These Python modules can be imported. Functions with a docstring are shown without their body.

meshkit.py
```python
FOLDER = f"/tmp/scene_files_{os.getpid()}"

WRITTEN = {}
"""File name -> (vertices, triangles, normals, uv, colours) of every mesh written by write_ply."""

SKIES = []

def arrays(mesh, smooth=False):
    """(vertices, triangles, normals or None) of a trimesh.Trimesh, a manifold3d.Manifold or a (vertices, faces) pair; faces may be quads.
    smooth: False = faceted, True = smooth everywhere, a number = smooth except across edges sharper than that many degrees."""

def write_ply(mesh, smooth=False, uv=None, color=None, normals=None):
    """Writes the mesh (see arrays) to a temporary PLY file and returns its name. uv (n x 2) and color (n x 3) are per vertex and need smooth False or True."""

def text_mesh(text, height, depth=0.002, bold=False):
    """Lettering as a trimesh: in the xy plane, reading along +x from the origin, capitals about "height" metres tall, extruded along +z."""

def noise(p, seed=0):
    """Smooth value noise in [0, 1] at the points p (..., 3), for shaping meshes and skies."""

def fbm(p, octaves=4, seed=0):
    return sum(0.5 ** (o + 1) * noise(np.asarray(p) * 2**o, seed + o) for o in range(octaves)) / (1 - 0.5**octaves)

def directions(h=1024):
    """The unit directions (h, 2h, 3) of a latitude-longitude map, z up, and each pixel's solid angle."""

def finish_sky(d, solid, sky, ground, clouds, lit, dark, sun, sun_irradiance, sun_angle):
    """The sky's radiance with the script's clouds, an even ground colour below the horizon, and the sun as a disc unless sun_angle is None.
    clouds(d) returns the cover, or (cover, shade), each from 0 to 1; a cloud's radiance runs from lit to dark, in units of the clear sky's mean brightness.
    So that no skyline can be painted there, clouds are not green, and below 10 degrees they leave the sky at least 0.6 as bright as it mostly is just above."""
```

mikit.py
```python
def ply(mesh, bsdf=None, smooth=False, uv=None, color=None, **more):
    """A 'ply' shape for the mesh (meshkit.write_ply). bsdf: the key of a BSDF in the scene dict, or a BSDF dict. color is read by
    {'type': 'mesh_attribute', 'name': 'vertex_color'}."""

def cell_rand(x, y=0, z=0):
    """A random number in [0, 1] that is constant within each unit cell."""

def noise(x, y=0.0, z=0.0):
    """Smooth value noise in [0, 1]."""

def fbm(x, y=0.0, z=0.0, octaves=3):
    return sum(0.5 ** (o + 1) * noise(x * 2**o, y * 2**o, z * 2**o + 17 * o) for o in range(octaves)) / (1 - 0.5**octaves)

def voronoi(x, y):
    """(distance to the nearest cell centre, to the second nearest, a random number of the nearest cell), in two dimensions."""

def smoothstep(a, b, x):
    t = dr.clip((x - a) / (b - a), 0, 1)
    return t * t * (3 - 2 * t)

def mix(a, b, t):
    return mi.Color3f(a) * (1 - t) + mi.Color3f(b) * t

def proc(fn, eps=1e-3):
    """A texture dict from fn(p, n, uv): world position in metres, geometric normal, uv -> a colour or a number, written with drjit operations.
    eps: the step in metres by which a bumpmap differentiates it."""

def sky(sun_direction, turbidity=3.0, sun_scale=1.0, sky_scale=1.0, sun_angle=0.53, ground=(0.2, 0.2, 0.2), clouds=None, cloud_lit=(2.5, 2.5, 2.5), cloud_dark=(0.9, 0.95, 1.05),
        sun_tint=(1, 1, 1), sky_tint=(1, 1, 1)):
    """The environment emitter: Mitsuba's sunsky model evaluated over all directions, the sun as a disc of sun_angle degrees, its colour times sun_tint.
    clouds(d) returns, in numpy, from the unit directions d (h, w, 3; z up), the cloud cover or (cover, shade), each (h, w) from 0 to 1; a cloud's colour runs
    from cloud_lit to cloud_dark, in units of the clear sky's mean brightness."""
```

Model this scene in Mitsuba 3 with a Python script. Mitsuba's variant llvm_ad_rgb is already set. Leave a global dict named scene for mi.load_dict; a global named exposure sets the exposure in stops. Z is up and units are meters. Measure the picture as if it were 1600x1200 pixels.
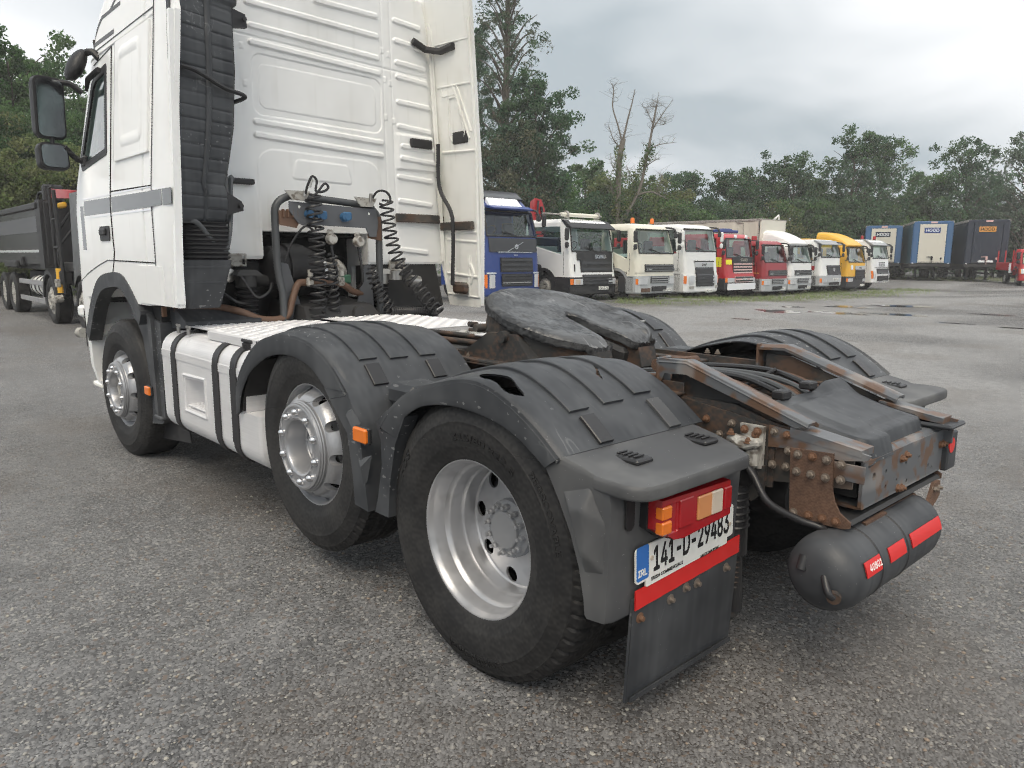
import math, random
import numpy as np, trimesh, manifold3d as m3, drjit as dr, mitsuba as mi
import mikit, meshkit
from mikit import noise, fbm, voronoi, cell_rand, smoothstep, mix
from shapely.geometry import Polygon, LineString
rng = np.random.default_rng(7)
random.seed(7)
scene, labels, used, prefix_used = {'type': 'scene'}, {}, set(), {}

# ---------------------------------------------------------------- camera, sky, exposure
CAM, YAW, PITCH, ROLL, FPX = np.array([-2.0, 2.88, 1.54]), -.7435, -.1687, .005, 1164.8
fw = np.array([math.cos(YAW) * math.cos(PITCH), math.sin(YAW) * math.cos(PITCH), math.sin(PITCH)])
_r = np.cross(fw, [0, 0, 1]); _r /= np.linalg.norm(_r); _u = np.cross(_r, fw)
up = -_r * math.sin(ROLL) + _u * math.cos(ROLL)
scene['camera'] = {'type': 'perspective', 'fov': 2 * math.degrees(math.atan(800 / FPX)), 'fov_axis': 'x', 'near_clip': 0.05, 'far_clip': 3000.0,
                   'to_world': mi.ScalarTransform4f().look_at(origin=CAM.tolist(), target=(CAM + fw).tolist(), up=up.tolist())}


def cloud_cover(d):
    z = np.maximum(d[..., 2], 0) + .22
    x, y = d[..., 0] / z, d[..., 1] / z
    w = meshkit.fbm(np.stack([x * .8, y * .8, 0 * x + 4.], -1), 3, 11) - .5
    n = meshkit.fbm(np.stack([x + w * 1.5, y - w * 1.5, 0 * x + 7.8], -1), 5, 3)
    n2 = meshkit.fbm(np.stack([x * .45 + 5, y * .45, 0 * x + 7.8], -1), 3, 8)
    return 1.0 + 0 * z, np.clip((n - .5) * 3.0 + (n2 - .5) * 3.4 + .42, 0, 1)


scene['sky'] = mikit.sky([-.35, .45, .8], turbidity=4, sun_scale=.30, sky_scale=1.0, sun_angle=40, clouds=cloud_cover,
                         cloud_lit=(1.68, 1.72, 1.76), cloud_dark=(.76, .88, .96), ground=(.12, .12, .12), sun_tint=(.94, 1.0, 1.08))
exposure = 2.65

# ---------------------------------------------------------------- helpers: naming


def numbered(k):
    if k not in used:
        used.add(k); return k
    i = prefix_used.get(k, 0) + 1
    while f'{k}_{i:03d}' in used:
        i += 1
    prefix_used[k] = i
    used.add(f'{k}_{i:03d}')
    return f'{k}_{i:03d}'


def thing(name, label, cat, group=None):
    k = numbered(name)
    labels[k] = {'label': label, 'category': cat}
    if group: labels[k]['group'] = group
    return k


def part(parent, name, mesh, mat, smooth=30, label=None, **more):
    if isinstance(mesh, (list, tuple)) and len(mesh) and hasattr(mesh[0], 'vertices'):
        return [part(parent, name, m_, mat, smooth, label, **more) for m_ in mesh][0]
    k = numbered((parent + '__' if parent else '') + name)
    scene[k] = mikit.ply(mesh, mat, smooth=smooth, **more)
    if label: labels[k] = {'label': label}
    return k


def inst(parent, name, d, T):
    k = numbered(parent + '__' + name)
    scene[k] = {**d, 'to_world': mi.ScalarTransform4f(np.asarray(T, float).tolist())}
    return k


def struct(name, mesh, mat, smooth=False, kind='structure', label=None, cat=None, **more):
    k = numbered(name)
    scene[k] = mikit.ply(mesh, mat, smooth=smooth, **more)
    labels[k] = {'kind': kind}
    if label: labels[k]['label'] = label
    if cat: labels[k]['category'] = cat
    return k


# ---------------------------------------------------------------- helpers: meshes
A = np.array


def cat(*ms): return trimesh.util.concatenate([m for m in ms if m is not None])


def tm(v, f):
    f = np.asarray(f)
    if f.shape[1] == 4: f = np.vstack([f[:, [0, 1, 2]], f[:, [0, 2, 3]]])
    return trimesh.Trimesh(np.asarray(v, float), f, process=False)


def hull(p): return trimesh.convex.convex_hull(np.asarray(p, float))


def box(c, s, b=.006, R=None):
    """chamfered box"""
    h = A(s, float) / 2; b = min(b, .45 * min(s)); P = []
    for sx in (-1, 1):
        for sy in (-1, 1):
            for sz in (-1, 1):
                for k in range(3):
                    q = h - b; q[k] = h[k]
                    P.append(q * A([sx, sy, sz]))
    m = hull(P)
    if R is not None: m.apply_transform(R)
    m.apply_translation(c)
    return m


def rot(axis, deg):
    T = trimesh.transformations.rotation_matrix(math.radians(deg), axis)
    return T


def trs(p, T=None):
    M = np.eye(4) if T is None else T.copy(); M[:3, 3] = p; return M


def frame(z, x=None):
    """4x4 with its z axis along z"""
    z = A(z, float); z /= np.linalg.norm(z)
    x = A([0, 0, 1.]) if x is None else A(x, float)
    if abs(x @ z) > .95: x = A([1., 0, 0])
    x = x - z * (x @ z); x /= np.linalg.norm(x)
    M = np.eye(4); M[:3, 0], M[:3, 1], M[:3, 2] = x, np.cross(z, x), z
    return M


def cyl(p0, p1, r0, r1=None, n=20):
    r1 = r0 if r1 is None else r1
    return tube([p0, p1], [r0, r1], n)


def smooth_path(P, k=6):
    P = A(P, float)
    if len(P) < 3: return P
    Q = np.vstack([2 * P[0] - P[1], P, 2 * P[-1] - P[-2]]); out = []
    for i in range(1, len(Q) - 2):
        for t in np.arange(k) / k:
            a, b, c, d = Q[i - 1:i + 3]
            out.append(.5 * (2 * b + (c - a) * t + (2 * a - 5 * b + 4 * c - d) * t * t + (3 * b - a - 3 * c + d) * t ** 3))
    return np.vstack([out, P[-1:]])


def tube(P, r, n=10, k=0, cap=True):
    P = smooth_path(P, k) if k else A(P, float)
    r = np.broadcast_to(np.interp(np.linspace(0, 1, len(P)), np.linspace(0, 1, np.size(r)), np.atleast_1d(r)), (len(P),))
    T = np.gradient(P, axis=0); T /= np.linalg.norm(T, axis=1, keepdims=True) + 1e-12
    a = A([0, 0, 1.]) if abs(T[0, 2]) < .9 else A([1., 0, 0])
    V = []
    t = np.arange(n) * 2 * np.pi / n
    for i in range(len(P)):
        a = a - T[i] * (a @ T[i]); a /= np.linalg.norm(a)
        b = np.cross(T[i], a)
        V.append(P[i] + r[i] * (np.cos(t)[:, None] * a + np.sin(t)[:, None] * b))
    return skin(V, True, cap)


def skin(rows, closed=True, cap=True):
    """quads between successive loops"""
    rows = A(rows, float); m, n = rows.shape[:2]
    V = rows.reshape(-1, 3); F = []
    i = np.arange(m - 1)[:, None] * n
    j = np.arange(n if closed else n - 1)[None, :]; j2 = (j + 1) % n
    q = np.stack([i + j, i + j2, i + n + j2, i + n + j], -1).reshape(-1, 4)
    F = np.vstack([q[:, [0, 1, 2]], q[:, [0, 2, 3]]])
    if cap and closed:
        V = np.vstack([V, rows[0].mean(0), rows[-1].mean(0)]); c = m * n
        jj = np.arange(n)
        F = np.vstack([F, np.stack([(jj + 1) % n, jj, 0 * jj + c], 1), np.stack([(m - 1) * n + jj, (m - 1) * n + (jj + 1) % n, 0 * jj + c + 1], 1)])
    m_ = trimesh.Trimesh(V, F, process=False)
    if closed and cap and m_.volume < 0: m_.invert()
    return m_


def lathe(prof, n=64, axis='y', closed_profile=False):
    """prof: (radius, position along the axis)"""
    t = np.arange(n) * 2 * np.pi / n
    prof = A(prof, float)
    if closed_profile: prof = np.vstack([prof, prof[:1]])
    rows = [np.stack([r * np.cos(t), 0 * t + y, r * np.sin(t)], 1) for r, y in prof]
    m = skin(rows, True, not closed_profile)
    if closed_profile:
        if m.volume < 0: m.invert()
    if axis == 'x': m.apply_transform(rot([0, 0, 1], -90))
    if axis == 'z': m.apply_transform(rot([1, 0, 0], 90))
    return m


def prism(poly, a, b, axis='y', bev=0.0):
    """polygon in (x,z) extruded along y from a to b (axis y), in (y,z) along x, or in (x,y) along z"""
    g = poly if hasattr(poly, 'exterior') else Polygon(poly)
    if not g.is_valid: g = g.buffer(0)
    if a > b: a, b = b, a
    if bev:
        ms = [trimesh.creation.extrude_polygon(g.buffer(-bev, join_style=1, quad_segs=3), b - a, engine='earcut'), trimesh.creation.extrude_polygon(g, b - a - 2 * bev, engine='earcut')]
        ms[1].apply_translation([0, 0, bev])
        try:
            m = trimesh.convex.convex_hull(cat(*ms)) if g.convex_hull.area < g.area * 1.001 else ms[1]
        except Exception:
            m = ms[1]
    else:
        m = trimesh.creation.extrude_polygon(g, b - a, engine='earcut')
    v = m.vertices.copy()
    if axis == 'y': v = np.stack([v[:, 0], a + v[:, 2], v[:, 1]], 1)
    elif axis == 'x': v = np.stack([a + v[:, 2], v[:, 0], v[:, 1]], 1)
    else: v = np.stack([v[:, 0], v[:, 1], a + v[:, 2]], 1)
    m = trimesh.Trimesh(v, m.faces, process=True)
    if m.volume < 0: m.invert()
    return m


def sheet(G, th=.004, flip=False):
    """closed thin solid from a grid (n,m,3) of points"""
    G = A(G, float)
    du, dv = np.gradient(G, axis=0), np.gradient(G, axis=1)
    N = np.cross(du, dv); N /= np.linalg.norm(N, axis=-1, keepdims=True) + 1e-12
    if flip: N = -N
    B = G - N * th
    n, m = G.shape[:2]
    idx = np.arange(n * m).reshape(n, m)
    q = np.stack([idx[:-1, :-1], idx[1:, :-1], idx[1:, 1:], idx[:-1, 1:]], -1).reshape(-1, 4)
    if flip: q = q[:, ::-1]
    edge = np.concatenate([idx[0, :], idx[1:, -1], idx[-1, -2::-1], idx[-2:0, 0]])
    e2 = np.roll(edge, -1); o = n * m
    side = np.stack([edge, e2, e2 + o, edge + o], 1)
    if flip: side = side[:, ::-1]
    return tm(np.vstack([G.reshape(-1, 3), B.reshape(-1, 3)]), np.vstack([q, q[:, ::-1] + o, side]))


def to_m3(m):
    m = trimesh.Trimesh(m.vertices, m.faces, process=True); m.merge_vertices()
    return m3.Manifold(m3.Mesh(m.vertices.astype(np.float32), m.faces.astype(np.uint32)))


def from_m3(M):
    q = M.to_mesh(); return trimesh.Trimesh(q.vert_properties[:, :3], q.tri_verts, process=False)


def cut(m, *holes):
    M = to_m3(m) if not isinstance(m, m3.Manifold) else m
    for h in holes: M = M - (to_m3(h) if not isinstance(h, m3.Manifold) else h)
    return from_m3(M)


def text(s, height, o, right, upv, depth=.002, width=None, bold=True):
    """lettering whose middle sits at o"""
    m = meshkit.text_mesh(s, height, depth, bold)
    b = m.bounds; m.apply_translation([-(b[0][0] + b[1][0]) / 2, -height / 2, 0])
    if width: m.apply_scale([width / (b[1][0] - b[0][0]), 1, 1])
    right, upv = A(right, float), A(upv, float)
    right /= np.linalg.norm(right); n = np.cross(right, upv); n /= np.linalg.norm(n); upv = np.cross(n, right)
    M = np.eye(4); M[:3, 0], M[:3, 1], M[:3, 2], M[:3, 3] = right, upv, n, o
    m.apply_transform(M)
    return m


def rrect(w, h, r, n=5):
    """rounded rectangle, centred"""
    P = []
    for cx, cy, a0 in ((w / 2 - r, h / 2 - r, 0), (-w / 2 + r, h / 2 - r, 90), (-w / 2 + r, -h / 2 + r, 180), (w / 2 - r, -h / 2 + r, 270)):
        for a in np.radians(np.linspace(a0, a0 + 90, n)):
            P.append((cx + r * math.cos(a), cy + r * math.sin(a)))
    return A(P)


def slab(poly2, o, right, upv, th, bev=0):
    """flat plate of outline poly2 (in right/up coordinates) standing on o, thickness along right x up"""
    g = poly2 if hasattr(poly2, 'exterior') else Polygon(poly2)
    m = trimesh.creation.extrude_polygon(g, th, engine='earcut')
    right, upv = A(right, float), A(upv, float); right /= np.linalg.norm(right)
    n = np.cross(right, upv); n /= np.linalg.norm(n); upv = np.cross(n, right)
    M = np.eye(4); M[:3, 0], M[:3, 1], M[:3, 2], M[:3, 3] = right, upv, n, o
    m.apply_transform(M)
    return m


def helix(path, r, pitch, wire, n=7, per=12):
    P = smooth_path(path, 12)
    d = np.r_[0, np.cumsum(np.linalg.norm(np.diff(P, axis=0), axis=1))]
    turns = d[-1] / pitch; N = int(turns * per) + 2
    s = np.linspace(0, d[-1], N)
    C = np.stack([np.interp(s, d, P[:, k]) for k in range(3)], 1)
    T = np.gradient(C, axis=0); T /= np.linalg.norm(T, axis=1, keepdims=True)
    a = A([1., 0, 0]); V = []
    for i in range(N):
        a = a - T[i] * (a @ T[i]); a /= np.linalg.norm(a); b = np.cross(T[i], a)
        ph = 2 * np.pi * s[i] / pitch
        V.append(C[i] + r * (math.cos(ph) * a + math.sin(ph) * b))
    return tube(V, wire, n)


def bellows(p0, p1, r, k, dr_=.008, n=24):
    p0, p1 = A(p0, float), A(p1, float); L = np.linalg.norm(p1 - p0)
    s = np.linspace(0, L, k * 6 + 1)
    m = lathe([(r + dr_ * math.cos(2 * math.pi * k * x / L), x) for x in s], n, 'z')
    m.apply_transform(trs(p0, frame(p1 - p0)))
    return m


# ---------------------------------------------------------------- materials
def P_(base, rough=.5, metal=0., **k):
    b = {'type': 'rgb', 'value': list(base)} if isinstance(base, (tuple, list)) else mikit.proc(base)
    r_ = rough if isinstance(rough, float) else mikit.proc(rough)
    return {'type': 'principled', 'base_color': b, 'roughness': r_, 'metallic': metal, **k}


def M(name, d, two=True):
    scene[name] = {'type': 'twosided', 'bsdf': d} if two else d
    return name


def f_white(p, n, uv):
    a = fbm(p.x * 3, p.y * 3, p.z * 1.2, 3)
    s = noise(p.x * 26, p.y * 26, p.z * 2.2)
    return mix((.79, .80, .795), (.64, .64, .615), smoothstep(.5, .8, a) * .4 + smoothstep(.70, .95, s) * .26)


def f_cream(p, n, uv):
    a = fbm(p.x * 5, p.y * 5, p.z * 1.5, 3)
    s = noise(p.x * 30, p.y * 30, p.z * 2)
    return mix((.77, .775, .745), (.52, .50, .43), smoothstep(.52, .78, a) * .4 + smoothstep(.7, .95, s) * .3)


def f_plastic(p, n, uv):
    a = fbm(p.x * 4, p.y * 4, p.z * 4, 4)
    sp = noise(p.x * 160, p.y * 160, p.z * 160)
    run = noise(p.x * 3 + p.y * 55, p.z * 2.5, p.x * 20)
    scr = smoothstep(.035, .0, dr.abs(fbm(p.x * 6 + p.z * 3, p.y * 21, p.z * 9, 2) - .5)) * smoothstep(.62, .75, noise(p.x * 5, p.y * 5 + 3, p.z * 5))
    spl = smoothstep(.80, .86, noise(p.x * 60, p.y * 60, p.z * 60)) * smoothstep(.55, .7, noise(p.x * 4 + 2, p.y * 4, p.z * 4))
    c = mix((.030, .033, .038), (.066, .070, .076), smoothstep(.35, .75, a * .85 + run * .15))
    return c + .05 * scr * smoothstep(.55, .7, a) + .10 * spl + .14 * smoothstep(.94, .99, sp) * smoothstep(.35, .6, a)


def f_faded(p, n, uv):
    a = fbm(p.x * 7, p.y * 7, p.z * 3, 4)
    s = noise(p.x * 14 + 3, p.y * 14, p.z * 3)
    sp = noise(p.x * 150, p.y * 150, p.z * 150)
    return mix((.062, .064, .068), (.155, .156, .154), smoothstep(.36, .74, a * .35 + .65 * fbm(p.x * 3.1 + 4, p.y * 3.1, p.z * 3.1, 2))) + .1 * smoothstep(.92, .99, sp)


def f_rust(p, n, uv):
    a = fbm(p.x * 8, p.y * 8, p.z * 8, 4)
    b = fbm(p.x * 60, p.y * 60, p.z * 60, 2)
    c = mix((.034, .034, .034), (.095, .058, .040), smoothstep(.40, .66, a * .7 + b * .3))
    return mix(c, (.16, .145, .125), smoothstep(.6, .8, noise(p.x * 5 + 7, p.y * 5, p.z * 5)) * .35)


def f_rust2(p, n, uv):
    a = fbm(p.x * 9, p.y * 9, p.z * 9, 3)
    b = noise(p.x * 190, p.y * 190, p.z * 190)
    return mix((.075, .046, .034), (.15, .085, .055), a) * (.65 + .6 * b)


def f_worn(p, n, uv):
    """worn painted steel: grey paint, bare light streaks and rust"""
    a = fbm(p.x * 10, p.y * 14, p.z * 10, 4)
    b = noise(p.x * 40, p.y * 40, p.z * 40)
    c = mix((.10, .106, .115), (.115, .068, .045), smoothstep(.47, .60, a * .8 + b * .2))
    return mix(c, (.27, .265, .26), smoothstep(.6, .85, noise(p.x * 9 + 5, p.y * 9, p.z * 9)) * .5)


def f_rubber(p, n, uv):
    a = fbm(p.x * 5, p.y * 5, p.z * 5, 3)
    b = noise(p.x * 90, p.y * 90, p.z * 90)
    return mix((.014, .014, .015), (.036, .035, .034), smoothstep(.3, .8, a * .7 + b * .3))


def f_grease(p, n, uv):
    a = fbm(p.x * 7, p.y * 7, p.z * 7, 4)
    scr = smoothstep(.05, .0, dr.abs(fbm(p.x * 5, p.y * 16, 3., 3) - .5)) * smoothstep(.5, .7, noise(p.x * 6, p.y * 6, 1.))
    return mix((.020, .021, .023), (.075, .078, .082), smoothstep(.38, .62, a * .75 + .25 * noise(p.x * 60, p.y * 90, p.z * 60))) + .09 * scr


def f_grease_r(p, n, uv):
    return .22 + .36 * fbm(p.x * 14, p.y * 14, p.z * 14, 2)


def f_grease_b(p, n, uv):
    return fbm(p.x * 18, p.y * 30, p.z * 18, 4)


def f_tank(p, n, uv):
    s = noise(p.x * 3, p.y * 3, p.z * 240)
    a = fbm(p.x * 5, p.y * 5, p.z * 5, 3)
    return mix((.80, .80, .81), (.60, .60, .61), a * .55 + s * .3)


def f_silver(p, n, uv):
    a = fbm(p.x * 14, p.y * 14, p.z * 14, 3)
    return mix((.47, .475, .49), (.38, .385, .395), smoothstep(.45, .8, a))


def f_cast(p, n, uv):
    a = fbm(p.x * 30, p.y * 30, p.z * 30, 3)
    return mix((.44, .43, .40), (.16, .14, .12), smoothstep(.45, .7, a))


def stones(p, k, o):
    """distance to the nearest stone's centre and its random number, the stones of one size"""
    w = .30 * noise(p.x * k * .9 + o, p.y * k * .9, 7.)
    d1, d2, c = voronoi(p.x * k + o + w, p.y * k - w)
    return d1, c


def f_ground(p, n, uv):
    big = fbm(p.x * .32, p.y * .32, 2.2, 4)
    mid = fbm(p.x * 2.3, p.y * 2.3, 5.1, 3)
    blot = noise(p.x * 13, p.y * 13, 2.)
    col = mix((.036, .036, .037), (.066, .066, .067), blot)
    for k, o, cover in ((118., 3., .95), (76., 11., .85), (52., 29., .62)):
        d1, c = stones(p, k, o)
        tone = mix((.074, .0745, .076), (.286, .287, .292), c / cover * .8 + (mid - .5) * .35 + (blot - .5) * .25 + .04)
        tone = mix(tone, (.40, .385, .355), smoothstep(.88 * cover, .97 * cover, c) * .7)
        tone = mix(tone, (.19, .145, .115), smoothstep(.05, .02, c) * .7)
        col = mix(col, tone, smoothstep(.54, .40, d1) * smoothstep(cover, cover - .02, c))
    col = col * (.78 + .46 * big) * (1 - .26 * smoothstep(.56, .74, fbm(p.x * .22 + 9, p.y * .5, 1.5, 3)))
    open_ = smoothstep(3, 8, -p.y) * smoothstep(.34, .58, big) * smoothstep(17.5, 13, p.x)
    col = mix(col, (.33, .33, .33), open_ * (.25 + .5 * noise(p.x * 17, p.y * 17, 3.)))
    st = fbm(p.x * .9 + 3, p.y * .9, 8., 3)
    col = mix(col, (.115, .093, .072), smoothstep(.53, .72, st) * .24)
    row = smoothstep(1.7, .3, dr.abs(p.x - 13.6 + .6 * (mid - .5) * 4)) * smoothstep(15, 18, -p.y) * smoothstep(41, 36, -p.y)
    return mix(col, (.105, .11, .055), row * smoothstep(.35, .6, mid) * .75)


def f_ground_b(p, n, uv):
    h = mi.Float(0)
    for k, o, cover in ((76., 11., .85), (52., 29., .62)):
        d1, c = stones(p, k, o)
        h = dr.maximum(h, smoothstep(.6, .15, d1) * smoothstep(cover, cover - .02, c) * (.5 + .5 * c / cover) * (76. / k))
    return h


def f_ground_r(p, n, uv):
    return .34 + .3 * fbm(p.x * .5, p.y * .5, 3.3, 3)


M('m_ground', {'type': 'bumpmap', 'tex': mikit.proc(f_ground_b, eps=.0015), 'scale': .0075, 'bsdf': P_(f_ground, f_ground_r, specular=.45)})
M('m_puddle', P_((.045, .042, .04), .025, specular=.6))
M('m_white', P_(f_white, .22, clearcoat=.6, clearcoat_gloss=.92))
M('m_cream', P_(f_cream, .45))
M('m_plastic', P_(f_plastic, .48, specular=.45))
M('m_faded', P_(f_faded, .55, specular=.4))
M('m_rust', P_(f_rust, .6))
M('m_rustplate', P_(f_rust2, .75))
M('m_worn', P_(f_worn, .42, specular=.5))
M('m_rubber', P_(f_rubber, .62, specular=.35))
M('m_grease', {'type': 'bumpmap', 'tex': mikit.proc(f_grease_b, eps=.004), 'scale': .012, 'bsdf': P_(f_grease, f_grease_r, specular=.6)})
M('m_tank', P_(f_tank, .45, .35))
M('m_silver', P_(f_silver, .34, .65))
M('m_cast', P_(f_cast, .6, .3))
M('m_black', P_((.02, .02, .022), .5))
M('m_dark', P_((.012, .012, .013), .7))
M('m_grey', P_((.10, .105, .115), .5))
M('m_chassis', P_((.028, .028, .029), .6))
M('m_chrome', P_((.75, .75, .76), .12, 1.))
M('m_steel', P_((.45, .44, .42), .35, .9))
M('m_bolt', P_((.22, .185, .155), .5, .55))
M('m_boltrust', P_((.16, .085, .05), .65, .2))
M('m_rim', P_((.40, .405, .42), .32, .65))
M('m_hub', P_((.22, .225, .235), .45))
M('m_red', P_((.34, .008, .012), .12, clearcoat=.8))
M('m_redtape', P_((.62, .02, .018), .35))
M('m_amber', P_((.72, .17, .012), .18, clearcoat=.8))
M('m_clear', P_((.55, .47, .38), .15, clearcoat=.8))
M('m_orangel', P_((.58, .24, .09), .18, clearcoat=.8))
M('m_platewhite', P_((.78, .78, .74), .35))
M('m_plateblue', P_((.03, .15, .48), .35))
M('m_ink', P_((.012, .012, .013), .4))
M('m_bluesock', P_((.035, .11, .22), .4))
M('m_hose', P_((.022, .022, .024), .38))
M('m_rubberhose', P_((.035, .034, .034), .55))
M('m_greytube', P_((.075, .08, .085), .42, .2))
M('m_brown', P_((.13, .075, .05), .6))
M('m_stripe', P_((.085, .095, .105), .12, clearcoat=1., clearcoat_gloss=.97))
M('m_mirror', {'type': 'roughconductor', 'alpha': .02, 'specular_reflectance': {'type': 'rgb', 'value': [.8, .82, .83]}})
M('m_glass', {'type': 'thindielectric', 'int_ior': 1.5, 'specular_transmittance': {'type': 'rgb', 'value': [.62, .74, .72]}}, two=False)
M('m_greenpaint', P_((.06, .16, .10), .5))
M('m_seat', P_((.05, .05, .055), .8))
# ---------------------------------------------------------------- the yard
def zg(x, y):
    """the yard dips a little under the parked row"""
    return -.22 * ss(-20, -28, np.asarray(y, float)) * ss(-54, -45, np.asarray(y, float)) * ss(6, 12, np.asarray(x, float))


def ss(a, b, x):
    t = np.clip((x - a) / (b - a), 0, 1); return t * t * (3 - 2 * t)


gxs = np.r_[-140, -80, -40, np.arange(-20, 41, 1.), 60, 100, 140]; gys = np.r_[-140, -120, -80, np.arange(-60, 21, 1.), 40, 100, 140]
gX, gY = np.meshgrid(gxs, gys, indexing='ij'); gi = np.arange(gX.size).reshape(gX.shape)
def blob(cx, cy, rx, ry, seed):
    a = np.linspace(0, 2 * np.pi, 60, endpoint=False); q = np.stack([np.cos(a) * 1.6 + seed, np.sin(a) * 1.6, 0 * a], -1)
    k = .25 + 1.5 * meshkit.fbm(q, 4, seed)
    return Polygon(np.stack([cx + rx * k * np.cos(a), cy + ry * k * np.sin(a)], 1)).buffer(0)


for i, (cx, cy, rx, ry) in enumerate(((8.9, -17.9, 1.0, .7), (7.6, -18.4, 1.2, .65), (6.1, -19.2, 1.0, .5), (9.6, -20.0, .5, .5), (8.1, -14.4, .35, .2), (8.4, -21.6, .9, .6), (7.7, -23.4, 1.2, .6), (4.3, -21.3, .7, .3), (4.0, -17.3, .5, .15), (2.6, -17.0, .5, .2), (1.2, -14.5, .4, .12))):
    g_ = blob(cx, cy, .8 * rx, .75 * ry, i + 3)
    for g1 in getattr(g_, 'geoms', [g_]):
        v2, f2 = trimesh.creation.triangulate_polygon(g1, engine='earcut')
        struct('puddle', trimesh.Trimesh(np.column_stack([v2, np.full(len(v2), .005)]), f2, process=False), 'm_puddle')
struct('ground', tm(np.stack([gX, gY, zg(gX, gY)], -1).reshape(-1, 3), np.stack([gi[:-1, :-1], gi[1:, :-1], gi[1:, 1:], gi[:-1, 1:]], -1).reshape(-1, 4)), 'm_ground', True)

# ================================================================ the white tractor unit (x forward, y to its left)
T_ = thing('tractor_unit', 'large white tractor unit with bare chassis and fifth wheel, in the foreground', 'truck')


def tp(name, mesh, mat, smooth=30, sub=None, label=None):
    return part(sub or T_, name, mesh, mat, smooth, label)


def sc_hw(z):
    z = np.asarray(z, float)
    return 1.25 - .085 * np.maximum(0, z - 1.9) - .25 * np.maximum(0, z - 3.3) ** 1.6


def sc_xf(z):
    return np.interp(z, [0, 1.2, 2.1, 2.6, 3.05, 3.3, 3.5, 3.62, 3.7], [5.56, 5.56, 5.5, 5.26, 5.03, 4.86, 4.6, 4.3, 3.9])


CA, CB = .42, .34                                    # the rounded front corner


def ys(x, z):
    xs = sc_xf(z) - CA
    t = np.clip((np.asarray(x) - xs) / CA, 0, .999)
    return sc_hw(z) - CB * (1 - np.sqrt(1 - t * t))


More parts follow.
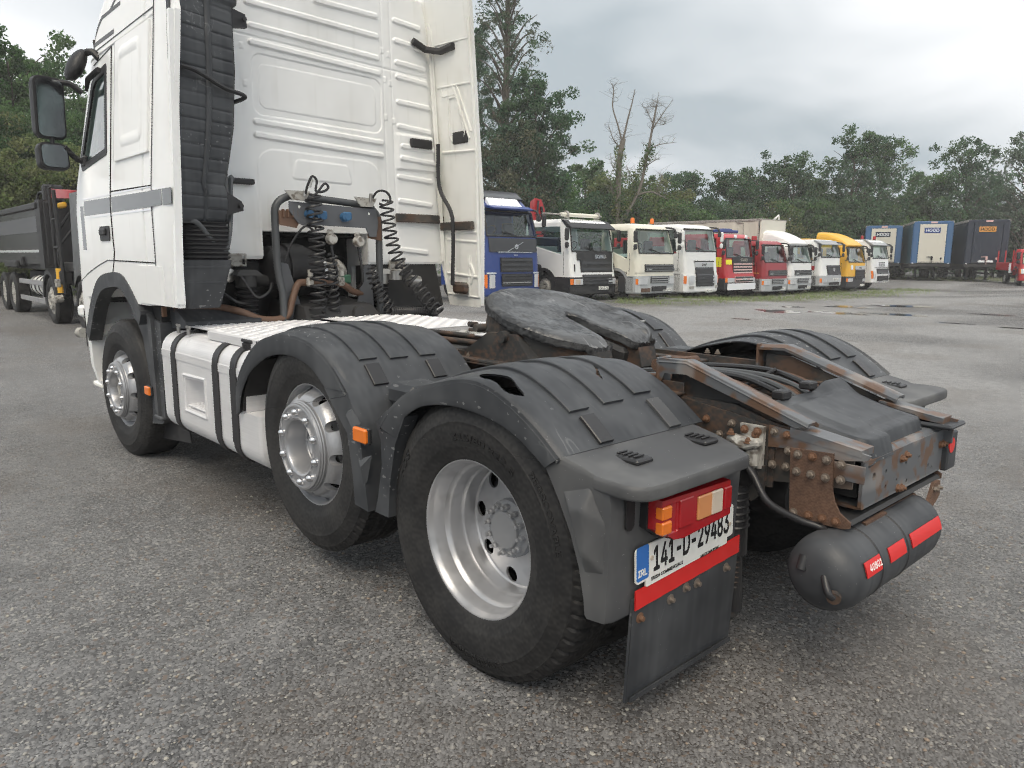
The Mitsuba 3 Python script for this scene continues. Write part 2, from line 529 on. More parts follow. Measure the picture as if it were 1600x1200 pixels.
def cab_loop(z, xr=3.40, inset=0.0):
    hw, xf = float(sc_hw(z)) - inset, float(sc_xf(z)) - inset
    a = np.radians(np.linspace(0, 90, 9)); c = []
    r_ = .05
    for s in (np.linspace(0, 90, 4)):
        c.append((xr + r_ - r_ * math.cos(math.radians(s)), hw - r_ + r_ * math.sin(math.radians(s))))
    for s in a:
        c.append((xf - CA + CA * math.sin(s), hw - CB + CB * math.cos(s)))
    L = A(c); R = L[::-1] * A([1, -1])
    return np.column_stack([np.vstack([L, R]), np.full(2 * len(L), z)])


zs = [1.2, 1.35, 1.5, 1.7, 1.9, 2.1, 2.3, 2.6, 2.9, 3.05, 3.2, 3.3, 3.4, 3.5, 3.56, 3.62]
shell = skin([cab_loop(z) for z in zs])
arch_c, arch_r = (4.27, .60), .76
def arch_poly(k=0, n=28):
    """outline of the front wheel opening in x, z"""
    P = [(5.108 + k, .858 - .4), (5.108 + k, .858), (4.851 + .8 * k, 1.143 + .5 * k), (4.60 + .3 * k, 1.31 + k), (4.273, 1.36 + k), (4.029 - .2 * k, 1.352 + k), (3.864 - .5 * k, 1.274 + .8 * k), (3.737 - .8 * k, 1.188 + .6 * k), (3.616 - k, 1.10), (3.5 - k, .9)]
    return P
win = [(4.28, 2.30), (4.93, 2.235), (4.985, 2.29), (4.66, 2.83), (4.58, 2.87), (4.31, 2.90)]
inner = skin([cab_loop(z, 3.5, .09) for z in (1.72, 1.9, 2.1, 2.3, 2.6, 2.9, 3.05, 3.2, 3.3, 3.45)])
wshield = skin([[(sc_xf(z) - .5, s * w, z), (sc_xf(z) + .3, s * w, z), (sc_xf(z) + .3, -s * w, z), (sc_xf(z) - .5, -s * w, z)] for z, w, s in ((2.15, .98, 1), (2.95, .93, 1))])
cabm = cut(shell, inner, prism(win, 0.6, 2), prism(win, -2, -.6), wshield,
           box((3.3, -.01, 1.3), (1.4, .90, .84), .01),
           prism(arch_poly(-.015), .55, 2), prism(arch_poly(-.015), -2, -.55),
           prism([(3.2, 1.0), (3.62, 1.0), (3.62, 1.5), (3.2, 1.535)], -.3, 1.19), prism([(3.2, 1.0), (3.66, 1.0), (3.66, 1.46), (3.2, 1.487)], -2, .3))
CAB = tp('cab', cabm, 'm_white', 24, label='white high roofed sleeper cab with stamped rear wall')

# stamped rear wall: one panel pressed out of sheet
bars = [(-.065, 3.42, -.59, 3.417), (.469, 3.30, -.593, 3.267), (.453, 3.147, -.596, 3.104), (.453, 3.036, -.601, 2.99), (.446, 2.497, -.617, 2.454), (.444, 2.404, -.614, 2.354),
        (-.764, 3.421, -1.0, 3.403), (-.768, 3.269, -1.03, 3.25), (-.78, 3.103, -1.05, 3.089), (-.786, 2.994, -1.07, 2.977), (-.789, 2.797, -1.09, 2.784), (-.793, 2.606, -1.10, 2.585),
        (-.814, 2.447, -1.12, 2.437), (-.804, 2.351, -1.12, 2.331), (-.783, 2.2, -1.11, 2.179), (-.787, 2.003, -1.10, 1.98), (-.769, 1.6, -1.05, 1.574)]
gy, gz = np.meshgrid(np.linspace(1.12, -1.175, 420), np.linspace(1.49, 3.56, 400), indexing='ij')


def seg(y, z, a):
    p, q = A(a[:2]), A(a[2:]); d = q - p
    t = np.clip(((y - p[0]) * d[0] + (z - p[1]) * d[1]) / (d @ d), 0, 1)
    return np.hypot(y - p[0] - t * d[0], z - p[1] - t * d[1])


def ss(a, b, x):
    t = np.clip((x - a) / (b - a), 0, 1); return t * t * (3 - 2 * t)


def rbox(y, z, cy, cz, hy, hz, r, sl=0.0):
    z = z - sl * (y - cy)
    qy, qz = np.abs(y - cy) - hy + r, np.abs(z - cz) - hz + r
    return np.hypot(np.maximum(qy, 0), np.maximum(qz, 0)) + np.minimum(np.maximum(qy, qz), 0) - r


h = np.zeros_like(gy)
for b in bars:
    h = np.maximum(h, .014 * ss(.0235, .0155, seg(gy, gz, b)))
h += -.016 * ss(.012, -.012, rbox(gy, gz, -.085, 2.745, .535, .205, .07, .022)) + .012 * ss(.012, -.012, rbox(gy, gz, -.082, 2.74, .497, .16, .06, .022))
h += .006 * ss(.006, -.006, rbox(gy, gz, -.075, 1.85, .525, .455, .14, .02)) + .006 * ss(.006, -.006, rbox(gy, gz, -.07, 2.18, .24 + .25 * (2.18 - gz), .072, .03, .02))
h += .018 * ss(-.735, -.79, gy) * ss(2.245, 2.27, gz) * ss(2.56, 2.53, gz)
for yy in (-.655, -.735):
    h -= .005 * np.exp(-((gy - yy - .02 * (gz - 2.6)) / .006) ** 2)
h -= .006 * np.exp(-((gz - 3.06 - .035 * gy) / .006) ** 2)
for (a, b) in ((-.64, 3.17), (-.66, 2.95), (-.665, 2.66), (-.70, 3.15), (-.715, 2.93), (-.74, 2.64), (.52, 3.0), (.51, 2.75)):
    h += .004 * ss(.004, -.004, rbox(gy, gz, a, b, .016, .022, .003))
h += .008 * (meshkit.fbm(np.stack([gy * 2.2, gz * 2.2, 0 * gy], -1), 2, 5) - .5)
hwz = sc_hw(gz) - .07
GX = 3.392 - h
keep = (np.abs(gy) < hwz) & ~((gy > -.46) & (gy < .44) & (gz < 1.722)) & ~((gy > .44) & (gz < 1.535))
n_, m_ = gy.shape
idx = np.arange(n_ * m_).reshape(n_, m_)
q = np.stack([idx[:-1, :-1], idx[1:, :-1], idx[1:, 1:], idx[:-1, 1:]], -1)
ok = keep[:-1, :-1] & keep[1:, :-1] & keep[1:, 1:] & keep[:-1, 1:]
wallm = tm(np.stack([GX, gy, gz], -1).reshape(-1, 3), q[ok])
if (wallm.face_normals[:, 0].mean()) > 0: wallm.invert()
wallm.remove_unreferenced_vertices()
tp('rear_panel', wallm, 'm_white', True, CAB)


def on_side(xz0, xz1, nx, nz, off, z_of=None):
    pass


def side_quad(poly_rows, off=.003, th=.004):
    """a skin lying on the cab's left flank: rows of (x, z)"""
    G = A([[(x, float(ys(x, z)) + off, z) for x, z in row] for row in poly_rows])
    return sheet(G, th)


def side_strip(pts, w, off=.0015):
    """thin dark joint along a line of (x, z) on the flank"""
    P = A([(x, float(ys(x, z)) + off, z) for x, z in pts])
    return tube(P, w, 6)


lin = lambda a, b, n: [tuple(A(a) + (A(b) - A(a)) * t) for t in np.linspace(0, 1, n)]
tp('door_seam', side_strip(lin((4.15, 3.02), (4.15, 1.66), 14) + [(4.14, 1.56), (4.17, 1.50)], .0055), 'm_dark', 40, CAB)
tp('door_seam', side_strip(lin((4.15, 3.02), (4.62, 2.97), 6), .004), 'm_grey', 40, CAB)
tp('panel_seam', side_strip(lin((4.13, 2.0), (3.23, 1.985), 8), .0045), 'm_dark', 40, CAB)
tp('panel_seam', side_strip(lin((4.17, 1.50), (3.23, 1.49), 8) , .0045), 'm_dark', 40, CAB)
tp('panel_seam', side_strip([(4.17, 1.50), (4.35, 1.50), (4.6, 1.46), (4.9, 1.40), (5.2, 1.32)], .004), 'm_grey', 40, CAB)
tp('panel_seam', side_strip([(4.17, 1.50), (4.22, 1.42), (4.27, 1.36)], .004), 'm_dark', 40, CAB)
tp('panel_seam', side_strip(lin((3.23, 3.5), (3.23, 1.25), 16), .004), 'm_grey', 40, CAB)
tp('roof_seam', side_strip(lin((3.23, 3.045), (4.95, 3.02), 18), .007), 'm_white', 40, CAB)
tp('roof_seam', side_strip(lin((3.23, 3.085), (4.9, 3.06), 18), .004), 'm_grey', 40, CAB)
# pressed sleeper panel
g = Polygon([(3.42, 2.32), (3.80, 2.30), (3.86, 2.36), (3.90, 2.85), (3.84, 2.93), (3.52, 2.955), (3.46, 2.90), (3.39, 2.38)]).buffer(.03, quad_segs=4).buffer(-.015)


def flank(g, off, mat_h):
    m = trimesh.creation.extrude_polygon(g, mat_h, engine='earcut')
    m = m.subdivide_to_size(.12)
    v = m.vertices
    return trimesh.Trimesh(np.stack([v[:, 0], ys(v[:, 0], v[:, 1]) + off + v[:, 2], v[:, 1]], 1), m.faces[:, ::-1], process=False)


px_g, pz_g = np.meshgrid(np.linspace(3.28, 4.02, 90), np.linspace(2.20, 3.02, 100), indexing='ij')
e_ = rbox(px_g - .10 * (pz_g - 2.6), pz_g, 3.66, 2.62, .235, .315, .07)
ho = .0075 * ss(.03, -.005, e_) - .0085 * ss(-.020, -.06, e_) - .005
sp_g = sheet(np.stack([px_g, ys(px_g, pz_g) + ho + .002, pz_g], -1), .02)
if sp_g.face_normals[:4000, 1].mean() < 0: sp_g.invert()
tp('sleeper_pressing', sp_g, 'm_white', True, CAB)
# the dark band and its pinstripes
def band(z0, z1, x0, x1, off, th=.003, n=16):
    return side_quad([[(x, z0(x) if callable(z0) else z0) for x in np.linspace(x0, x1, n)], [(x, z1(x) if callable(z1) else z1) for x in np.linspace(x0, x1, n)]], off, th)


zt, zb = (lambda x: 1.947 + .018 * (x - 2.8) / 2), (lambda x: 1.85 + .0 * x)
tp('side_stripe', list((band(zb, zt, 3.235, 4.13, .0025), band(zb, zt, 4.17, 4.90, .0025), band(1.58, 1.93, 4.92, 5.02, .0025))), 'm_stripe', 30, CAB)
tp('pinstripe', list((band(1.828, 1.838, 3.235, 4.85, .0025), band(1.975, 1.985, 3.235, 4.95, .0025))), 'm_chrome', 30, CAB)
tp('roof_stripe', list((band(lambda x: 3.10 + .0 * x, lambda x: 3.13, 4.1, 4.78, .0025), band(lambda x: 3.10 + .42 * (4.78 - x), lambda x: 3.13 + .42 * (4.78 - x), 4.40, 4.76, .0025), band(lambda x: 3.26, lambda x: 3.285, 3.95, 4.40, .0025),
                      band(lambda x: 3.26 + .42 * (4.2 - x), lambda x: 3.285 + .42 * (4.2 - x), 3.7, 4.2, .0025))), 'm_grey', 30, CAB)
# door handle
tp('door_handle', cat(flank(Polygon(rrect(.25, .105, .02)).buffer(0), .001, .012)).apply_translation([0, 0, 0]) if False else
   cat(*[m.apply_translation([4.345, 0, 1.70]) for m in (trimesh.Trimesh(*(lambda mm: (np.stack([mm.vertices[:, 0], 1.2505 + mm.vertices[:, 2], mm.vertices[:, 1]], 1), mm.faces[:, ::-1]))(trimesh.creation.extrude_polygon(Polygon(rrect(.25, .11, .02)), .008, engine='earcut'))), box((.02, 1.264, .012), (.15, .02, .05), .008))]), 'm_black', 30, CAB)
# window: rubber frame and pane
wf = Polygon(win)
tp('window_frame', flank(wf.buffer(.03, join_style=1).difference(wf.buffer(-.025, join_style=1)), -.012, .016), 'm_black', 30, CAB)
def pane_on(g, off):
    m = trimesh.creation.extrude_polygon(g, .001, engine='earcut'); v = m.vertices; f = m.faces
    top = f[(v[f][:, :, 2] > .0005).all(1)]
    return trimesh.Trimesh(np.stack([v[:, 0], ys(v[:, 0], v[:, 1]) + off, v[:, 1]], 1), top, process=False)
tp('side_window', pane_on(wf.buffer(-.005), -.02), 'm_glass', False, CAB)
wr = pane_on(wf.buffer(-.005), -.02); wr.vertices[:, 1] *= -1
tp('side_window', wr, 'm_glass', False, CAB)
tp('windscreen', tm([(sc_xf(2.15) - .02, .97, 2.16), (sc_xf(2.15) - .02, -.97, 2.16), (sc_xf(2.95) - .02, -.92, 2.94), (sc_xf(2.95) - .02, .92, 2.94)], [[0, 1, 2, 3]]), 'm_glass', False, CAB)
tp('seat', list((box((4.35, .62, 2.05), (.5, .5, .16), .05), box((4.12, .62, 2.4), (.14, .48, .66), .05), box((4.35, -.62, 2.05), (.5, .5, .16), .05), box((4.12, -.62, 2.4), (.14, .48, .66), .05))), 'm_seat', 30, CAB)
tp('dashboard', box((5.15, 0, 1.98), (.4, 1.9, .34), .05), 'm_seat', 30, CAB)
tp('window_deflector', tube([(4.36, 1.2, 2.89), (4.60, 1.215, 2.86), (4.69, 1.21, 2.79)], [.02, .02, .012], 8), 'm_black', 30, CAB)
# black wheel opening lip, lower front corner, bumper
ap = LineString(smooth_path([(a, 0, b) for a, b in arch_poly(-.005)[1:-1]], 5)[:, [0, 2]]).buffer(.055, single_sided=False, join_style=1, cap_style=2)
lip = prism(ap.intersection(Polygon([(3.6, .8), (5.2, .8), (5.2, 1.6), (3.6, 1.6)])), 1.16, 1.262)
tp('wheel_arch_trim', lip, 'm_plastic', 30, CAB)
tp('wheel_arch_trim', lip.copy().apply_transform(np.diag([1, -1, 1, 1])), 'm_plastic', 30, CAB)
def low_loop(z, i=0.0):
    L = cab_loop(1.2, 5.0)
    k = np.interp(z, [.35, .55, 1.2], [.93, .985, 1.0]); L = L.copy()
    L[:, 1] *= k; L[:, 0] = 5.0 + (L[:, 0] - 5.0) * np.interp(z, [.35, .6, 1.2], [.86, .97, 1.0]); L[:, 2] = z
    return L
bump = cut(skin([low_loop(z) for z in (.36, .45, .6, .8, 1.0, 1.2)]), prism(arch_poly(-.015), -2, 2))
tp('front_bumper', bump, 'm_white', 30)
tp('corner_slot', band(.75, 1.08, 5.30, 5.318, .004, .006, 3), 'm_dark', 30)
tp('bumper_lamp', cat(box((5.46, 1.15, 1.05), (.12, .16, .10), .02)), 'm_white', 30)
tp('bumper_lamp', tube([(5.42, 1.22, .86), (5.47, 1.24, .86)], .045, 16), 'm_cast', 30)
tp('cab_step', box((5.2, 1.1, .42), (.26, .2, .04), .01), 'm_cream', 30)

# side fairings with the right one's ribbed inner face
def fairing(sy):
    out = [(2.90, 2.945), (2.87, 2.80), (2.835, 2.4), (2.82, 1.95), (2.818, 1.24), (2.83, 1.215), (3.23, 1.235), (3.40, 1.24), (3.40, 3.50), (3.24, 3.50), (3.12, 3.35)] if sy > 0 else \
          [(2.82, 4.05), (2.835, 2.4), (2.84, 1.95), (2.85, 1.13), (2.87, 1.115), (3.28, 1.12), (3.40, 1.48), (3.44, 1.50), (3.62, 3.0), (3.62, 4.05)]
    if sy > 0: out = [(2.93, 3.5), (2.90, 3.12), (2.835, 2.985), (2.83, 2.4), (2.82, 1.95), (2.818, 1.24), (2.83, 1.215), (3.23, 1.235), (3.40, 1.24), (3.40, 3.50), (3.24, 3.50)]
    m = trimesh.creation.extrude_polygon(Polygon(out), .03, engine='earcut').subdivide_to_size(.15)
    v = m.vertices
    y = (sc_hw(v[:, 1]) if sy > 0 else 1.25 - .085 * np.maximum(0, v[:, 1] - 1.9)) - .001 - v[:, 2] + .012 * np.sin(np.clip((v[:, 0] - 2.8) / .42, 0, 1) * np.pi) * (v[:, 2] < .015)
    return trimesh.Trimesh(np.stack([v[:, 0], sy * y, v[:, 1]], 1), m.faces if sy > 0 else m.faces[:, ::-1], process=False)
fl = fairing(1); fl.invert(); fr = fairing(-1); fr.invert()
FL = tp('side_fairing', fl, 'm_white', 30)
tp('side_stripe', list((band(zb, zt, 2.822, 2.98, .0145, .003, 4), band(zb, zt, 3.0, 3.228, .0135, .003, 5))), 'm_stripe', 30, FL)
tp('rear_flange', prism([(2.815, 1.24), (2.845, 1.24), (2.86, 1.95), (2.87, 2.4), (2.875, 2.98), (2.84, 2.98), (2.828, 2.4), (2.818, 1.95)], 0, .045).apply_transform(np.array([[1, 0, 0, 0], [0, 1, -.045, 1.285], [0, 0, 1, 0], [0, 0, 0, 1.]])), 'm_white', 30, FL)
tp('lower_skirt', sheet([[(x, 1.262 - .01 * abs(x - 3.3), z) for x in np.linspace(2.825, 3.62, 8)] for z in (1.215, 1.25, 1.35, 1.47)], .02), 'm_white', 30, FL)
FR = tp('side_fairing', fr, 'm_cream', 30, label='weathered inner face of the right side fairing')
yin = lambda z: -(1.25 - .085 * max(0, z - 1.9) - .034)
def rib_in(pts, r): return tube([(x, yin(z), z) for x, z in pts], r, 8)
tp('stiffener', list((rib_in([(3.36, 1.5), (3.36, 3.45)], .018), rib_in([(3.33, 1.3), (3.33, 3.4)], .007), rib_in([(2.87, 1.2), (2.85, 2.4), (2.85, 3.4)], .012), rib_in([(3.3, 1.77), (2.86, 1.74)], .012), rib_in([(3.3, 1.69), (2.86, 1.66)], .01),
                    rib_in([(3.3, 2.42), (2.85, 2.40)], .01), rib_in([(3.3, 2.94), (2.84, 2.92)], .008), rib_in([(3.3, 3.27), (2.84, 3.25)], .005))), 'm_cream', 40, FR)
tp('stiffener', list((rib_in([(3.16, 2.84), (3.06, 2.84), (2.98, 2.55), (3.0, 2.5), (3.16, 2.5), (3.18, 2.55), (3.16, 2.84)], .009), rib_in([(3.05, 2.93), (2.90, 2.55)], .009), rib_in([(3.10, 2.93), (2.93, 2.5)], .009), rib_in([(3.22, 1.55), (3.22, 1.2)], .01), rib_in([(3.0, 1.55), (3.0, 1.2)], .01), rib_in([(3.3, 1.4), (2.87, 1.37)], .012),
                    rib_in([(3.3, 1.22), (2.87, 1.20)], .008), rib_in([(3.26, 1.5), (3.20, 1.42), (3.26, 1.34)], .014), rib_in([(2.98, 1.48), (2.94, 1.40), (2.98, 1.32)], .014))), 'm_cream', 40, FR)
tp('hinge_plate', box((3.16, -1.145, 2.90), (.20, .03, .10), .01), 'm_cream', 30, FR)
# brackets and stay that hold the fairing
tp('fairing_bracket', list((box((3.37, -1.06, 1.862), (.03, .66, .07), .006), box((3.14, yin(1.82) + .025, 1.80), (.44, .03, .07), .006))), 'm_rust', 30)
tp('fairing_bracket', tube([(3.36, -.92, 3.29), (3.35, -1.04, 3.24), (3.22, -1.09, 3.21), (3.04, -1.09, 3.22)], .03, 6), 'm_black', 30)
tp('fairing_bracket', list((box((3.36, -.99, 2.48), (.04, .22, .075), .01), box((3.05, -1.17, 2.52), (.2, .03, .10), .01))), 'm_black', 30)
tp('fairing_stay', tube([(3.27, -1.10, 2.48), (3.26, -1.10, 2.13), (3.13, -1.12, 1.92), (3.10, -1.12, 1.75), (3.11, -1.12, 1.30)], .017, 10, 4), 'm_black', 30)
tp('stay_foot', box((3.07, -1.175, 1.275), (.2, .05, .10), .025), 'm_rust', 30)
for yy, zz in ((.66, 1.50), (-.72, 1.455)):
    tp('bracket_loop', cat(tube([(3.36, yy - .07, zz + .05), (3.36, yy - .07, zz - .03), (3.36, yy + .07, zz - .03), (3.36, yy + .07, zz + .05), (3.36, yy - .07, zz + .05)], .009, 6), box((3.40, yy, zz + .01), (.02, .12, .08), .004)), 'm_cast', 30)
tp('cavity_liner', list((box((4.0, -.01, 1.30), (.03, .9, .84), .01), box((3.85, -.01, 1.70), (.7, .9, .03), .01))), 'm_dark', 30)
tp('inner_mudguard', prism([(3.42, 1.02), (3.44, 1.50), (4.6, 1.52), (4.9, 1.3), (5.0, 1.2), (4.9, 1.15), (4.5, 1.35), (3.9, 1.36), (3.7, 1.05)], .46, 1.18), 'm_dark', 30)
tp('inner_mudguard', prism([(3.30, 1.12), (3.42, 1.50), (4.6, 1.52), (4.9, 1.3), (5.0, 1.2), (4.9, 1.15), (4.5, 1.35), (3.9, 1.36), (3.6, 1.0)], -1.16, -.5), 'm_dark', 30)

# air intake stack: ribbed black panel behind the cab on the left
def stack():
    zz = np.linspace(1.76, 3.55, 260); k = 26
    yr = np.interp(zz, [1.76, 1.85, 1.93, 2.0, 2.12, 2.37, 2.73, 3.0, 3.12, 3.15, 3.6], [.86, .83, .83, .85, .815, .765, .735, .735, .735, .70, .68])
    rows = []
    ph = (zz - 1.76) / .078
    saw = (ph - np.floor(ph))
    rib = .012 * ss(0, .12, saw) * ss(1.0, .92, saw)
    t = np.linspace(0, 1, 90)
    for i, z in enumerate(zz):
        y = 1.215 - .045 * max(0, z - 1.9) + (yr[i] - 1.215 + .045 * max(0, z - 1.9)) * t
        groove = np.exp(-((t - .56) / .05) ** 4)
        x = 2.905 + .14 * t - rib[i] * (1 - groove) * (t > .04) * (t < .97) - .030 * np.exp(-((t - .56) / .032) ** 2) * ss(1.9, 1.97, z) + .03 * (t < .001) + .22 * (t > .999)
        rows.append(np.stack([x, y, 0 * t + z], 1))
    return sheet(rows, .012)
sm = stack()
if sm.face_normals[:, 0][:2000].mean() > 0: sm.invert()
ST = tp('air_intake_stack', sm, 'm_grey' if False else 'm_plastic', 40, label='ribbed black air intake panel behind the cab')
tp('stack_side', box((3.2, .93, 2.6), (.30, .26, 1.7), .03), 'm_plastic', 30, ST)
tp('retaining_bar', tube([(2.89, 1.17, 2.68), (2.875, 1.05, 2.66), (2.95, .85, 2.60), (2.96, .72, 2.575), (3.0, .70, 2.56), (3.2, .70, 2.56)], .014, 8, 4), 'm_black', 30, ST)
tp('mount_ear', cat(hull([(3.02, .80, 3.13), (3.02, .80, 3.0), (3.04, .63, 3.02), (3.04, .64, 3.10), (3.1, .80, 3.13), (3.1, .80, 3.0), (3.08, .63, 3.02), (3.08, .64, 3.10)]), tube([(3.02, .66, 3.06), (3.0, .66, 3.06)], .014, 8)), 'm_black', 30, ST)
tp('mount_ear', cat(hull([(3.02, .86, 1.97), (3.02, .86, 1.80), (3.04, .72, 1.84), (3.04, .73, 1.90), (3.06, .86, 1.97), (3.06, .86, 1.8), (3.06, .72, 1.84), (3.06, .73, 1.9)]), tube([(3.04, .745, 1.87), (3.01, .745, 1.87)], .016, 8)), 'm_black', 30, ST)
tp('latch_bracket', box((3.36, .58, 2.065), (.04, .17, .04), .008), 'm_black', 30, ST)
tp('retaining_bar', tube([(2.96, 1.17, 1.76), (2.94, 1.08, 1.75), (2.95, 1.0, 1.66), (2.98, .93, 1.585), (3.0, .865, 1.60), (3.08, .80, 1.78), (3.2, .735, 2.05), (3.34, .66, 2.07)], .017, 10, 5), 'm_greytube', 30, ST)
bz = np.linspace(1.50, 1.755, 90)
tp('bellows', skin([[(3.06 + sx * (.125 + .008 * math.cos(2 * math.pi * (z - 1.5) / .0283)) * a, 1.005 + sy_ * (.17 + .008 * math.cos(2 * math.pi * (z - 1.5) / .0283)) * b, z) for sx, sy_, a, b in
    [(math.cos(q_), math.sin(q_), 1, 1) for q_ in (np.arange(24) * 2 * math.pi / 24)]] for z in bz]), 'm_black', 40, ST)
dz = [1.20, 1.215, 1.24, 1.30, 1.36, 1.362, 1.375, 1.377, 1.42, 1.46, 1.462, 1.475, 1.477, 1.51]
dw = [.095, .10, .105, .118, .13, .134, .134, .131, .138, .148, .153, .153, .149, .155]
tp('intake_duct', skin([[(3.03 + d * .8 * np.sign(math.cos(q_)) * abs(math.cos(q_)) ** .4, 1.05 - (z - 1.2) * .05 + d * 1.15 * np.sign(math.sin(q_)) * abs(math.sin(q_)) ** .4, z) for q_ in np.arange(32) * 2 * math.pi / 32] for z, d in zip(dz, dw)]), 'm_plastic', 40, ST)

# door mirrors
MR = tp('mirror_arm', list((tube([(4.86, 1.20, 2.80), (4.88, 1.28, 2.86), (4.90, 1.40, 2.86)], .022, 8, 4), tube([(4.92, 1.21, 2.28), (4.92, 1.27, 2.30), (4.90, 1.35, 2.38)], .022, 8, 4), tube([(4.90, 1.43, 2.22), (4.90, 1.43, 2.80)], .018, 8), box((4.90, 1.215, 2.28), (.10, .04, .09), .015))), 'm_black', 30)
def mirror(c, w, hgt, dx, name):
    """housing bulging forward, glass looking back; turned a little inwards"""
    o = rrect(w, hgt, .05)
    rows = [np.stack([0 * o[:, 0] + x, o[:, 0] * s, o[:, 1] * s], 1) for x, s in ((-.005, .96), (0, 1.0), (.05, 1.0), (.09, .9), (.11, .6))]
    m = skin(rows); gl = slab(rrect(w - .035, hgt - .035, .04), (-.002, 0, 0), (0, -1, 0), (0, 0, 1), .006); gl.apply_translation([-.012 + .004, 0, 0])
    R = trs(c, rot([0, 0, 1], 12) @ rot([0, 1, 0], dx))
    m.apply_transform(R); gl.apply_transform(R)
    k = tp(name, m, 'm_black', 40, MR); 
    scene[numbered(MR + '__mirror_glass')] = mikit.ply(gl, 'm_mirror')
mirror((4.88, 1.43, 2.66), .225, .46, -3, 'mirror_housing')
mirror((4.88, 1.43, 2.30), .22, .205, 6, 'mirror_housing')
kmx = hull([A([4.62, 1.285, 2.95]) + A([.10 * math.sin(t) * math.cos(p_), .065 * math.sin(t) * math.sin(p_) - .05 * math.cos(t), .125 * math.cos(t)]) for t in np.linspace(.15, 2.6, 9) for p_ in np.linspace(0, 6.1, 14)])
tp('kerb_mirror', [tube([(4.50, 1.15, 3.0), (4.54, 1.19, 3.05), (4.62, 1.25, 3.03)], .026, 8, 4), kmx], 'm_black', 40, MR)
tp('antenna', tube([(4.62, 1.13, 3.03), (4.64, 1.14, 3.16)], [.018, .01], 8), 'm_black', 30)
# ---------------------------------------------------------------- wheels (local: axle along +y outwards, y = 0 at the rim flange)
def tyre_mesh(R=.5315, n=360, lug=True, w=.27):
    side = [(.288, -.012), (.296, .002), (.302, .008), (.312, .010), (.330, .018), (.345, .0225), (.350, .0265), (.365, .028), (.395, .0325), (.415, .0325), (.430, .0315), (.434, .0335), (.440, .0335), (.444, .030), (.468, .0225), (.488, .0125), (.494, .0125), (.497, .009), (.510, .0), (.5205, -.008), (.527, -.018)]
    tread = [(R - .001, -.03)] + [(R + .003 * (1 - ((y + w / 2) / (w / 2)) ** 2), y) for y in np.linspace(-.036, -w + .036, 25)] + [(R - .001, -w + .03)]
    prof = side + tread + [(r, -w - y) for r, y in side[::-1]]
    ns, nt = len(side), len(tread)
    t = np.arange(n) * 2 * np.pi / n
    rows = []
    for i, (r, y) in enumerate(prof):
        rr = np.full(n, r)
        if lug and ns - 3 <= i < ns + nt + 3:
            d = min(abs(y + .012), abs(y + w - .012))
            ph = (np.arange(n) / 6 + (.45 if y < -w / 2 else 0) + y * 3.5) % 1
            g = (ph < .22)
            dep = .011 if d < .075 else (.006 if (abs(y + w / 2) > .02) else 0)
            if abs(y + .085) < .006 or abs(y + w - .085) < .006 or abs(y + w / 2) < .005: rr = rr - .011
            else: rr = rr - g * dep
        rows.append(np.stack([rr * np.cos(t), 0 * t + y, rr * np.sin(t)], 1))
    return skin(rows, True, False)


def ring_text(s, hgt, rad, y, a0, spread, inward=False, depth=.0016):
    """raised lettering round a tyre wall; a0: the middle's angle from +x towards +z as seen from outside (degrees)"""
    m = meshkit.text_mesh(s, hgt, depth, True); b = m.bounds
    m = m.subdivide_to_size(hgt * .5)
    v = m.vertices; u_ = (v[:, 0] - (b[0][0] + b[1][0]) / 2) / (b[1][0] - b[0][0]); q = v[:, 1]
    sg = 1 if inward else -1
    a = math.radians(a0) + sg * -1 * u_ * math.radians(spread) * (-1 if not inward else -1)
    r_ = rad + (q - hgt / 2) * (1 if not inward else -1)
    return a, r_, v, m, y


def wall_text(s, hgt, rad, y, a0, spread, depth=.0016):
    """seen from +y with +x to the left: letters' feet towards the hub, reading clockwise"""
    m = meshkit.text_mesh(s, hgt, depth, True); b = m.bounds
    m = m.subdivide_to_size(max(hgt * .4, .012)); v = m.vertices
    u_ = (v[:, 0] - (b[0][0] + b[1][0]) / 2) / (b[1][0] - b[0][0])
    phi = math.radians(a0) + u_ * math.radians(spread)          # clockwise from the top as seen from outside
    r_ = rad - hgt / 2 + v[:, 1]
    y = np.interp(r_, [.35, .365, .395, .415, .43, .44, .444, .468, .488], [.0265, .028, .0325, .0325, .0315, .0335, .030, .0225, .0125])
    X = np.stack([-np.sin(phi) * r_, y + v[:, 2] - .0005, np.cos(phi) * r_], 1)
    k = trimesh.Trimesh(X, m.faces, process=False)
    return k


TYRE = tyre_mesh(); TYRE_LO = tyre_mesh(n=72, lug=False)


def holes(n, pr, r, y0, y1, ph=0): return [cyl((pr * math.cos(a), y0, pr * math.sin(a)), (pr * math.cos(a), y1, pr * math.sin(a)), r, n=20) for a in ph + np.arange(n) * 2 * np.pi / n]


def rim_dish(nh=72):
    p = [(.2985, -.006), (.2990, .0), (.2965, .004), (.2925, .003), (.2900, -.006), (.283, -.016), (.281, -.026), (.276, -.040), (.271, -.066), (.262, -.076), (.256, -.090), (.254, -.130), (.247, -.144), (.2435, -.150), (.2415, -.180), (.239, -.198), (.233, -.204), (.225, -.205), (.215, -.202), (.17, -.196), (.135, -.19), (.12, -.19), (.02, -.19), (.02, -.2), (.135, -.2), (.17, -.206), (.23, -.216), (.246, -.204), (.252, -.150), (.262, -.13), (.264, -.09), (.28, -.07), (.284, -.03), (.290, -.018)]
    return cut(lathe(p, nh, closed_profile=True), *holes(8, .202, .0315, -.3, -.1, .10))


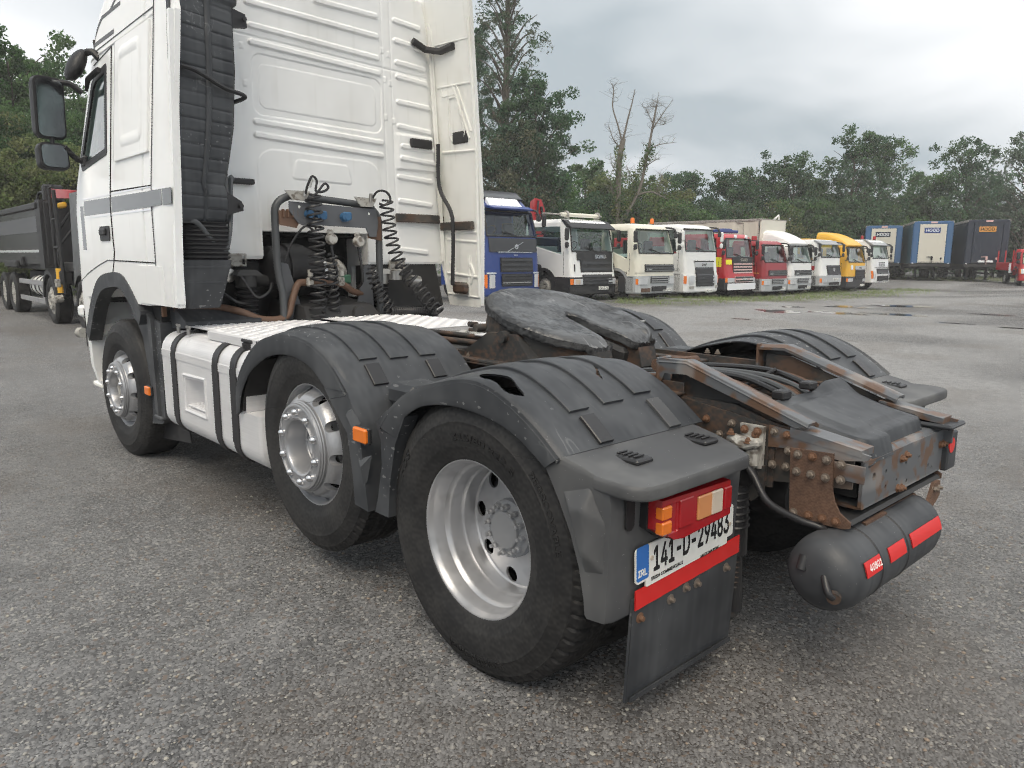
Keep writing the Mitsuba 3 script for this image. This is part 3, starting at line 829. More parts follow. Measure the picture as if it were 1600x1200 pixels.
def rim_convex(nh=72):
    p = [(.2985, -.006), (.2990, .0), (.2965, .004), (.2925, .003), (.2900, -.006), (.283, -.016), (.279, -.034), (.274, -.040), (.270, -.036), (.264, -.020), (.252, .012), (.240, .028), (.226, .035), (.2205, .037), (.2185, .042), (.2185, .050), (.214, .054), (.214, .060), (.2095, .064), (.2075, .0715), (.200, .074),
         (.1955, .074), (.1945, .073), (.1935, .068), (.1445, .068), (.1435, .073), (.1425, .074), (.139, .0735), (.132, .069), (.128, .06), (.122, .03), (.116, -.02), (.110, -.03), (.110, -.05), (.2, .02), (.23, -.0), (.262, -.05), (.275, -.06), (.29, -.02)]
    return cut(lathe(p, nh, closed_profile=True), *holes(10, .252, .026, -.1, .1, .1))


RIM_D, RIM_C = rim_dish(), rim_convex()
hexn = lambda r, L: lathe([(0, L), (r * .75, L), (r, L * .8), (r, 0)], 6)
NUT = mikit.ply(cat(hexn(.0165, .03), lathe([(.0, .045), (.010, .044), (.011, .02)], 10)), 'm_silver', smooth=30)
DOME = mikit.ply(cat(lathe([(0, .034), (.008, .0325), (.0145, .026), (.0175, .015), (.0185, 0)], 16), lathe([(.0215, .004), (.023, .0), (.023, -.002)], 16)), 'm_chrome', smooth=40)
WASH = mikit.ply(lathe([(0, .001), (.0245, .001), (.0245, 0)], 20), 'm_dark', smooth=30)


def wheel(parent, T, kind, name='wheel', detail=True, inner=None, rim_mat=None, lettered=False):
    """a wheel with its tyre at the transform T (axle along local y)"""
    t = (TYRE if detail else TYRE_LO).copy(); t.apply_transform(T)
    k = part(parent, name, t, 'm_rubber', 35)
    three = k.count('__') >= 2
    sub = (lambda nm, m, mat, sm=35: part(parent if three else k, nm, m, mat, sm))
    r_ = (RIM_D if kind == 'dish' else RIM_C).copy(); r_.apply_transform(T)
    sub('rim', r_, rim_mat or ('m_rim' if kind != 'dish' else 'm_silver'), 28)
    if detail:
        if kind == 'dish':
            m = cat(lathe([(0, -.135), (.066, -.135), (.072, -.139), (.075, -.150), (.105, -.158), (.112, -.164), (.114, -.19)], 40))
            m.apply_transform(T); sub('hub', m, 'm_hub')
            for a in np.arange(12) * math.pi / 6 + .1: inst(k, 'wheel_nut', NUT, T @ trs((.093 * math.cos(a), -.160, .093 * math.sin(a))) @ np.diag([.72, .9, .72, 1]))
        else:
            m = cat(lathe([(0, -.045), (.112, -.045)], 32), lathe([(0, -.0), (.055, -.005), (.062, -.02), (.066, -.045)], 32), *[box((.08 * math.cos(a), -.035, .08 * math.sin(a)), (.012, .03, .06), .003, rot([0, 1, 0], math.degrees(math.pi / 2 - a))) for a in np.arange(5) * 1.2566]) if kind == 'open' else \
                cat(lathe([(0, .04), (.05, .04), (.06, .036), (.066, .02), (.088, .0), (.112, -.02), (.115, -.05)], 40), *[cyl((.085 * math.cos(a), -.0, .085 * math.sin(a)), (.085 * math.cos(a), .012, .085 * math.sin(a)), .011, n=8) for a in np.arange(8) * .7854])
            m.apply_transform(T); sub('hub', m, 'm_silver' if kind == 'open' else 'm_cast')
            for a in np.arange(10) * math.pi / 5 + .25:
                inst(k, 'wheel_nut', DOME, T @ trs((.169 * math.cos(a), .060, .169 * math.sin(a))))
    if lettered:
        for s, h_, rd, a0, sp in (('Continental', .043, .452, 176, 40), ('HD3', .034, .452, -62, 15), ('315/80 R22.5', .026, .385, 12, 52), ('REGROOVABLE', .018, .455, 62, 36)):
            m = wall_text(s, h_, rd, .0215 if rd > .44 else .0305, a0, sp, .004); m.apply_transform(T); sub('lettering', m, 'm_dark', False)
    return k


mirr = lambda y, x, z: trs((x, -y, z), rot([0, 0, 1], 180))
wheel(T_, trs((0, 1.22, .52)), 'dish', lettered=True)
wheel(T_, trs((0, .87, .52)), 'dish', detail=False)
TYRE_BIG, TYRE = TYRE, tyre_mesh(R=.517)
wheel(T_, trs((1.228, 1.22, .643)), 'open', lettered=False)
TYRE = TYRE_BIG
TYRE = tyre_mesh(n=180, lug=False)
wheel(T_, trs((4.22, 1.235, .52), rot([0, 0, 1], 1.7)), 'hub', rim_mat='m_rim')
TYRE = TYRE_BIG
for x, y, z, kd in ((0, 1.22, .52, 'dish'), (0, .87, .52, 'dish'), (1.228, 1.22, .62, 'open'), (4.22, 1.2, .52, 'hub')):
    wheel(T_, mirr(y, x, z), kd, detail=False)
tp('axle', cat(cyl((0, -.9, .52), (0, .9, .52), .075), lathe([(.0, .2), (.16, .14), (.22, 0), (.16, -.14), (0, -.2)], 24, 'x').apply_translation([0, 0, .53])), 'm_chassis', 30)
tp('axle', cyl((1.228, -1.0, .65), (1.228, 1.0, .65), .06), 'm_chassis', 30)
tp('axle', cyl((4.22, -1.0, .5), (4.22, 1.0, .5), .07), 'm_chassis', 30)

# ---------------------------------------------------------------- mudguards
def curve(P, n, k=10):
    P = smooth_path([(x, 0, z) for x, z in P], k)[:, [0, 2]]
    d = np.r_[0, np.cumsum(np.hypot(*np.diff(P, axis=0).T))]
    s = np.linspace(0, d[-1], n)
    return np.stack([np.interp(s, d, P[:, 0]), np.interp(s, d, P[:, 1])], 1), s


def guard(name, crest, sidein, y0, y1, ribs, hole=None, sgn=1, mat='m_plastic', crown=.018, ny=70, n=150, pads=()):
    """a moulded wheel cover: crest = outer profile in x, z from front to rear; ribs = raised bars (s0, s1, y centre, half width)"""
    C_, s = curve(crest, n)
    tg = np.gradient(C_, axis=0); tg /= np.linalg.norm(tg, axis=1, keepdims=True)
    nr = np.stack([-tg[:, 1], tg[:, 0]], 1); nr *= np.sign((nr * (C_ - A([C_[:, 0].mean(), .3]))).sum(1).mean())
    y = np.linspace(y1, y0, ny)
    Sg, Yg = np.meshgrid(s / s[-1], y, indexing='ij')
    h_ = crown * (1 - ((Yg - (y0 + y1) / 2) / ((y1 - y0) / 2)) ** 2) * np.sin(np.pi * Sg) - .028 * np.exp(-(y1 - Yg) / .016)
    for s0, s1, yc, hw_, e in ribs:
        d = rbox(Sg * s[-1], Yg, (s0 + s1) / 2 * s[-1], yc, (s1 - s0) / 2 * s[-1], hw_, .012)
        h_ = h_ + e * ss(.007, -.005, d) * .75 + e * .25 * ss(-.004, -.014, d)
    G = np.stack([C_[:, 0][:, None] + nr[:, 0][:, None] * h_, sgn * Yg, C_[:, 1][:, None] + nr[:, 1][:, None] * h_], -1)
    if hole is not None:
        m = tm(G.reshape(-1, 3), np.zeros((0, 3), int)) if False else None
    th = .006
    du, dv = np.gradient(G, axis=0), np.gradient(G, axis=1)
    m = sheet(G, th, flip=False)
    c = m.triangles_center; 
    # outward: away from the axle
    ctr = A([C_[:, 0].mean(), .3])
    kx = slice(0, (n - 1) * (ny - 1))
    d = ((c[kx][:, [0, 2]] - ctr) * m.face_normals[kx][:, [0, 2]]).sum()
    if d < 0: m = sheet(G, th, flip=True)
    if hole is not None:
        ok = ~np.array([hole(x_, y_) for x_, y_ in zip(*(m.triangles_center[:, [0, 1]].T))])
        m = trimesh.Trimesh(m.vertices, m.faces[ok], process=False)
    k = tp(name, m, mat, 45)
    # the outer skirt, from the crest down to the wheel opening
    I_, _ = curve(sidein, n)
    rows = []
    for t in (0, .06, .3, .7, .94, 1.0):
        q = C_ * (1 - t) + I_ * t + nr * (-.016 if t < .01 else 0)
        rows.append(np.stack([q[:, 0], np.full(n, sgn * (y1 - (.004 if t in (0, 1.0) else 0) + .004 * math.sin(math.pi * t))), q[:, 1]], 1))
    rows = rows[::-1] if sgn > 0 else rows
    sk = sheet(rows, .008)
    if sk.face_normals[:100, 1].mean() * sgn < 0: sk = sheet(rows[::-1], .008)
    part(k, 'skirt', sk, mat, 45)
    return k


mid_crest = [(2.004, .683), (1.99, .82), (1.93, .925), (1.80, 1.04), (1.656, 1.118), (1.50, 1.158), (1.349, 1.174), (1.2, 1.170), (1.06, 1.138), (.92, 1.07), (.80, .965)]
mid_in = [(1.965, .69), (1.94, .77), (1.89, .845), (1.80, .93), (1.694, .988), (1.58, 1.035), (1.464, 1.06), (1.35, 1.068), (1.248, 1.062), (1.12, 1.03), (1.0, .96)]
rear_crest = [(.56, .86), (.50, .925), (.43, .98), (.351, 1.027), (.24, 1.07), (.138, 1.098), (.03, 1.122), (-.06, 1.128), (-.15, 1.113), (-.26, 1.07), (-.37, 1.008), (-.47, .935)]
rear_in = [(.43, .83), (.40, .885), (.368, .925), (.30, .965), (.249, .985), (.17, 1.002), (.084, 1.012), (-.01, 1.012), (-.1, 1.004), (-.2, .985), (-.29, .95), (-.40, .885)]
R3 = [(.30, .72, 1.06, .05, .010), (.32, .78, .88, .05, .010), (.34, .80, .70, .05, .010), (.30, .33, .60, .0, 0)]
ribsM = [(.22, .90, 1.09, .046, .016), (.22, .905, .93, .05, .016), (.22, .91, .765, .046, .016)]
ribsR = [(.14, .873, 1.056, .048, .016), (.12, .864, .874, .054, .016), (.12, .852, .688, .05, .016)]
hole1 = lambda x, y: ((x + .13) / .105) ** 2 + ((y - 1.205) / .034 + .25 * math.sin(x * 40)) ** 2 < 1
def holeR(x, y):
    return hole1(x, y) or (abs(x + .19 + (y - .78) * 1.2) < .006 + .010 * math.sin(y * 45) ** 2 and .72 < y < .84)
def soft(P, e=.012, it=12):
    m = from_m3(to_m3(hull(P)).refine_to_length(e)); m.merge_vertices()
    trimesh.smoothing.filter_taubin(m, iterations=it)
    return m


def shelf_skin(Y):
    P = [(-.40, 1.235, .035), (-.47, 1.235, .012), (-.565, 1.24, .002), (-.60, 1.262, 0), (-.70, 1.266, 0)] + [(-.70 - .075 * math.sin(a), 1.186 + .08 * math.cos(a), -.004 * math.sin(a)) for a in np.radians([15, 30, 45, 60, 75])] + [(-.777, 1.15, -.004), (-.775, .74, -.004)] + \
        [(-.73 - .045 * math.cos(a), .70 - .05 * math.sin(a), -.003) for a in np.radians([10, 30, 50, 70])] + [(-.70, .625, 0), (-.60, .56, 0), (-.47, .50, .012), (-.40, .49, .035)]
    c = A([-.56, .90]); rows = []
    for z, k in ((.856, .95), (.858, .985), (.865, 1.0), (.888, 1.0), (.896, .992), (.901, .978), (.903, .94)):
        rows.append([(c[0] + (x - c[0]) * (k if x < -.5 else 1), Y(c[1] + (y - c[1]) * k), z + dz_) for x, y, dz_ in P])
    return skin(rows)


for sg in (1, -1):
    GM = guard('mid_mudguard', mid_crest, mid_in, .56, 1.27, (), None, sg, ny=60, n=140, crown=.03)
    GR = guard('rear_mudguard', rear_crest, rear_in, .50, 1.27, (), holeR if sg > 0 else None, sg, ny=180, n=200, crown=.022)
    Y = lambda y: sg * y
    def boxy(c, s, b=.006, R=None): return box((c[0], sg * c[1], c[2]), s, b, R)
    # lower rear leg of the middle cover and the front leg of the rear one
    def leg(P, y0, y1, th, m='m_plastic', nm='mudguard_leg', par=None):
        rows = [[(x, sg * y1, z) for x, z in P], [(x, sg * y0, z) for x, z in P]]
        return part(par or GM, nm, prism(Polygon([(x, z) for x, z in P]), sg * y0, sg * y1), m, 30)
    leg([(.80, .965), (.92, 1.06), (1.0, .955), (.89, .85), (.81, .78), (.775, .6), (.765, .47), (.655, .464), (.68, .62), (.70, .75), (.72, .85)], .98, 1.268, 0)
    leg([(.80, .975), (.72, .86), (.70, .75), (.675, .62), (.655, .464), (.70, .464), (.72, .62), (.745, .75), (.765, .85), (.84, .955)], .57, .98, 0)
    leg([(.575, .87), (.50, .93), (.37, .925), (.44, .80), (.485, .62), (.50, .48), (.60, .48), (.575, .55), (.54, .70), (.545, .80)], 1.20, 1.268, 0, par=GR)
    leg([(.575, .87), (.52, .905), (.49, .86), (.50, .62), (.50, .48), (.60, .48), (.575, .55), (.54, .70), (.545, .80)], .57, 1.2, 0, par=GR)
    part(GM, 'guard_liner', prism([(1.975, .70), (1.965, .80), (1.90, .92), (1.80, 1.02), (1.76, 1.0), (1.86, .90), (1.93, .78), (1.94, .70)], Y(.57), Y(1.25)), 'm_dark', 30)
    part(GM, 'link_block', boxy((.66, 1.0, .945), (.20, .20, .10), .025), 'm_plastic', 30)
    part(GM, 'side_rib', list((hull([(.80, Y(1.265), .885), (.72, Y(1.265), .80), (.70, Y(1.265), .84), (.76, Y(1.265), .90), (.78, Y(1.29), .87), (.73, Y(1.29), .82)]), hull([(.73, Y(1.265), .68), (.69, Y(1.265), .56), (.66, Y(1.265), .60), (.62, Y(1.265), .72), (.68, Y(1.285), .66)]))), 'm_plastic', 30)
    # rubber straps that hold the covers
    def strap(crest, s0, s1, yc, w, th, mat, par, crown, y0, nm='rubber_strap'):
        """a band lying on a cover, following its crown"""
        C_, s = curve(crest, 240); fr0 = np.linspace(0, 1, 240); a_, b_ = int(s0 * 239), int(s1 * 239) + 1
        tg = np.gradient(C_, axis=0); nr = np.stack([-tg[:, 1], tg[:, 0]], 1); nr /= np.linalg.norm(nr, axis=1, keepdims=True)
        if nr[120, 1] < 0: nr = -nr
        C_, nr, fr0 = C_[a_:b_:2], nr[a_:b_:2], fr0[a_:b_:2]
        kr = lambda y: (crown * (1 - ((y - (y0 + 1.27) / 2) / ((1.27 - y0) / 2)) ** 2) * np.sin(np.pi * fr0))[:, None]
        rows = []
        for d, ww in ((th - .003, w), (th, w - .007), (th, -w + .007), (th - .003, -w), (-.008, -w), (-.008, w)):
            q = C_ + nr * (kr(yc + ww / 2) + d); rows.append(np.stack([q[:, 0], np.full(len(q), Y(yc + ww / 2)), q[:, 1]], 1))
        return part(par, nm, skin(np.swapaxes(A(rows), 0, 1)), mat, 25)
    for s0, s1, yc, hw_, e in ribsM: strap(mid_crest, s0, s1, yc, 2 * hw_, .011, 'm_plastic', GM, .03, .56, 'raised_rib')
    for s0, s1, yc, hw_, e in ribsR: strap(rear_crest, s0, s1, yc, 2 * hw_, .011, 'm_plastic', GR, .022, .50, 'raised_rib')
    strap(mid_crest, .92, .999, 1.09, .075, .012, 'm_hose', GM, .03, .56); strap(mid_crest, .925, .999, .76, .075, .012, 'm_hose', GM, .03, .56)
    strap(rear_crest, .895, .999, 1.046, .068, .012, 'm_hose', GR, .022, .50); strap(rear_crest, .88, .999, .673, .07, .012, 'm_faded' if sg > 0 else 'm_hose', GR, .022, .50)
    # rear moulding: shelf, end wall and outer cheek
    SHf = tp('rear_moulding', cat(
        shelf_skin(Y)
        ), 'm_faded', 30, label='scuffed grey moulding over the left rear lamp' if sg > 0 else None)
    if scene[SHf]: pass
    rows = []
    for z, xo, xb in ((.935, -.395, -.46), (.915, -.395, -.56), (.885, -.40, -.66), (.80, -.455, -.672), (.70, -.51, -.668), (.60, -.548, -.664), (.50, -.57, -.66), (.455, -.575, -.66), (.445, -.585, -.655)):
        rows.append([(xo, Y(1.262), z), (xb + .05, Y(1.262 - .004), z), (xb + .012, Y(1.25), z), (xb, Y(1.22), z), (xb, Y(.56), z), (xb + .02, Y(.56), z), (xb + .03, Y(1.2), z), (xb + .07, Y(1.235), z), (xo, Y(1.24), z)])
    part(SHf, 'end_wall', skin(rows), 'm_faded', 35)
    part(SHf, 'moulded_bulge', soft([(-.47, Y(1.256), .83), (-.585, Y(1.256), .865), (-.645, Y(1.25), .76), (-.64, Y(1.25), .60), (-.57, Y(1.256), .585), (-.53, Y(1.295), .79), (-.585, Y(1.30), .80), (-.60, Y(1.295), .66), (-.575, Y(1.29), .66)]), 'm_faded', 40)
    part(SHf, 'slot', slab(rrect(.04, .13, .02), (-.676, Y(1.185), .80), (0, -sg, 0), (0, 0, 1), .0045).apply_translation([-.002 * sg if False else -.0, 0, 0]), 'm_dark', 30)
    for yc in (1.046, .673):
        part(SHf, 'strap_foot', cat(boxy((-.55, yc, .912), (.15, .085, .018), .006, rot([0, 1, 0], 0)), *[boxy((-.53 - .022 * i, yc, .9255), (.008, .05, .006), .002) for i in range(4)]), 'm_hose', 30)
    part(SHf, 'mud_flap', sheet([[(-.655 - .02 * math.sin((z - .13) * 3) + .008 * math.sin(t * 3) * (.5 - z), Y(1.15 - .6 * t), z + .012 * t * (z < .2)) for t in np.linspace(0, 1, 12)] for z in np.linspace(.50, .145, 10)], .010, flip=sg < 0), 'm_plastic', 40, label='black rubber mud flap')
    part(SHf, 'flap_hem', prism([(-.669, .150), (-.670, .166), (-.664, .166), (-.663, .150)], Y(.56), Y(1.14)), 'm_plastic', 30)
# lamp, number plate and reflective strip on the near side
SH = [k for k in scene if k.startswith(T_ + '__rear_moulding') and k.count('__') == 1][0]
lp = [(1.127, .836), (.745, .826), (.738, .70), (1.01, .682), (1.06, .690), (1.127, .735)]
RL = tp('rear_lamp', cut(hull([(-.675, y, z) for y, z in lp] + [(-.748, .93 + (y - .93) * .975, .76 + (z - .76) * .93) for y, z in lp]), box((-.773, 1.075, .765), (.06, .075, .095), .004), box((-.773, .867, .765), (.06, .146, .084), .004)), 'm_red', 24, label='red rear lamp cluster with amber and clear windows')
tp('amber_lens', list((box((-.739, 1.101, .790), (.03, .048, .040), .004), box((-.740, 1.101, .743), (.03, .048, .040), .004))), 'm_amber', 30, RL)
tp('orange_lens', box((-.747, .898, .765), (.012, .076, .078), .004), 'm_orangel', 30, RL)
tp('clear_lens', box((-.747, .827, .765), (.012, .062, .078), .004), 'm_clear', 30, RL)
tp('lamp_housing', hull([(-.66, y, z) for y, z in lp] + [(-.70, .93 + (y - .93) * 1.02, .76 + (z - .76) * 1.04) for y, z in lp]), 'm_black', 30, RL)
tp('red_pane', list((box((-.7475, .765, .765), (.012, .040, .075), .003), box((-.7475, 1.0, .77), (.012, .07, .09), .003))), 'm_red', 30, RL)
yc, zc, xp = .880, .622, -.676
NP = tp('number_plate', slab(rrect(.545, .115, .012), (xp, yc, zc), (0, -1, .05), (0, 0, 1), .006), 'm_platewhite', 30, label='number plate reading 141-D-29483')
NPR = lambda o, s, h, w, mat, nm, d=.0012: tp(nm, text(s, h, o, (0, -1, .05), (0, 0, 1), d, w), mat, False, NP)
# plate faces rearwards (-x): right x up must give -x
tp('plate_band', slab(rrect(.06, .112, .008), (xp - .0062, yc + .2405, zc - .0052), (0, -1, .05), (0, 0, 1), .001), 'm_plateblue', False, NP)
NPR((xp - .0064, yc - .03, zc + .003), '141-D-29483', .078, .43, 'm_ink', 'plate_lettering')
NPR((xp - .0074, yc + .2405, zc - .036), 'IRL', .022, .045, 'm_platewhite', 'plate_lettering')
tp('plate_edge', slab(rrect(.46, .024, .004), (xp - .0003, yc - .01, zc - .067), (0, -1, .05), (0, 0, 1), .006), 'm_platewhite', 30, NP)
NPR((xp - .0066, yc + .11, zc - .066), 'IRISH COMMERCIALS', .0105, .17, 'm_ink', 'plate_lettering')
NPR((xp - .0066, yc - .13, zc - .069), 'SALES DAN RYAN', .0095, .11, 'm_ink', 'plate_lettering')
for yy in (yc + .195, yc - .25): tp('plate_screw', slab(rrect(.016, .016, .0075, 3), (xp - .006, yy, zc), (0, -1, 0), (0, 0, 1), .003), 'm_clear', 30, NP)
RS = tp('reflective_strip', sheet([[(-.672 - .0035 - .001 * math.sin(t * 40 + z * 60), 1.145 - .595 * t, .466 + .030 * t + z) for t in np.linspace(0, 1, 30)] for z in (0, .02, .022, .042, .044, .064)], .004, flip=False), 'm_redtape', 30, label='red reflective strip under the number plate')
for yy, zz in ((1.11, .43), (.95, .44), (.80, .45), (.865, .455), (.62, .455)):
    tp('flap_bolt', cat(lathe([(0, .02), (.008, .019), (.010, .006), (.018, .004), (.018, 0)], 12, 'y').apply_transform(trs((-.668, yy, zz - .0), rot([0, 0, 1], 90)))), 'm_bolt' if yy < 1 else 'm_boltrust', 30, SH)
for xx, zz, nm in ((.672, .80, 0), (3.63, .583, 1)):
    tp('side_marker', cat(box((xx, 1.285 if not nm else 1.245, zz), (.10, .022, .062), .006)), 'm_amber', 30)
    tp('marker_base', box((xx, 1.272 if not nm else 1.232, zz), (.11, .02, .072), .006), 'm_black', 30)
tp('side_marker', box((3.36, 1.18, 1.16), (.03, .03, .07), .004), 'm_boltrust', 30)
# splash panel behind the front wheel
sp = [(4.03, 1.105), (3.86, 1.12), (3.70, 1.175), (3.60, 1.14), (3.56, 1.10), (3.40, 1.08), (3.43, .40), (3.50, .355), (3.98, .285), (4.0, .32), (3.90, .40), (3.78, .56), (3.74, .75), (3.80, .95), (3.9, 1.05)]
SPL = tp('splash_panel', prism(sp, .62, 1.20), 'm_grey' if False else 'm_plastic', 30)
tp('panel_rib', cat(prism([(3.52, 1.10), (3.60, 1.14), (3.56, .45), (3.50, .42)], 1.2, 1.225), box((3.52, 1.21, .40), (.16, .03, .03), .008)), 'm_plastic', 30, SPL)
tp('mud_flap', prism([(3.93, .30), (3.24, .37), (3.21, .255), (3.9, .17)], 1.10, 1.112), 'm_hose', 30, SPL)
tp('arch_infill', prism([(3.80, 1.17), (3.32, 1.18), (3.12, 1.10), (3.12, 1.06), (3.4, 1.04), (3.80, 1.06)], .60, 1.12), 'm_plastic', 30)

# ---------------------------------------------------------------- fuel tank, straps, catwalk
def tank_loop(x, i=0.0):
    o = rrect(.62 - 2 * i, .66 - 2 * i, .12 - i * .5, 8)
    return np.stack([0 * o[:, 0] + x, .93 + o[:, 0], .705 + o[:, 1]], 1)
tk = skin([tank_loop(1.762, .03), tank_loop(1.772, .012), tank_loop(1.79), tank_loop(3.27), tank_loop(3.285, .004), tank_loop(3.30, .025)])
tk = cut(tk, hull([(x, y, z) for x, z in ((2.53, .565), (2.87, .565), (2.87, .775), (2.53, .79)) for y in (1.3,)] + [(x, 1.10, z) for x, z in ((2.56, .60), (2.84, .60), (2.84, .76), (2.56, .765))]),
         hull([(x, y, z) for x in (2.50, 2.86) for y, z in ((1.3, .99), (1.27, .93), (1.19, 1.01), (1.14, 1.1), (1.3, 1.1))]))
tk = cut(tk, box((1.6, .93, 1.0), (.66, 1, .62), .002))
TK = tp('fuel_tank', tk, 'm_tank', 24, label='white silver fuel tank with three black straps')
tp('tank_seam', cat(box((2.62, 1.242, .90), (1.30, .006, .05), .002)), 'm_tank', 30, TK)
tp('step_lip', cat(tube([(2.52, 1.238, .56), (2.88, 1.238, .56), (2.885, 1.238, .79), (2.52, 1.238, .80), (2.52, 1.238, .56)], .012, 8)), 'm_tank', 30, TK)
tp('step_tread', cat(box((2.70, 1.17, .595), (.30, .13, .012), .003), *[box((2.57 + .037 * i, 1.21 - .03 * j, .603), (.02, .012, .006), .002) for i in range(8) for j in range(3)]), 'm_tank', 30, TK)
tp('step_tread', cat(*[box((2.56 + .037 * i, 1.17 + .02 * j, 1.02 - .02 * j), (.02, .012, .006), .002) for i in range(8) for j in range(2)]), 'm_tank', 30, TK)
for xs_, w in ((3.04, .075), (2.335, .075), (2.075, .075)):
    rows = []
    for x, i in ((xs_ - w / 2, -.002), (xs_ - w / 2, -.009), (xs_ + w / 2, -.009), (xs_ + w / 2, -.002)): rows.append(tank_loop(x, i))
    tp('tank_strap', skin(rows, True, False), 'm_black', 30, TK)
    tp('strap_edge', box((xs_ + .046, 1.2435, .70), (.022, .006, .42), .002), 'm_black', 30, TK)
for xs_ in (3.10, 2.92): tp('wing_nut', cat(cyl((xs_, 1.18, 1.035), (xs_, 1.18, 1.075), .012, n=8), box((xs_, 1.18, 1.085), (.07, .012, .02), .004)), 'm_steel', 30, TK)
tp('filler_cap', cat(cyl((2.05, 1.13, 1.02), (2.05, 1.14, 1.065), .055, n=20), box((2.05, 1.16, 1.07), (.14, .03, .02), .006)), 'm_black', 30, TK)


def chequer(x0, x1, y0, y1, z, step=.058):
    ms = [box(((x0 + x1) / 2, (y0 + y1) / 2, z), (x1 - x0, y1 - y0, .006), .002)]
    base = hull([(-.026, 0, 0), (.026, 0, 0), (0, .009, 0), (0, -.009, 0), (-.013, 0, .006), (.013, 0, .006)])
    i = 0
    for a, x in enumerate(np.arange(x0 + .025, x1 - .02, step)):
        for b, y in enumerate(np.arange(y0 + .025, y1 - .02, step)):
            m = base.copy(); m.apply_transform(trs((x, y, z + .003), rot([0, 0, 1], 45 if (a + b) % 2 else -45))); ms.append(m)
    return cat(*ms)
CW = tp('catwalk_plate', chequer(1.95, 2.62, .22, 1.16, 1.078), 'm_tank', 30, label='silver chequer plate step over the fuel tank')
tp('plate_edge', list((box((2.285, 1.163, 1.058), (.68, .006, .05), .002), box((2.62, .7, 1.06), (.006, .94, .046), .002), box((1.952, .7, 1.06), (.006, .9, .046), .002))), 'm_tank', 30, CW)
tp('catwalk_plate', chequer(2.66, 3.12, .22, 1.10, 1.07), 'm_tank', 30)
tp('catwalk_plate', chequer(1.90, 3.10, -.55, .18, 1.082), 'm_tank', 30)
tp('catwalk_plate', chequer(1.55, 1.86, -.50, -.05, 1.06), 'm_steel', 30)
tp('plate_foot', list((box((2.60, 1.14, 1.03), (.04, .03, .06), .005), box((3.08, 1.07, 1.03), (.04, .03, .06), .005), box((2.64, .66, 1.05), (.05, .9, .03), .005))), 'm_black', 30)
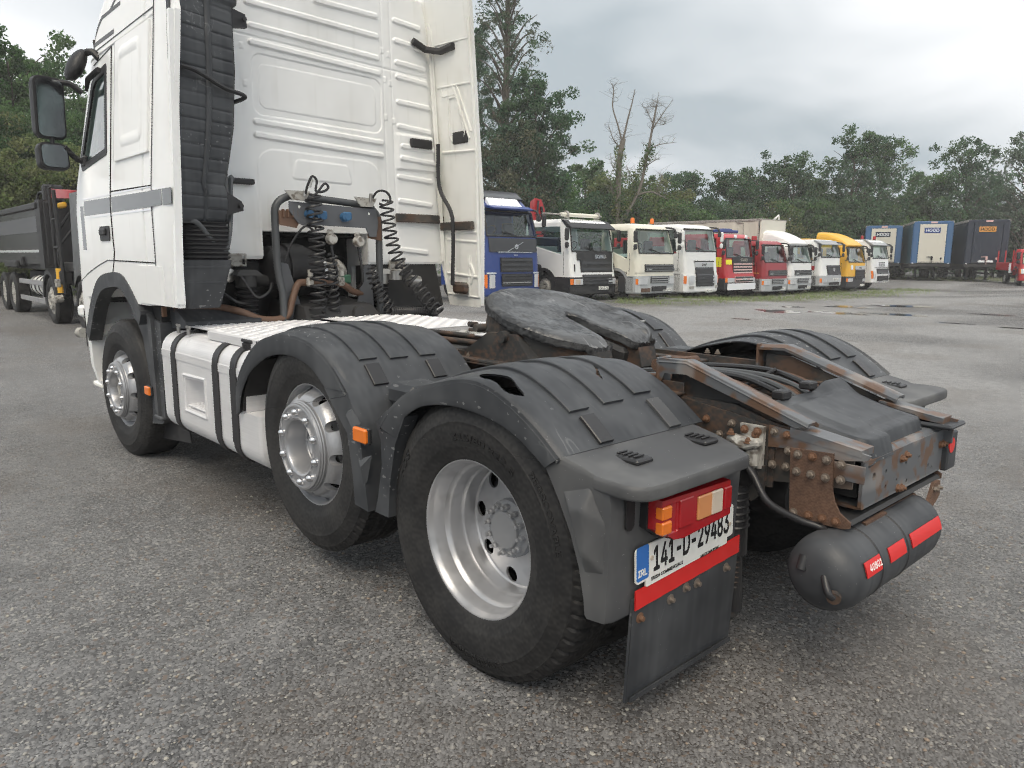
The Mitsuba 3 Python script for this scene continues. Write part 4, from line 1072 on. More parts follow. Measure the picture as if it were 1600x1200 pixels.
# ---------------------------------------------------------------- chassis rails and rear frame
BOLT = mikit.ply(cat(hexn(.0125, .013), lathe([(0, .024), (.006, .023), (.007, .013)], 10), lathe([(.016, .003), (.016, 0)], 14)), 'm_bolt', smooth=25)
BOLTR = mikit.ply(cat(hexn(.0125, .013), lathe([(0, .021), (.006, .02), (.007, .013)], 10), lathe([(.016, .003), (.016, 0)], 14)), 'm_boltrust', smooth=25)
for sg in (1, -1):
    CH = tp('frame_rail', cat(prism([(5.0, .74), (5.0, 1.0), (-.55, 1.0), (-.70, .958), (-1.0, .92), (-1.0, .775), (-.7, .74)], sg * .40, sg * .408), box((2.2, sg * .365, .996), (5.5, .08, .008), .002), box((2.0, sg * .365, .744), (5.3, .08, .008), .002)), 'm_rust', 30)
    tp('frame_liner', prism([(1.2, .70), (1.2, 1.006), (-.3, 1.006), (-.55, .96), (-.72, .94), (-.72, .72), (-.4, .66), (.6, .66)], sg * .409, sg * .417), 'm_rust', 30)
    # sloped guide ramp
    zt = lambda x: 1.146 + (x + .34) * .335
    rp = tp('guide_ramp', cat(sheet([[(x, sg * y, (1.146 + (x + .34) * .335 if x < -.34 else 1.146 - (x + .34) * .05) - (0 if abs(y - .40) < .03 else .012)) for x in np.linspace(-.20, -.845, 24)] for y in ((.345, .352, .372, .40, .428, .436) if sg > 0 else (.436, .428, .40, .372, .352, .345))], .012),
            prism([(-.20, 1.145), (-.34, 1.144), (-.845, .972), (-.80, .955), (-.34, 1.09), (-.24, 1.085), (-.20, 1.0)], sg * .425, sg * .432), box((-.205, sg * .39, 1.075), (.012, .09, .14), .003)), 'm_worn', 30, label='worn steel guide ramp')
    tp('ramp_web', prism([(-.24, 1.10), (-.36, 1.095), (-.80, .95), (-.62, .94), (-.3, 1.0), (-.24, 1.0)], sg * .372, sg * .38), 'm_rust', 30, rp)
    tp('rail_plate', prism([(-.30, 1.0), (-.55, .97), (-.70, .945), (-.70, .72), (-.45, .68), (-.30, .72)], sg * .418, sg * .426), 'm_rust', 30)
    tp('rail_end', cat(prism([(-.78, .955), (-1.03, .918), (-1.03, .895), (-.78, .92)], sg * .33, sg * .43), prism([(-.70, .95), (-.86, .935), (-1.06, .905), (-1.05, .888), (-.97, .872), (-.79, .88), (-.70, .87)], sg * .418, sg * .428), box((-.98, sg * .423, .835), (.13, .008, .06), .002)), 'm_worn', 30)
    tp('bracket_plate', prism([(-.789, .884), (-.942, .892), (-.947, .767), (-.957, .728), (-.978, .692), (-1.016, .668), (-1.015, .648), (-.99, .640), (-.801, .637)], sg * .428, sg * .436), 'm_rustplate', 30, label='rusty bracket plate with bolts' if sg > 0 else None)
    for x, z, r_ in ((-.819, .866, 0), (-.871, .868, 1), (-.921, .867, 0), (-.818, .805, 0), (-.870, .805, 0), (-.921, .805, 0), (-.971, .861, 0), (-.972, .808, 0), (-.817, .655, 0), (-.872, .658, 1), (-.921, .660, 1), (-.968, .661, 1), (-.722, .929, 0), (-.721, .808, 0), (-.773, .81, 0), (-.778, .869, 0), (-.66, .80, 0), (-.77, .925, 1), (-.55, .93, 0), (-.44, .93, 1), (-.50, .88, 0), (-.38, .87, 1), (-.34, .94, 1), (-.58, .80, 0), (-.42, .80, 1), (-.64, .90, 1)):
        inst(T_, 'bolt', BOLTR if r_ else BOLT, trs((x, sg * (.436 if x < -.78 else .426), z), rot([0, 0, 1], 0 if sg > 0 else 180)))
    # inner rail joint angle, cross bracing behind
    tp('upper_angle', cat(box((.55, sg * .45, 1.012), (1.75, .10, .010), .003), box((.55, sg * .415, 1.03), (1.75, .01, .05), .003)), 'm_rust', 30)
    for x in (1.16, .98, .50, .43, .36, .29): inst(T_, 'bolt', BOLT, trs((x, sg * .455, 1.017), rot([1, 0, 0], 90)))
BM = tp('rear_crossmember', cut(prism(Polygon([(y, z) for y, z in ((.345, .70), (.345, .853), (-.44, .853), (-.44, .70))]).buffer(.012, quad_segs=3).buffer(-.006), -1.012, -1.000, 'x'),
      *[cyl((-1.1, y, z), (-.9, y, z), r, n=12) for y, z, r in ((.26, .795, .014), (.155, .792, .008), (.15, .735, .007), (-.03, .79, .007), (-.05, .715, .009), (-.16, .79, .006), (-.27, .735, .008), (-.31, .72, .006), (.05, .74, .006))]), 'm_worn', 30, label='grey pierced rear cross member')
tp('beam_flange', cat(sheet([[(x, y, .853 + (.010 if -1.0 < x < -.86 else -.006)) for x in (-1.012, -1.004, -.99, -.87, -.86)] for y in (-.44, .345)], .010), sheet([[(x, y, .70 - (.003 if x > -1.0 else 0)) for x in (-.88, -.99, -1.012)] for y in (-.44, .345)], .008)), 'm_worn', 30, BM)
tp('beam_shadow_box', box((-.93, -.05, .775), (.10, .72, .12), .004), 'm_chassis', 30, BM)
for y, z in ((.02, .815), (-.02, .822), (.035, .705), (.0, .70), (-.385, .80), (-.42, .80)): inst(T_, 'bolt', BOLTR, trs((-1.012, y, z), rot([0, 0, 1], 90)))
tp('tow_plate', cat(prism([(-1.005, .668), (-.80, .672), (-.80, .658), (-1.015, .655)], -.42, .42), prism([(-.80, .90), (-.78, .90), (-.78, .64), (-.80, .64)], -.40, .40)), 'm_chassis', 30)
for y0, y1 in ((.40, .36), (-.40, -.36)): pass
for x in (-.3, .25, .9, 1.7): tp('cross_member', box((x, 0, .86), (.12, .80, .2), .02), 'm_rust', 30)
# far rear lamp seen from its inner side
tp('lamp_bracket', box((-1.02, -.47, .765), (.03, .10, .16), .006), 'm_plastic', 30)
tp('tow_disc', cyl((-1.037, -.455, .79), (-1.03, -.455, .79), .032, n=24), 'm_redtape', 30)
# moulded cover between the ramps
def cov():
    X = np.linspace(-.605, -.985, 40); Y = np.linspace(.315, -.325, 44)
    G = []
    for x in X:
        row = []
        for y in Y:
            t = (-.605 - x) / .38
            z = 1.022 - .105 * t - .015 * math.sin(math.pi * t)
            e = rbox(A(x), A(y), -.795, -.005, .195, .325, .07)
            z -= .075 * float(ss(-.03, .0, e))
            z += .035 * float(ss(.30, .0, t)) * float(ss(-.05, -.16, y)) + .012 * float(ss(-.07, -.095, rbox(A(x), A(y), -.795, -.005, .195, .325, .07)))
            row.append((x - .03 * t * (y > .1), y, z))
        G.append(row)
    return sheet(G, .006)
cv = cov()
if cv.face_normals[:500, 2].mean() < 0: cv.invert()
CV = tp('frame_cover', cv, 'm_plastic', 40, label='moulded black cover between the ramps')
tp('cover_clip', box((-.63, .215, 1.025), (.05, .07, .035), .006), 'm_black', 30, CV)
tp('cover_clip', box((-.62, -.02, 1.035), (.05, .07, .03), .006), 'm_black', 30, CV)
tp('cover_seam', cat(*[tube([(-.62 - .0 * k, .20 - .07 * k, .985), (-.85, .14 - .07 * k, .915)], .0015, 5) for k in range(4)], *[tube([(-.66 - .06 * k, .20, .975 - .018 * k), (-.64 - .06 * k, -.05, .982 - .018 * k)], .0015, 5) for k in range(3)]), 'm_faded', 30, CV)
tp('side_tab', box((-.97, -.40, .885), (.20, .17, .02), .008), 'm_plastic', 30, CV)
# cables and pipes lying in the frame
r1 = random.Random(3)
for i in range(13):
    y = -.30 + .045 * i; z0 = .985 + .03 * r1.random()
    P = [(.15, y + .05 * r1.random(), z0), (-.1, y + .06 * r1.random(), z0 + .03), (-.35, y + .05 * r1.random(), z0 + .035), (-.52, y + .10 * r1.random(), z0 + .01), (-.66, y + .04, z0 - .05)]
    tp('air_hose' if i % 3 else 'cable', tube(P, .013 if i % 3 else .016, 8, 6), ('m_rustplate', 'm_greytube', 'm_hose')[i % 3], 40)
tp('red_hose', tube([(-.47, -.19, 1.01), (-.50, -.205, 1.005), (-.535, -.22, .985)], .012, 8, 5), 'm_red', 40)
tp('pipe', tube([(-.06, .30, 1.01), (-.12, -.28, 1.02)], .022, 12), 'm_rustplate', 40)
tp('pipe', tube([(-.28, .05, .985), (-.34, -.25, .99)], .02, 12), 'm_rustplate', 40)
tp('lift_lever', tube([(-.34, .02, .99), (-.40, -.16, 1.06), (-.405, -.17, .99)], .009, 8), 'm_black', 40)
tp('frame_tray', list((box((-.2, 0, .90), (.75, .72, .02), .004), box((.0, 0, .93), (.06, .7, .08), .01))), 'm_rust', 30)
tp('half_pipe', tube([(-.14, .36, 1.10), (-.18, .12, 1.10)], .024, 14), 'm_rustplate', 40)
# grey casting and stay bracket beside the left rail
tp('damper_mount', cat(prism([(-.60, .945), (-.695, .945), (-.693, .79), (-.62, .785), (-.61, .85)], .437, .455), box((-.63, .47, .885), (.13, .05, .035), .012), tube([(-.58, .48, .895), (-.63, .49, .872), (-.68, .48, .888)], .016, 10, 5), box((-.66, .465, .83), (.05, .035, .08), .012)), 'm_cast', 30, label='pale cast bracket on the left frame rail')
for x, z in ((-.62, .925), (-.672, .925), (-.665, .912)): inst(T_, 'bolt', BOLTR, trs((x, .456, z)))
for x, z in ((-.585, .905), (-.655, .885)): inst(T_, 'bolt', BOLTR, trs((x, .49, z), rot([1, 0, 0], 90)))
tp('shock_absorber', cat(cyl((-.60, .47, .72), (-.605, .46, .45), .052, .05), bellows((-.60, .47, .72), (-.604, .462, .56), .05, 6, .006), cyl((-.60, .47, .75), (-.615, .45, .22), .03)), 'm_hose', 40)
tp('shock_foot', cat(box((-.60, .455, .25), (.06, .05, .14), .015), bellows((-.60, .46, .44), (-.602, .455, .32), .034, 6, .005)), 'm_rust', 30)
tp('shock_eye', cat(lathe([(.02, -.03), (.05, -.03), (.05, .03), (.02, .03)], 20).apply_transform(trs((-.63, .46, .765))), lathe([(0, .032), (.035, .032), (.035, .02)], 16).apply_transform(trs((-.63, .46, .765)))), 'm_hose', 30)
tp('stay_bracket', prism([(-.60, .80), (-.70, .80), (-.70, .70), (-.66, .66), (-.60, .68)], .43, .45), 'm_rust', 30)
for s_ in (1, -1):
    tp('air_bag', bellows((-.30, s_ * .55, .36), (-.30, s_ * .55, .70), .13, 3, .02), 'm_rubber', 40)
    tp('brake_chamber', cat(lathe([(0, -.1), (.09, -.1), (.12, -.06), (.125, -.01), (.13, 0), (.125, .01), (.12, .08), (.09, .11), (0, .11)], 28, 'x').apply_translation([-.33, s_ * .36, .45])), 'm_chassis', 40)
# air tank hung under the rear member
at = lathe([(0, -.26), (.05, -.257), (.095, -.24), (.122, -.205), (.131, -.16), (.131, .49), (.122, .535), (.095, .57), (.05, .587), (0, .59)], 56)
at.apply_translation([-.98, 0, .505])
AT = tp('air_tank', at, 'm_plastic', 40, label='black air tank with red reflective patches')
for y in (.375, .15): tp('tank_band', lathe([(.1295, -.006), (.1335, -.003), (.1335, .003), (.1295, .006)], 56).apply_translation([-.98, y, .505]), 'm_black', 30, AT)
def patch(y0, y1, a0, a1):
    return sheet([[(-.98 - .1335 * math.cos(a), y, .505 + .1335 * math.sin(a)) for y in np.linspace(y0, y1, 10)] for a in np.radians(np.linspace(a0, a1, 8))], .0015)
for y0, y1 in ((.505, .385), (.315, .175), (.12, -.17)): tp('reflective_patch', patch(y0, y1, 8, 30), 'm_redtape', 30, AT)
tp('scratch_lettering', text('40801', .022, (-.98 - .1346 * math.cos(math.radians(19)), .43, .505 + .1346 * math.sin(math.radians(19))), (0, -1, 0), (.33, 0, .94), .0008), 'm_platewhite', False, AT)
tp('tank_valve', cat(cyl((-1.03, .555, .47), (-1.045, .59, .463), .016), cyl((-1.042, .58, .465), (-1.048, .595, .461), .022)), 'm_rust', 30, AT)
tp('tank_hanger', list((prism([(.315, .64), (.30, .60), (.26, .58), (.20, .57), (.12, .565), (.10, .60), (.14, .64)], -1.02, -1.005, 'x'), prism([(.12, .565), (.05, .54), (.0, .548), (-.20, .565), (-.26, .60), (-.30, .66), (-.36, .66), (-.37, .60), (-.33, .575), (-.2, .535), (0, .52), (.08, .52)], -1.035, -1.02, 'x'), box((-.99, .0, .60), (.04, .4, .07), .01))), 'm_rustplate', 30)
for y, z in ((.25, .605), (.07, .575), (.04, .57), (-.30, .635), (-.34, .635)): inst(T_, 'bolt', BOLT, trs((-1.03, y, z), rot([0, 0, 1], 90)))
tp('rear_cable', tube([(-.64, .50, .82), (-.70, .52, .78), (-.77, .53, .70), (-.86, .47, .645), (-.93, .44, .625), (-.97, .50, .60), (-1.0, .57, .53), (-1.03, .60, .48), (-1.045, .59, .462)], .013, 10, 6), 'm_hose', 40)
tp('cable_joint', cat(cyl((-.955, .50, .60), (-.958, .505, .565), .016), cyl((-.93, .565, .565), (-.93, .585, .52), .018)), 'm_hose', 30)

# ---------------------------------------------------------------- fifth wheel
FX, FZ, FA, FR_ = .702, 1.249, .284, .445
def fz(x): return FZ + math.tan(FA) * (x - FX)
def plate_outline():
    P = []
    for a in np.radians(np.linspace(-150, 150, 61)): P.append((FR_ * math.cos(a), FR_ * .995 * math.sin(a)))
    tipx = -.405
    L = [(-.385, .2225 + .03), (tipx, .235), (tipx, .10), (-.38, .085), (-.10, .045), (-.01, .035), (.02, 0), (-.01, -.035), (-.10, -.045), (-.38, -.085), (tipx, -.10), (tipx, -.235), (-.385, -.2525)]
    g = Polygon(P + L)
    return g.buffer(.012, quad_segs=3).buffer(-.012)
pg = plate_outline()
def fw_plate():
    m = trimesh.creation.extrude_polygon(pg, .05, engine='earcut')
    M_ = to_m3(m).refine_to_length(.016)
    m = from_m3(M_); v = m.vertices.copy()
    top = v[:, 2] > .04
    bd = A([pg.exterior.distance(__import__('shapely').geometry.Point(a, b)) for a, b in v[:, :2]])
    r2 = np.hypot(v[:, 0], v[:, 1])
    nz = meshkit.fbm(v * A([16, 16, 0]) + 3, 3, 4) - .5
    v[:, 2] += top * (-.012 * np.exp(-bd / .006) + .004 * nz + .008 * ss(.30, .34, r2) * ss(.445, .40, r2) - .010 * np.exp(-((v[:, 0] + .03) ** 2 + (np.abs(v[:, 1]) - .2) ** 2) / .012)
                      - .016 * np.exp(-((v[:, 0] - .02) ** 2 + (np.abs(v[:, 1]) - .33) ** 2) / .0012))
    v[:, 2] -= ss(-.28, -.405, v[:, 0]) * .035 * top
    v[:, 2] += (~top) * .012 * nz
    v[:, :2] *= (1 + .004 * (meshkit.fbm(v * A([30, 30, 30]), 2, 9) - .5))[:, None]
    m = trimesh.Trimesh(v, m.faces, process=False)
    return m
RF = np.eye(4); RF[:3, :3] = rot([0, 1, 0], -math.degrees(FA))[:3, :3]; RF[:3, 3] = (FX, 0, FZ - .05)
fp = fw_plate(); fp.apply_transform(RF)
FWH = tp('fifth_wheel', fp, 'm_grease', 40, label='greasy black fifth wheel coupling plate, tilted back')
def loc(m): m.apply_transform(RF); return m
tp('jaw_ramp', [loc(hull([(x, s * y, z) for y in (.105, .238) for x, z in ((-.37, .02), (-.405, .012), (-.455, -.075), (-.445, -.095), (-.33, -.07))])) for s in (1, -1)], 'm_rust', 30, FWH)
tp('plate_rim', loc(cat(prism(pg.buffer(-.02).difference(pg.buffer(-.045)), -.085, .0, 'z'), box((-.34, .165, -.03), (.13, .12, .06), .02), box((-.34, -.165, -.03), (.13, .12, .06), .02))), 'm_rust', 30, FWH)
tp('lock_housing', loc(cat(box((.08, 0, -.06), (.30, .36, .09), .03), box((-.18, .10, -.06), (.36, .10, .09), .02), box((-.18, -.10, -.06), (.36, .10, .09), .02))), 'm_chassis', 30, FWH)
tp('pivot_bracket', list([hull([(FX + x, s * y, z) for x, z in ((-.20, 1.03), (.36, 1.03), (.12, 1.17), (-.08, 1.17)) for y in (.36, .45)]) for s in (1, -1)]), 'm_rust', 30, FWH)
tp('pivot_pin', list([cyl((FX + .0, s * .34, 1.155), (FX, s * .475, 1.155), .03) for s in (1, -1)] + [cyl((FX + .16, .44, 1.19), (FX + .16, .50, 1.19), .02), cyl((FX + .22, .44, 1.20), (FX + .22, .49, 1.205), .014)]), 'm_rust', 30, FWH)
tp('mounting_plate', list((box((.62, .42, 1.025), (1.05, .16, .016), .004), box((.62, -.42, 1.025), (1.05, .16, .016), .004), box((.62, 0, 1.02), (.35, .7, .02), .004))), 'm_rust', 30, FWH)
for x in (1.08, .38, .30, .22, .98): inst(T_, 'bolt', BOLT, trs((x, .445, 1.033), rot([1, 0, 0], 90)))
for x in (.12, .06): inst(T_, 'bolt', BOLT, trs((x, -.43, 1.06), rot([1, 0, 0], 90)))
tp('release_handle', cat(tube([(1.10, -.55, 1.16), (1.12, -.95, 1.15), (1.10, -1.05, 1.15), (1.0, -1.06, 1.13), (1.04, -.9, 1.13)], .010, 8, 4)), 'm_steel', 30, FWH)

# ---------------------------------------------------------------- coupling rack behind the cab
RK = tp('coupling_rack', cat(tube([(3.15, .42, 1.02), (3.15, .415, 1.25), (3.16, .44, 1.45), (3.16, .445, 1.80), (3.155, .43, 1.90), (3.15, .36, 1.955), (3.15, .25, 1.965), (3.15, -.28, 1.93), (3.15, -.36, 1.90), (3.15, -.41, 1.83), (3.15, -.415, 1.70), (3.15, -.41, 1.02)], .027, 14, 5)), 'm_greytube', 40, label='bent steel tube rack carrying coiled air hoses')
tp('socket_panel', cut(prism([(.36, 1.925), (-.36, 1.90), (-.38, 1.80), (-.36, 1.69), (-.30, 1.69), (-.27, 1.755), (.20, 1.765), (.26, 1.76), (.30, 1.78), (.36, 1.86)], 3.10, 3.112, 'x'), *[cyl((3.0, y, z), (3.2, y, z), .012, n=12) for y, z in ((.28, 1.89), (-.30, 1.865))]), 'm_grey', 30, RK)
tp('rack_gusset', list([prism([(.43, 1.86), (.27, 1.86), (.27, 1.79), (.30, 1.74), (.43, 1.76)], 3.12, 3.132, 'x'), prism([(-.30, 1.83), (-.42, 1.85), (-.42, 1.66), (-.30, 1.68)], 3.12, 3.132, 'x')] + [box((3.12, .40 - .035 * i, 1.84), (.04, .012, .06), .004) for i in range(4)]), 'm_brown', 30, RK)
tp('hose_clip', list((prism([(.40, 2.0), (.20, 2.0), (.24, 1.935), (.34, 1.935)], 3.08, 3.09, 'x'), prism([(-.16, 1.985), (-.36, 1.98), (-.32, 1.915), (-.22, 1.915)], 3.08, 3.09, 'x'))), 'm_cast', 30, RK)
for y in (.13, -.075): tp('blue_socket', cat(cyl((3.05, y, 1.83), (3.10, y, 1.83), .034, n=20), box((3.045, y, 1.836), (.02, .075, .06), .012), cyl((3.03, y, 1.83), (3.05, y, 1.83), .026, n=16)), 'm_bluesock', 30, RK)
tp('blue_socket', cyl((3.05, .30 - .08, 1.84), (3.10, .22, 1.84), .028, n=16), 'm_bluesock', 30, RK)
for y, z in ((.06, 1.665), (-.17, 1.65)): tp('round_plug', cat(lathe([(0, .03), (.035, .028), (.042, .01), (.042, -.02), (0, -.02)], 24).apply_transform(trs((3.05, y, z), rot([0, 0, 1], 90))), box((3.07, y, z + .05), (.03, .05, .04), .01)), 'm_cast', 30, RK)
tp('electric_cable', tube([(3.06, .06, 1.63), (3.05, .05, 1.5), (3.06, .02, 1.4), (3.1, .10, 1.2)], .010, 8, 5), 'm_hose', 40, RK)
tp('electric_cable', tube([(3.06, -.17, 1.61), (3.05, -.19, 1.45), (3.08, -.21, 1.35), (3.2, -.25, 1.3)], .011, 8, 5), 'm_hose', 40, RK)
tp('electric_cable', tube([(3.1, .16, 1.76), (3.04, .20, 1.72), (3.06, .27, 1.75), (3.1, .36, 1.62), (3.12, .40, 1.5)], .008, 8, 5), 'm_hose', 40, RK)
hoses = [([(3.02, .215, 1.98), (3.02, .20, 1.7), (3.03, .19, 1.4), (3.05, .20, 1.08)], .055, .056), ([(3.05, .075, 1.55), (3.06, .06, 1.3), (3.10, .03, 1.09)], .042, .046),
         ([(3.02, -.40, 1.97), (3.02, -.44, 1.7), (3.0, -.50, 1.5), (2.9, -.60, 1.3), (2.7, -.66, 1.10)], .05, .058), ([(3.06, -.27, 1.45), (3.04, -.33, 1.27), (3.0, -.42, 1.12), (2.96, -.48, 1.09)], .04, .04),
         ([(2.98, -.40, 1.11), (2.93, -.58, 1.105), (2.8, -.72, 1.10)], .035, .018)]
for P, r_, pt in hoses: tp('coiled_hose', helix(P, r_, pt, .0085, 7, 12), 'm_hose', 40)
tp('hose_loop', tube([(3.05, .26, 1.97), (3.0, .26, 2.04), (3.0, .225, 2.10), (3.0, .19, 2.07), (3.0, .20, 2.0), (3.0, .14, 2.0), (3.0, .10, 2.03), (3.0, .13, 2.055), (3.0, .19, 1.99), (3.02, .255, 1.93)], .009, 8, 6), 'm_hose', 40)
tp('hose_loop', tube([(3.05, -.30, 1.98), (3.02, -.33, 2.03), (3.0, -.39, 2.03), (3.0, -.43, 1.98), (3.0, -.38, 1.93), (3.02, -.34, 1.94)], .009, 8, 6), 'm_hose', 40)
tp('steel_spigot', list((cyl((3.05, -.285, 1.95), (3.03, -.275, 2.01), .014), cyl((3.05, .265, 1.96), (3.05, .26, 2.0), .014), tube([(3.0, .245, 2.02), (3.0, .225, 2.085)], .007, 6))), 'm_steel', 30, RK)
# things seen through the opening under the cab
tp('air_filter', cat(lathe([(0, .22), (.15, .22), (.165, .21), (.165, .10), (.185, .095), (.185, -.03), (.15, -.12), (.11, -.20), (0, -.20)], 40).apply_translation([3.42, .19, 1.45])), 'm_black', 40)
tp('filter_pipe', cat(lathe([(.10, -.0), (.108, -.02), (.10, -.04), (.108, -.06), (.10, -.08), (.108, -.1), (.09, -.12), (.10, -.14), (.06, -.18), (0, -.18)], 32).apply_transform(trs((3.42, -.06, 1.40), rot([1, 0, 0], -8)))), 'm_cast', 40)
tp('filter_strap', lathe([(.118, -.012), (.118, .012)], 32).apply_transform(trs((3.42, -.03, 1.42))), 'm_chrome', 40)
tp('green_label', box((3.31, -.20, 1.36), (.02, .09, .07), .008), 'm_greenpaint', 30)
tp('cab_cross_tube', tube([(3.42, .90, 1.42), (3.42, .50, 1.37), (3.42, .35, 1.34)], .045, 14), 'm_chassis', 40)
tp('tube_end', lathe([(0, .02), (.03, .02), (.05, .01), (.05, -.02)], 20).apply_transform(trs((3.36, .72, 1.40), rot([0, 0, 1], 90))), 'm_steel', 40)
tp('stabiliser_bar', tube([(3.35, 1.12, 1.185), (3.30, .85, 1.18), (3.2, .72, 1.15), (3.15, .58, 1.09), (3.15, .40, 1.10), (3.18, .33, 1.22), (3.2, .27, 1.33), (3.2, .20, 1.345), (3.2, -.08, 1.33), (3.22, -.2, 1.27), (3.25, -.32, 1.24)], .026, 12, 6), 'm_brown', 40)
for y in (.19, -.07): tp('bar_clamp', cat(box((3.16, y, 1.35), (.05, .05, .07), .012), cyl((3.15, y, 1.39), (3.15, y, 1.44), .02)), 'm_cast', 30)
for y, m in ((.62, 'm_hose'), (-.50, 'm_hose')):
    tp('cab_spring', bellows((3.30, y, 1.05), (3.30, y, 1.32), .07, 8, .012), m, 40)
    tp('spring_cap', cat(cyl((3.30, y, 1.32), (3.30, y, 1.40), .075), hull([(3.30 + a, y + b, 1.40) for a in (-.08, .08) for b in (-.1, .1)] + [(3.30 + a, y + b, 1.44) for a in (-.05, .05) for b in (-.06, .06)])), 'm_steel' if y < 0 else 'm_chassis', 30)
tp('rack_brace', list((prism([(.40, 1.50), (.33, 1.48), (.22, 1.10), (.36, 1.06)], 3.22, 3.235, 'x'), prism([(-.32, 1.47), (-.38, 1.47), (-.40, 1.06), (-.22, 1.06)], 3.22, 3.235, 'x'))), 'm_grey', 30)
tp('gearbox_casing', cat(hull([(3.0, .3, 1.05), (3.0, -.35, 1.05), (3.6, .35, 1.0), (3.6, -.38, 1.0), (3.1, .28, 1.17), (3.1, -.30, 1.17), (3.6, .3, 1.22), (3.6, -.3, 1.22)]), lathe([(.03, .02), (.045, .02), (.045, -.02), (.03, -.02)], 20).apply_transform(trs((3.0, -.12, 1.12), rot([0, 0, 1], 90)))), 'm_chassis', 30)
tp('rear_engine_wall', box((3.75, -.0, 1.35), (.04, 1.6, .8), .01), 'm_dark', 30)
tp('air_dryer', list((cyl((3.25, -.62, 1.35), (3.25, -.62, 1.42), .06), cyl((3.22, -.75, 1.34), (3.22, -.84, 1.33), .05))), 'm_steel', 40)
tp('cab_hose', tube([(3.2, .70, 1.40), (3.18, .60, 1.25), (3.2, .50, 1.28), (3.25, .45, 1.34)], .010, 8, 6), 'm_hose', 40)
tp('cab_hose', tube([(3.3, .85, 1.32), (3.2, .74, 1.22), (3.25, .62, 1.20)], .012, 8, 6), 'm_hose', 40)
# clutter on the frame ahead of the coupling
tp('frame_box', list((box((1.45, .30, 1.03), (.5, .12, .03), .006), box((1.3, -.25, 1.05), (.30, .25, .03), .006), box((1.35, -.55, 1.03), (.4, .2, .02), .006))), 'm_chassis', 30)
tp('frame_rod', list((tube([(1.75, .28, 1.07), (1.05, .20, 1.065)], .016, 10), tube([(1.80, .10, 1.08), (1.20, .02, 1.07)], .014, 10), tube([(1.7, -.15, 1.08), (1.15, -.2, 1.09)], .012, 10))), 'm_rust', 40)
tp('white_plate', box((1.28, -.02, 1.085), (.22, .18, .012), .004), 'm_tank', 30)
tp('frame_plate', list((box((1.75, -.55, 1.07), (.45, .35, .014), .004), box((1.2, -.5, 1.07), (.3, .25, .014), .004))), 'm_steel', 30)
tp('blue_cap', hull([(1.22 + .06 * math.cos(a), -.16 + .06 * math.sin(a), z) for a in np.arange(12) * math.pi / 6 for z in (1.09, 1.12)]), 'm_bluesock', 30)
# ================================================================ the parked vehicles
def paint(name, c, rough=.3):
    return M(name, P_(c, rough, clearcoat=.5))


for n_, c_ in dict(p_white=(.74, .75, .74), p_cream=(.72, .70, .60), p_grey=(.28, .29, .30), p_lgrey=(.42, .44, .45), p_blue=(.018, .045, .20), p_navy=(.012, .018, .035), p_red=(.42, .022, .028), p_dullred=(.30, .028, .035), p_yellow=(.72, .40, .028),
                   p_fluo=(.85, .80, .03), p_char=(.034, .036, .041), p_slat=(.10, .105, .11), p_rose=(.62, .42, .40), p_teal=(.035, .09, .12), p_wht2=(.62, .60, .52), p_ora=(.60, .27, .04), p_tip=(.018, .019, .021), p_tblue=(.045, .12, .26)).items(): paint(n_, c_)
M('p_lens', P_((.62, .64, .66), .12, .3, clearcoat=1.))
M('p_light', P_((.8, .82, .85), .2))
M('p_glassy', P_((.02, .024, .026), .04, specular=.6, clearcoat=1.))
M('p_liner', P_((.50, .51, .51), .8))
WLO = tyre_mesh(R=.5, n=48, lug=False)


class Local:
    def __init__(s, key, T): s.k, s.T = key, T
    def __call__(s, name, mesh, mat, smooth=30, sub=None, label=None):
        if isinstance(mesh, (list, tuple)):
            return [s(name, m_, mat, smooth, sub, label) for m_ in mesh][0]
        m = mesh.copy()
        m.apply_transform(s.T)
        return part(sub or s.k, name, m, mat, smooth, label)


def place(x, y, deg, z=None):
    return trs((x, y, float(zg(x, y)) if z is None else z), rot([0, 0, 1], deg))


def small_wheel(L, x, y, r=.5, convex=True):
    """y < 0: the side towards the viewer's left; the wheel's outside faces away from the middle"""
    s = r / .5
    t = WLO.copy(); t.apply_scale(s)
    T = trs((x, y, r)) if y > 0 else trs((x, y, r), rot([0, 0, 1], 180))
    t.apply_transform(T)
    k = L('wheel', t, 'm_rubber', 35)
    p = [(.2985, 0), (.285, -.01), (.27, -.04), (.24, .0), (.2, .03), (.19, .05), (.11, .05), (.1, .0), (.06, 0), (.055, .05), (0, .055)] if convex else [(.2985, 0), (.285, -.01), (.25, -.06), (.24, -.17), (.2, -.18), (.11, -.17), (.1, -.12), (0, -.12)]
    m = lathe([(a * s, b) for a, b in p], 28); m.apply_transform(T)
    L('rim', m, 'm_cast', 30, k)
    return k


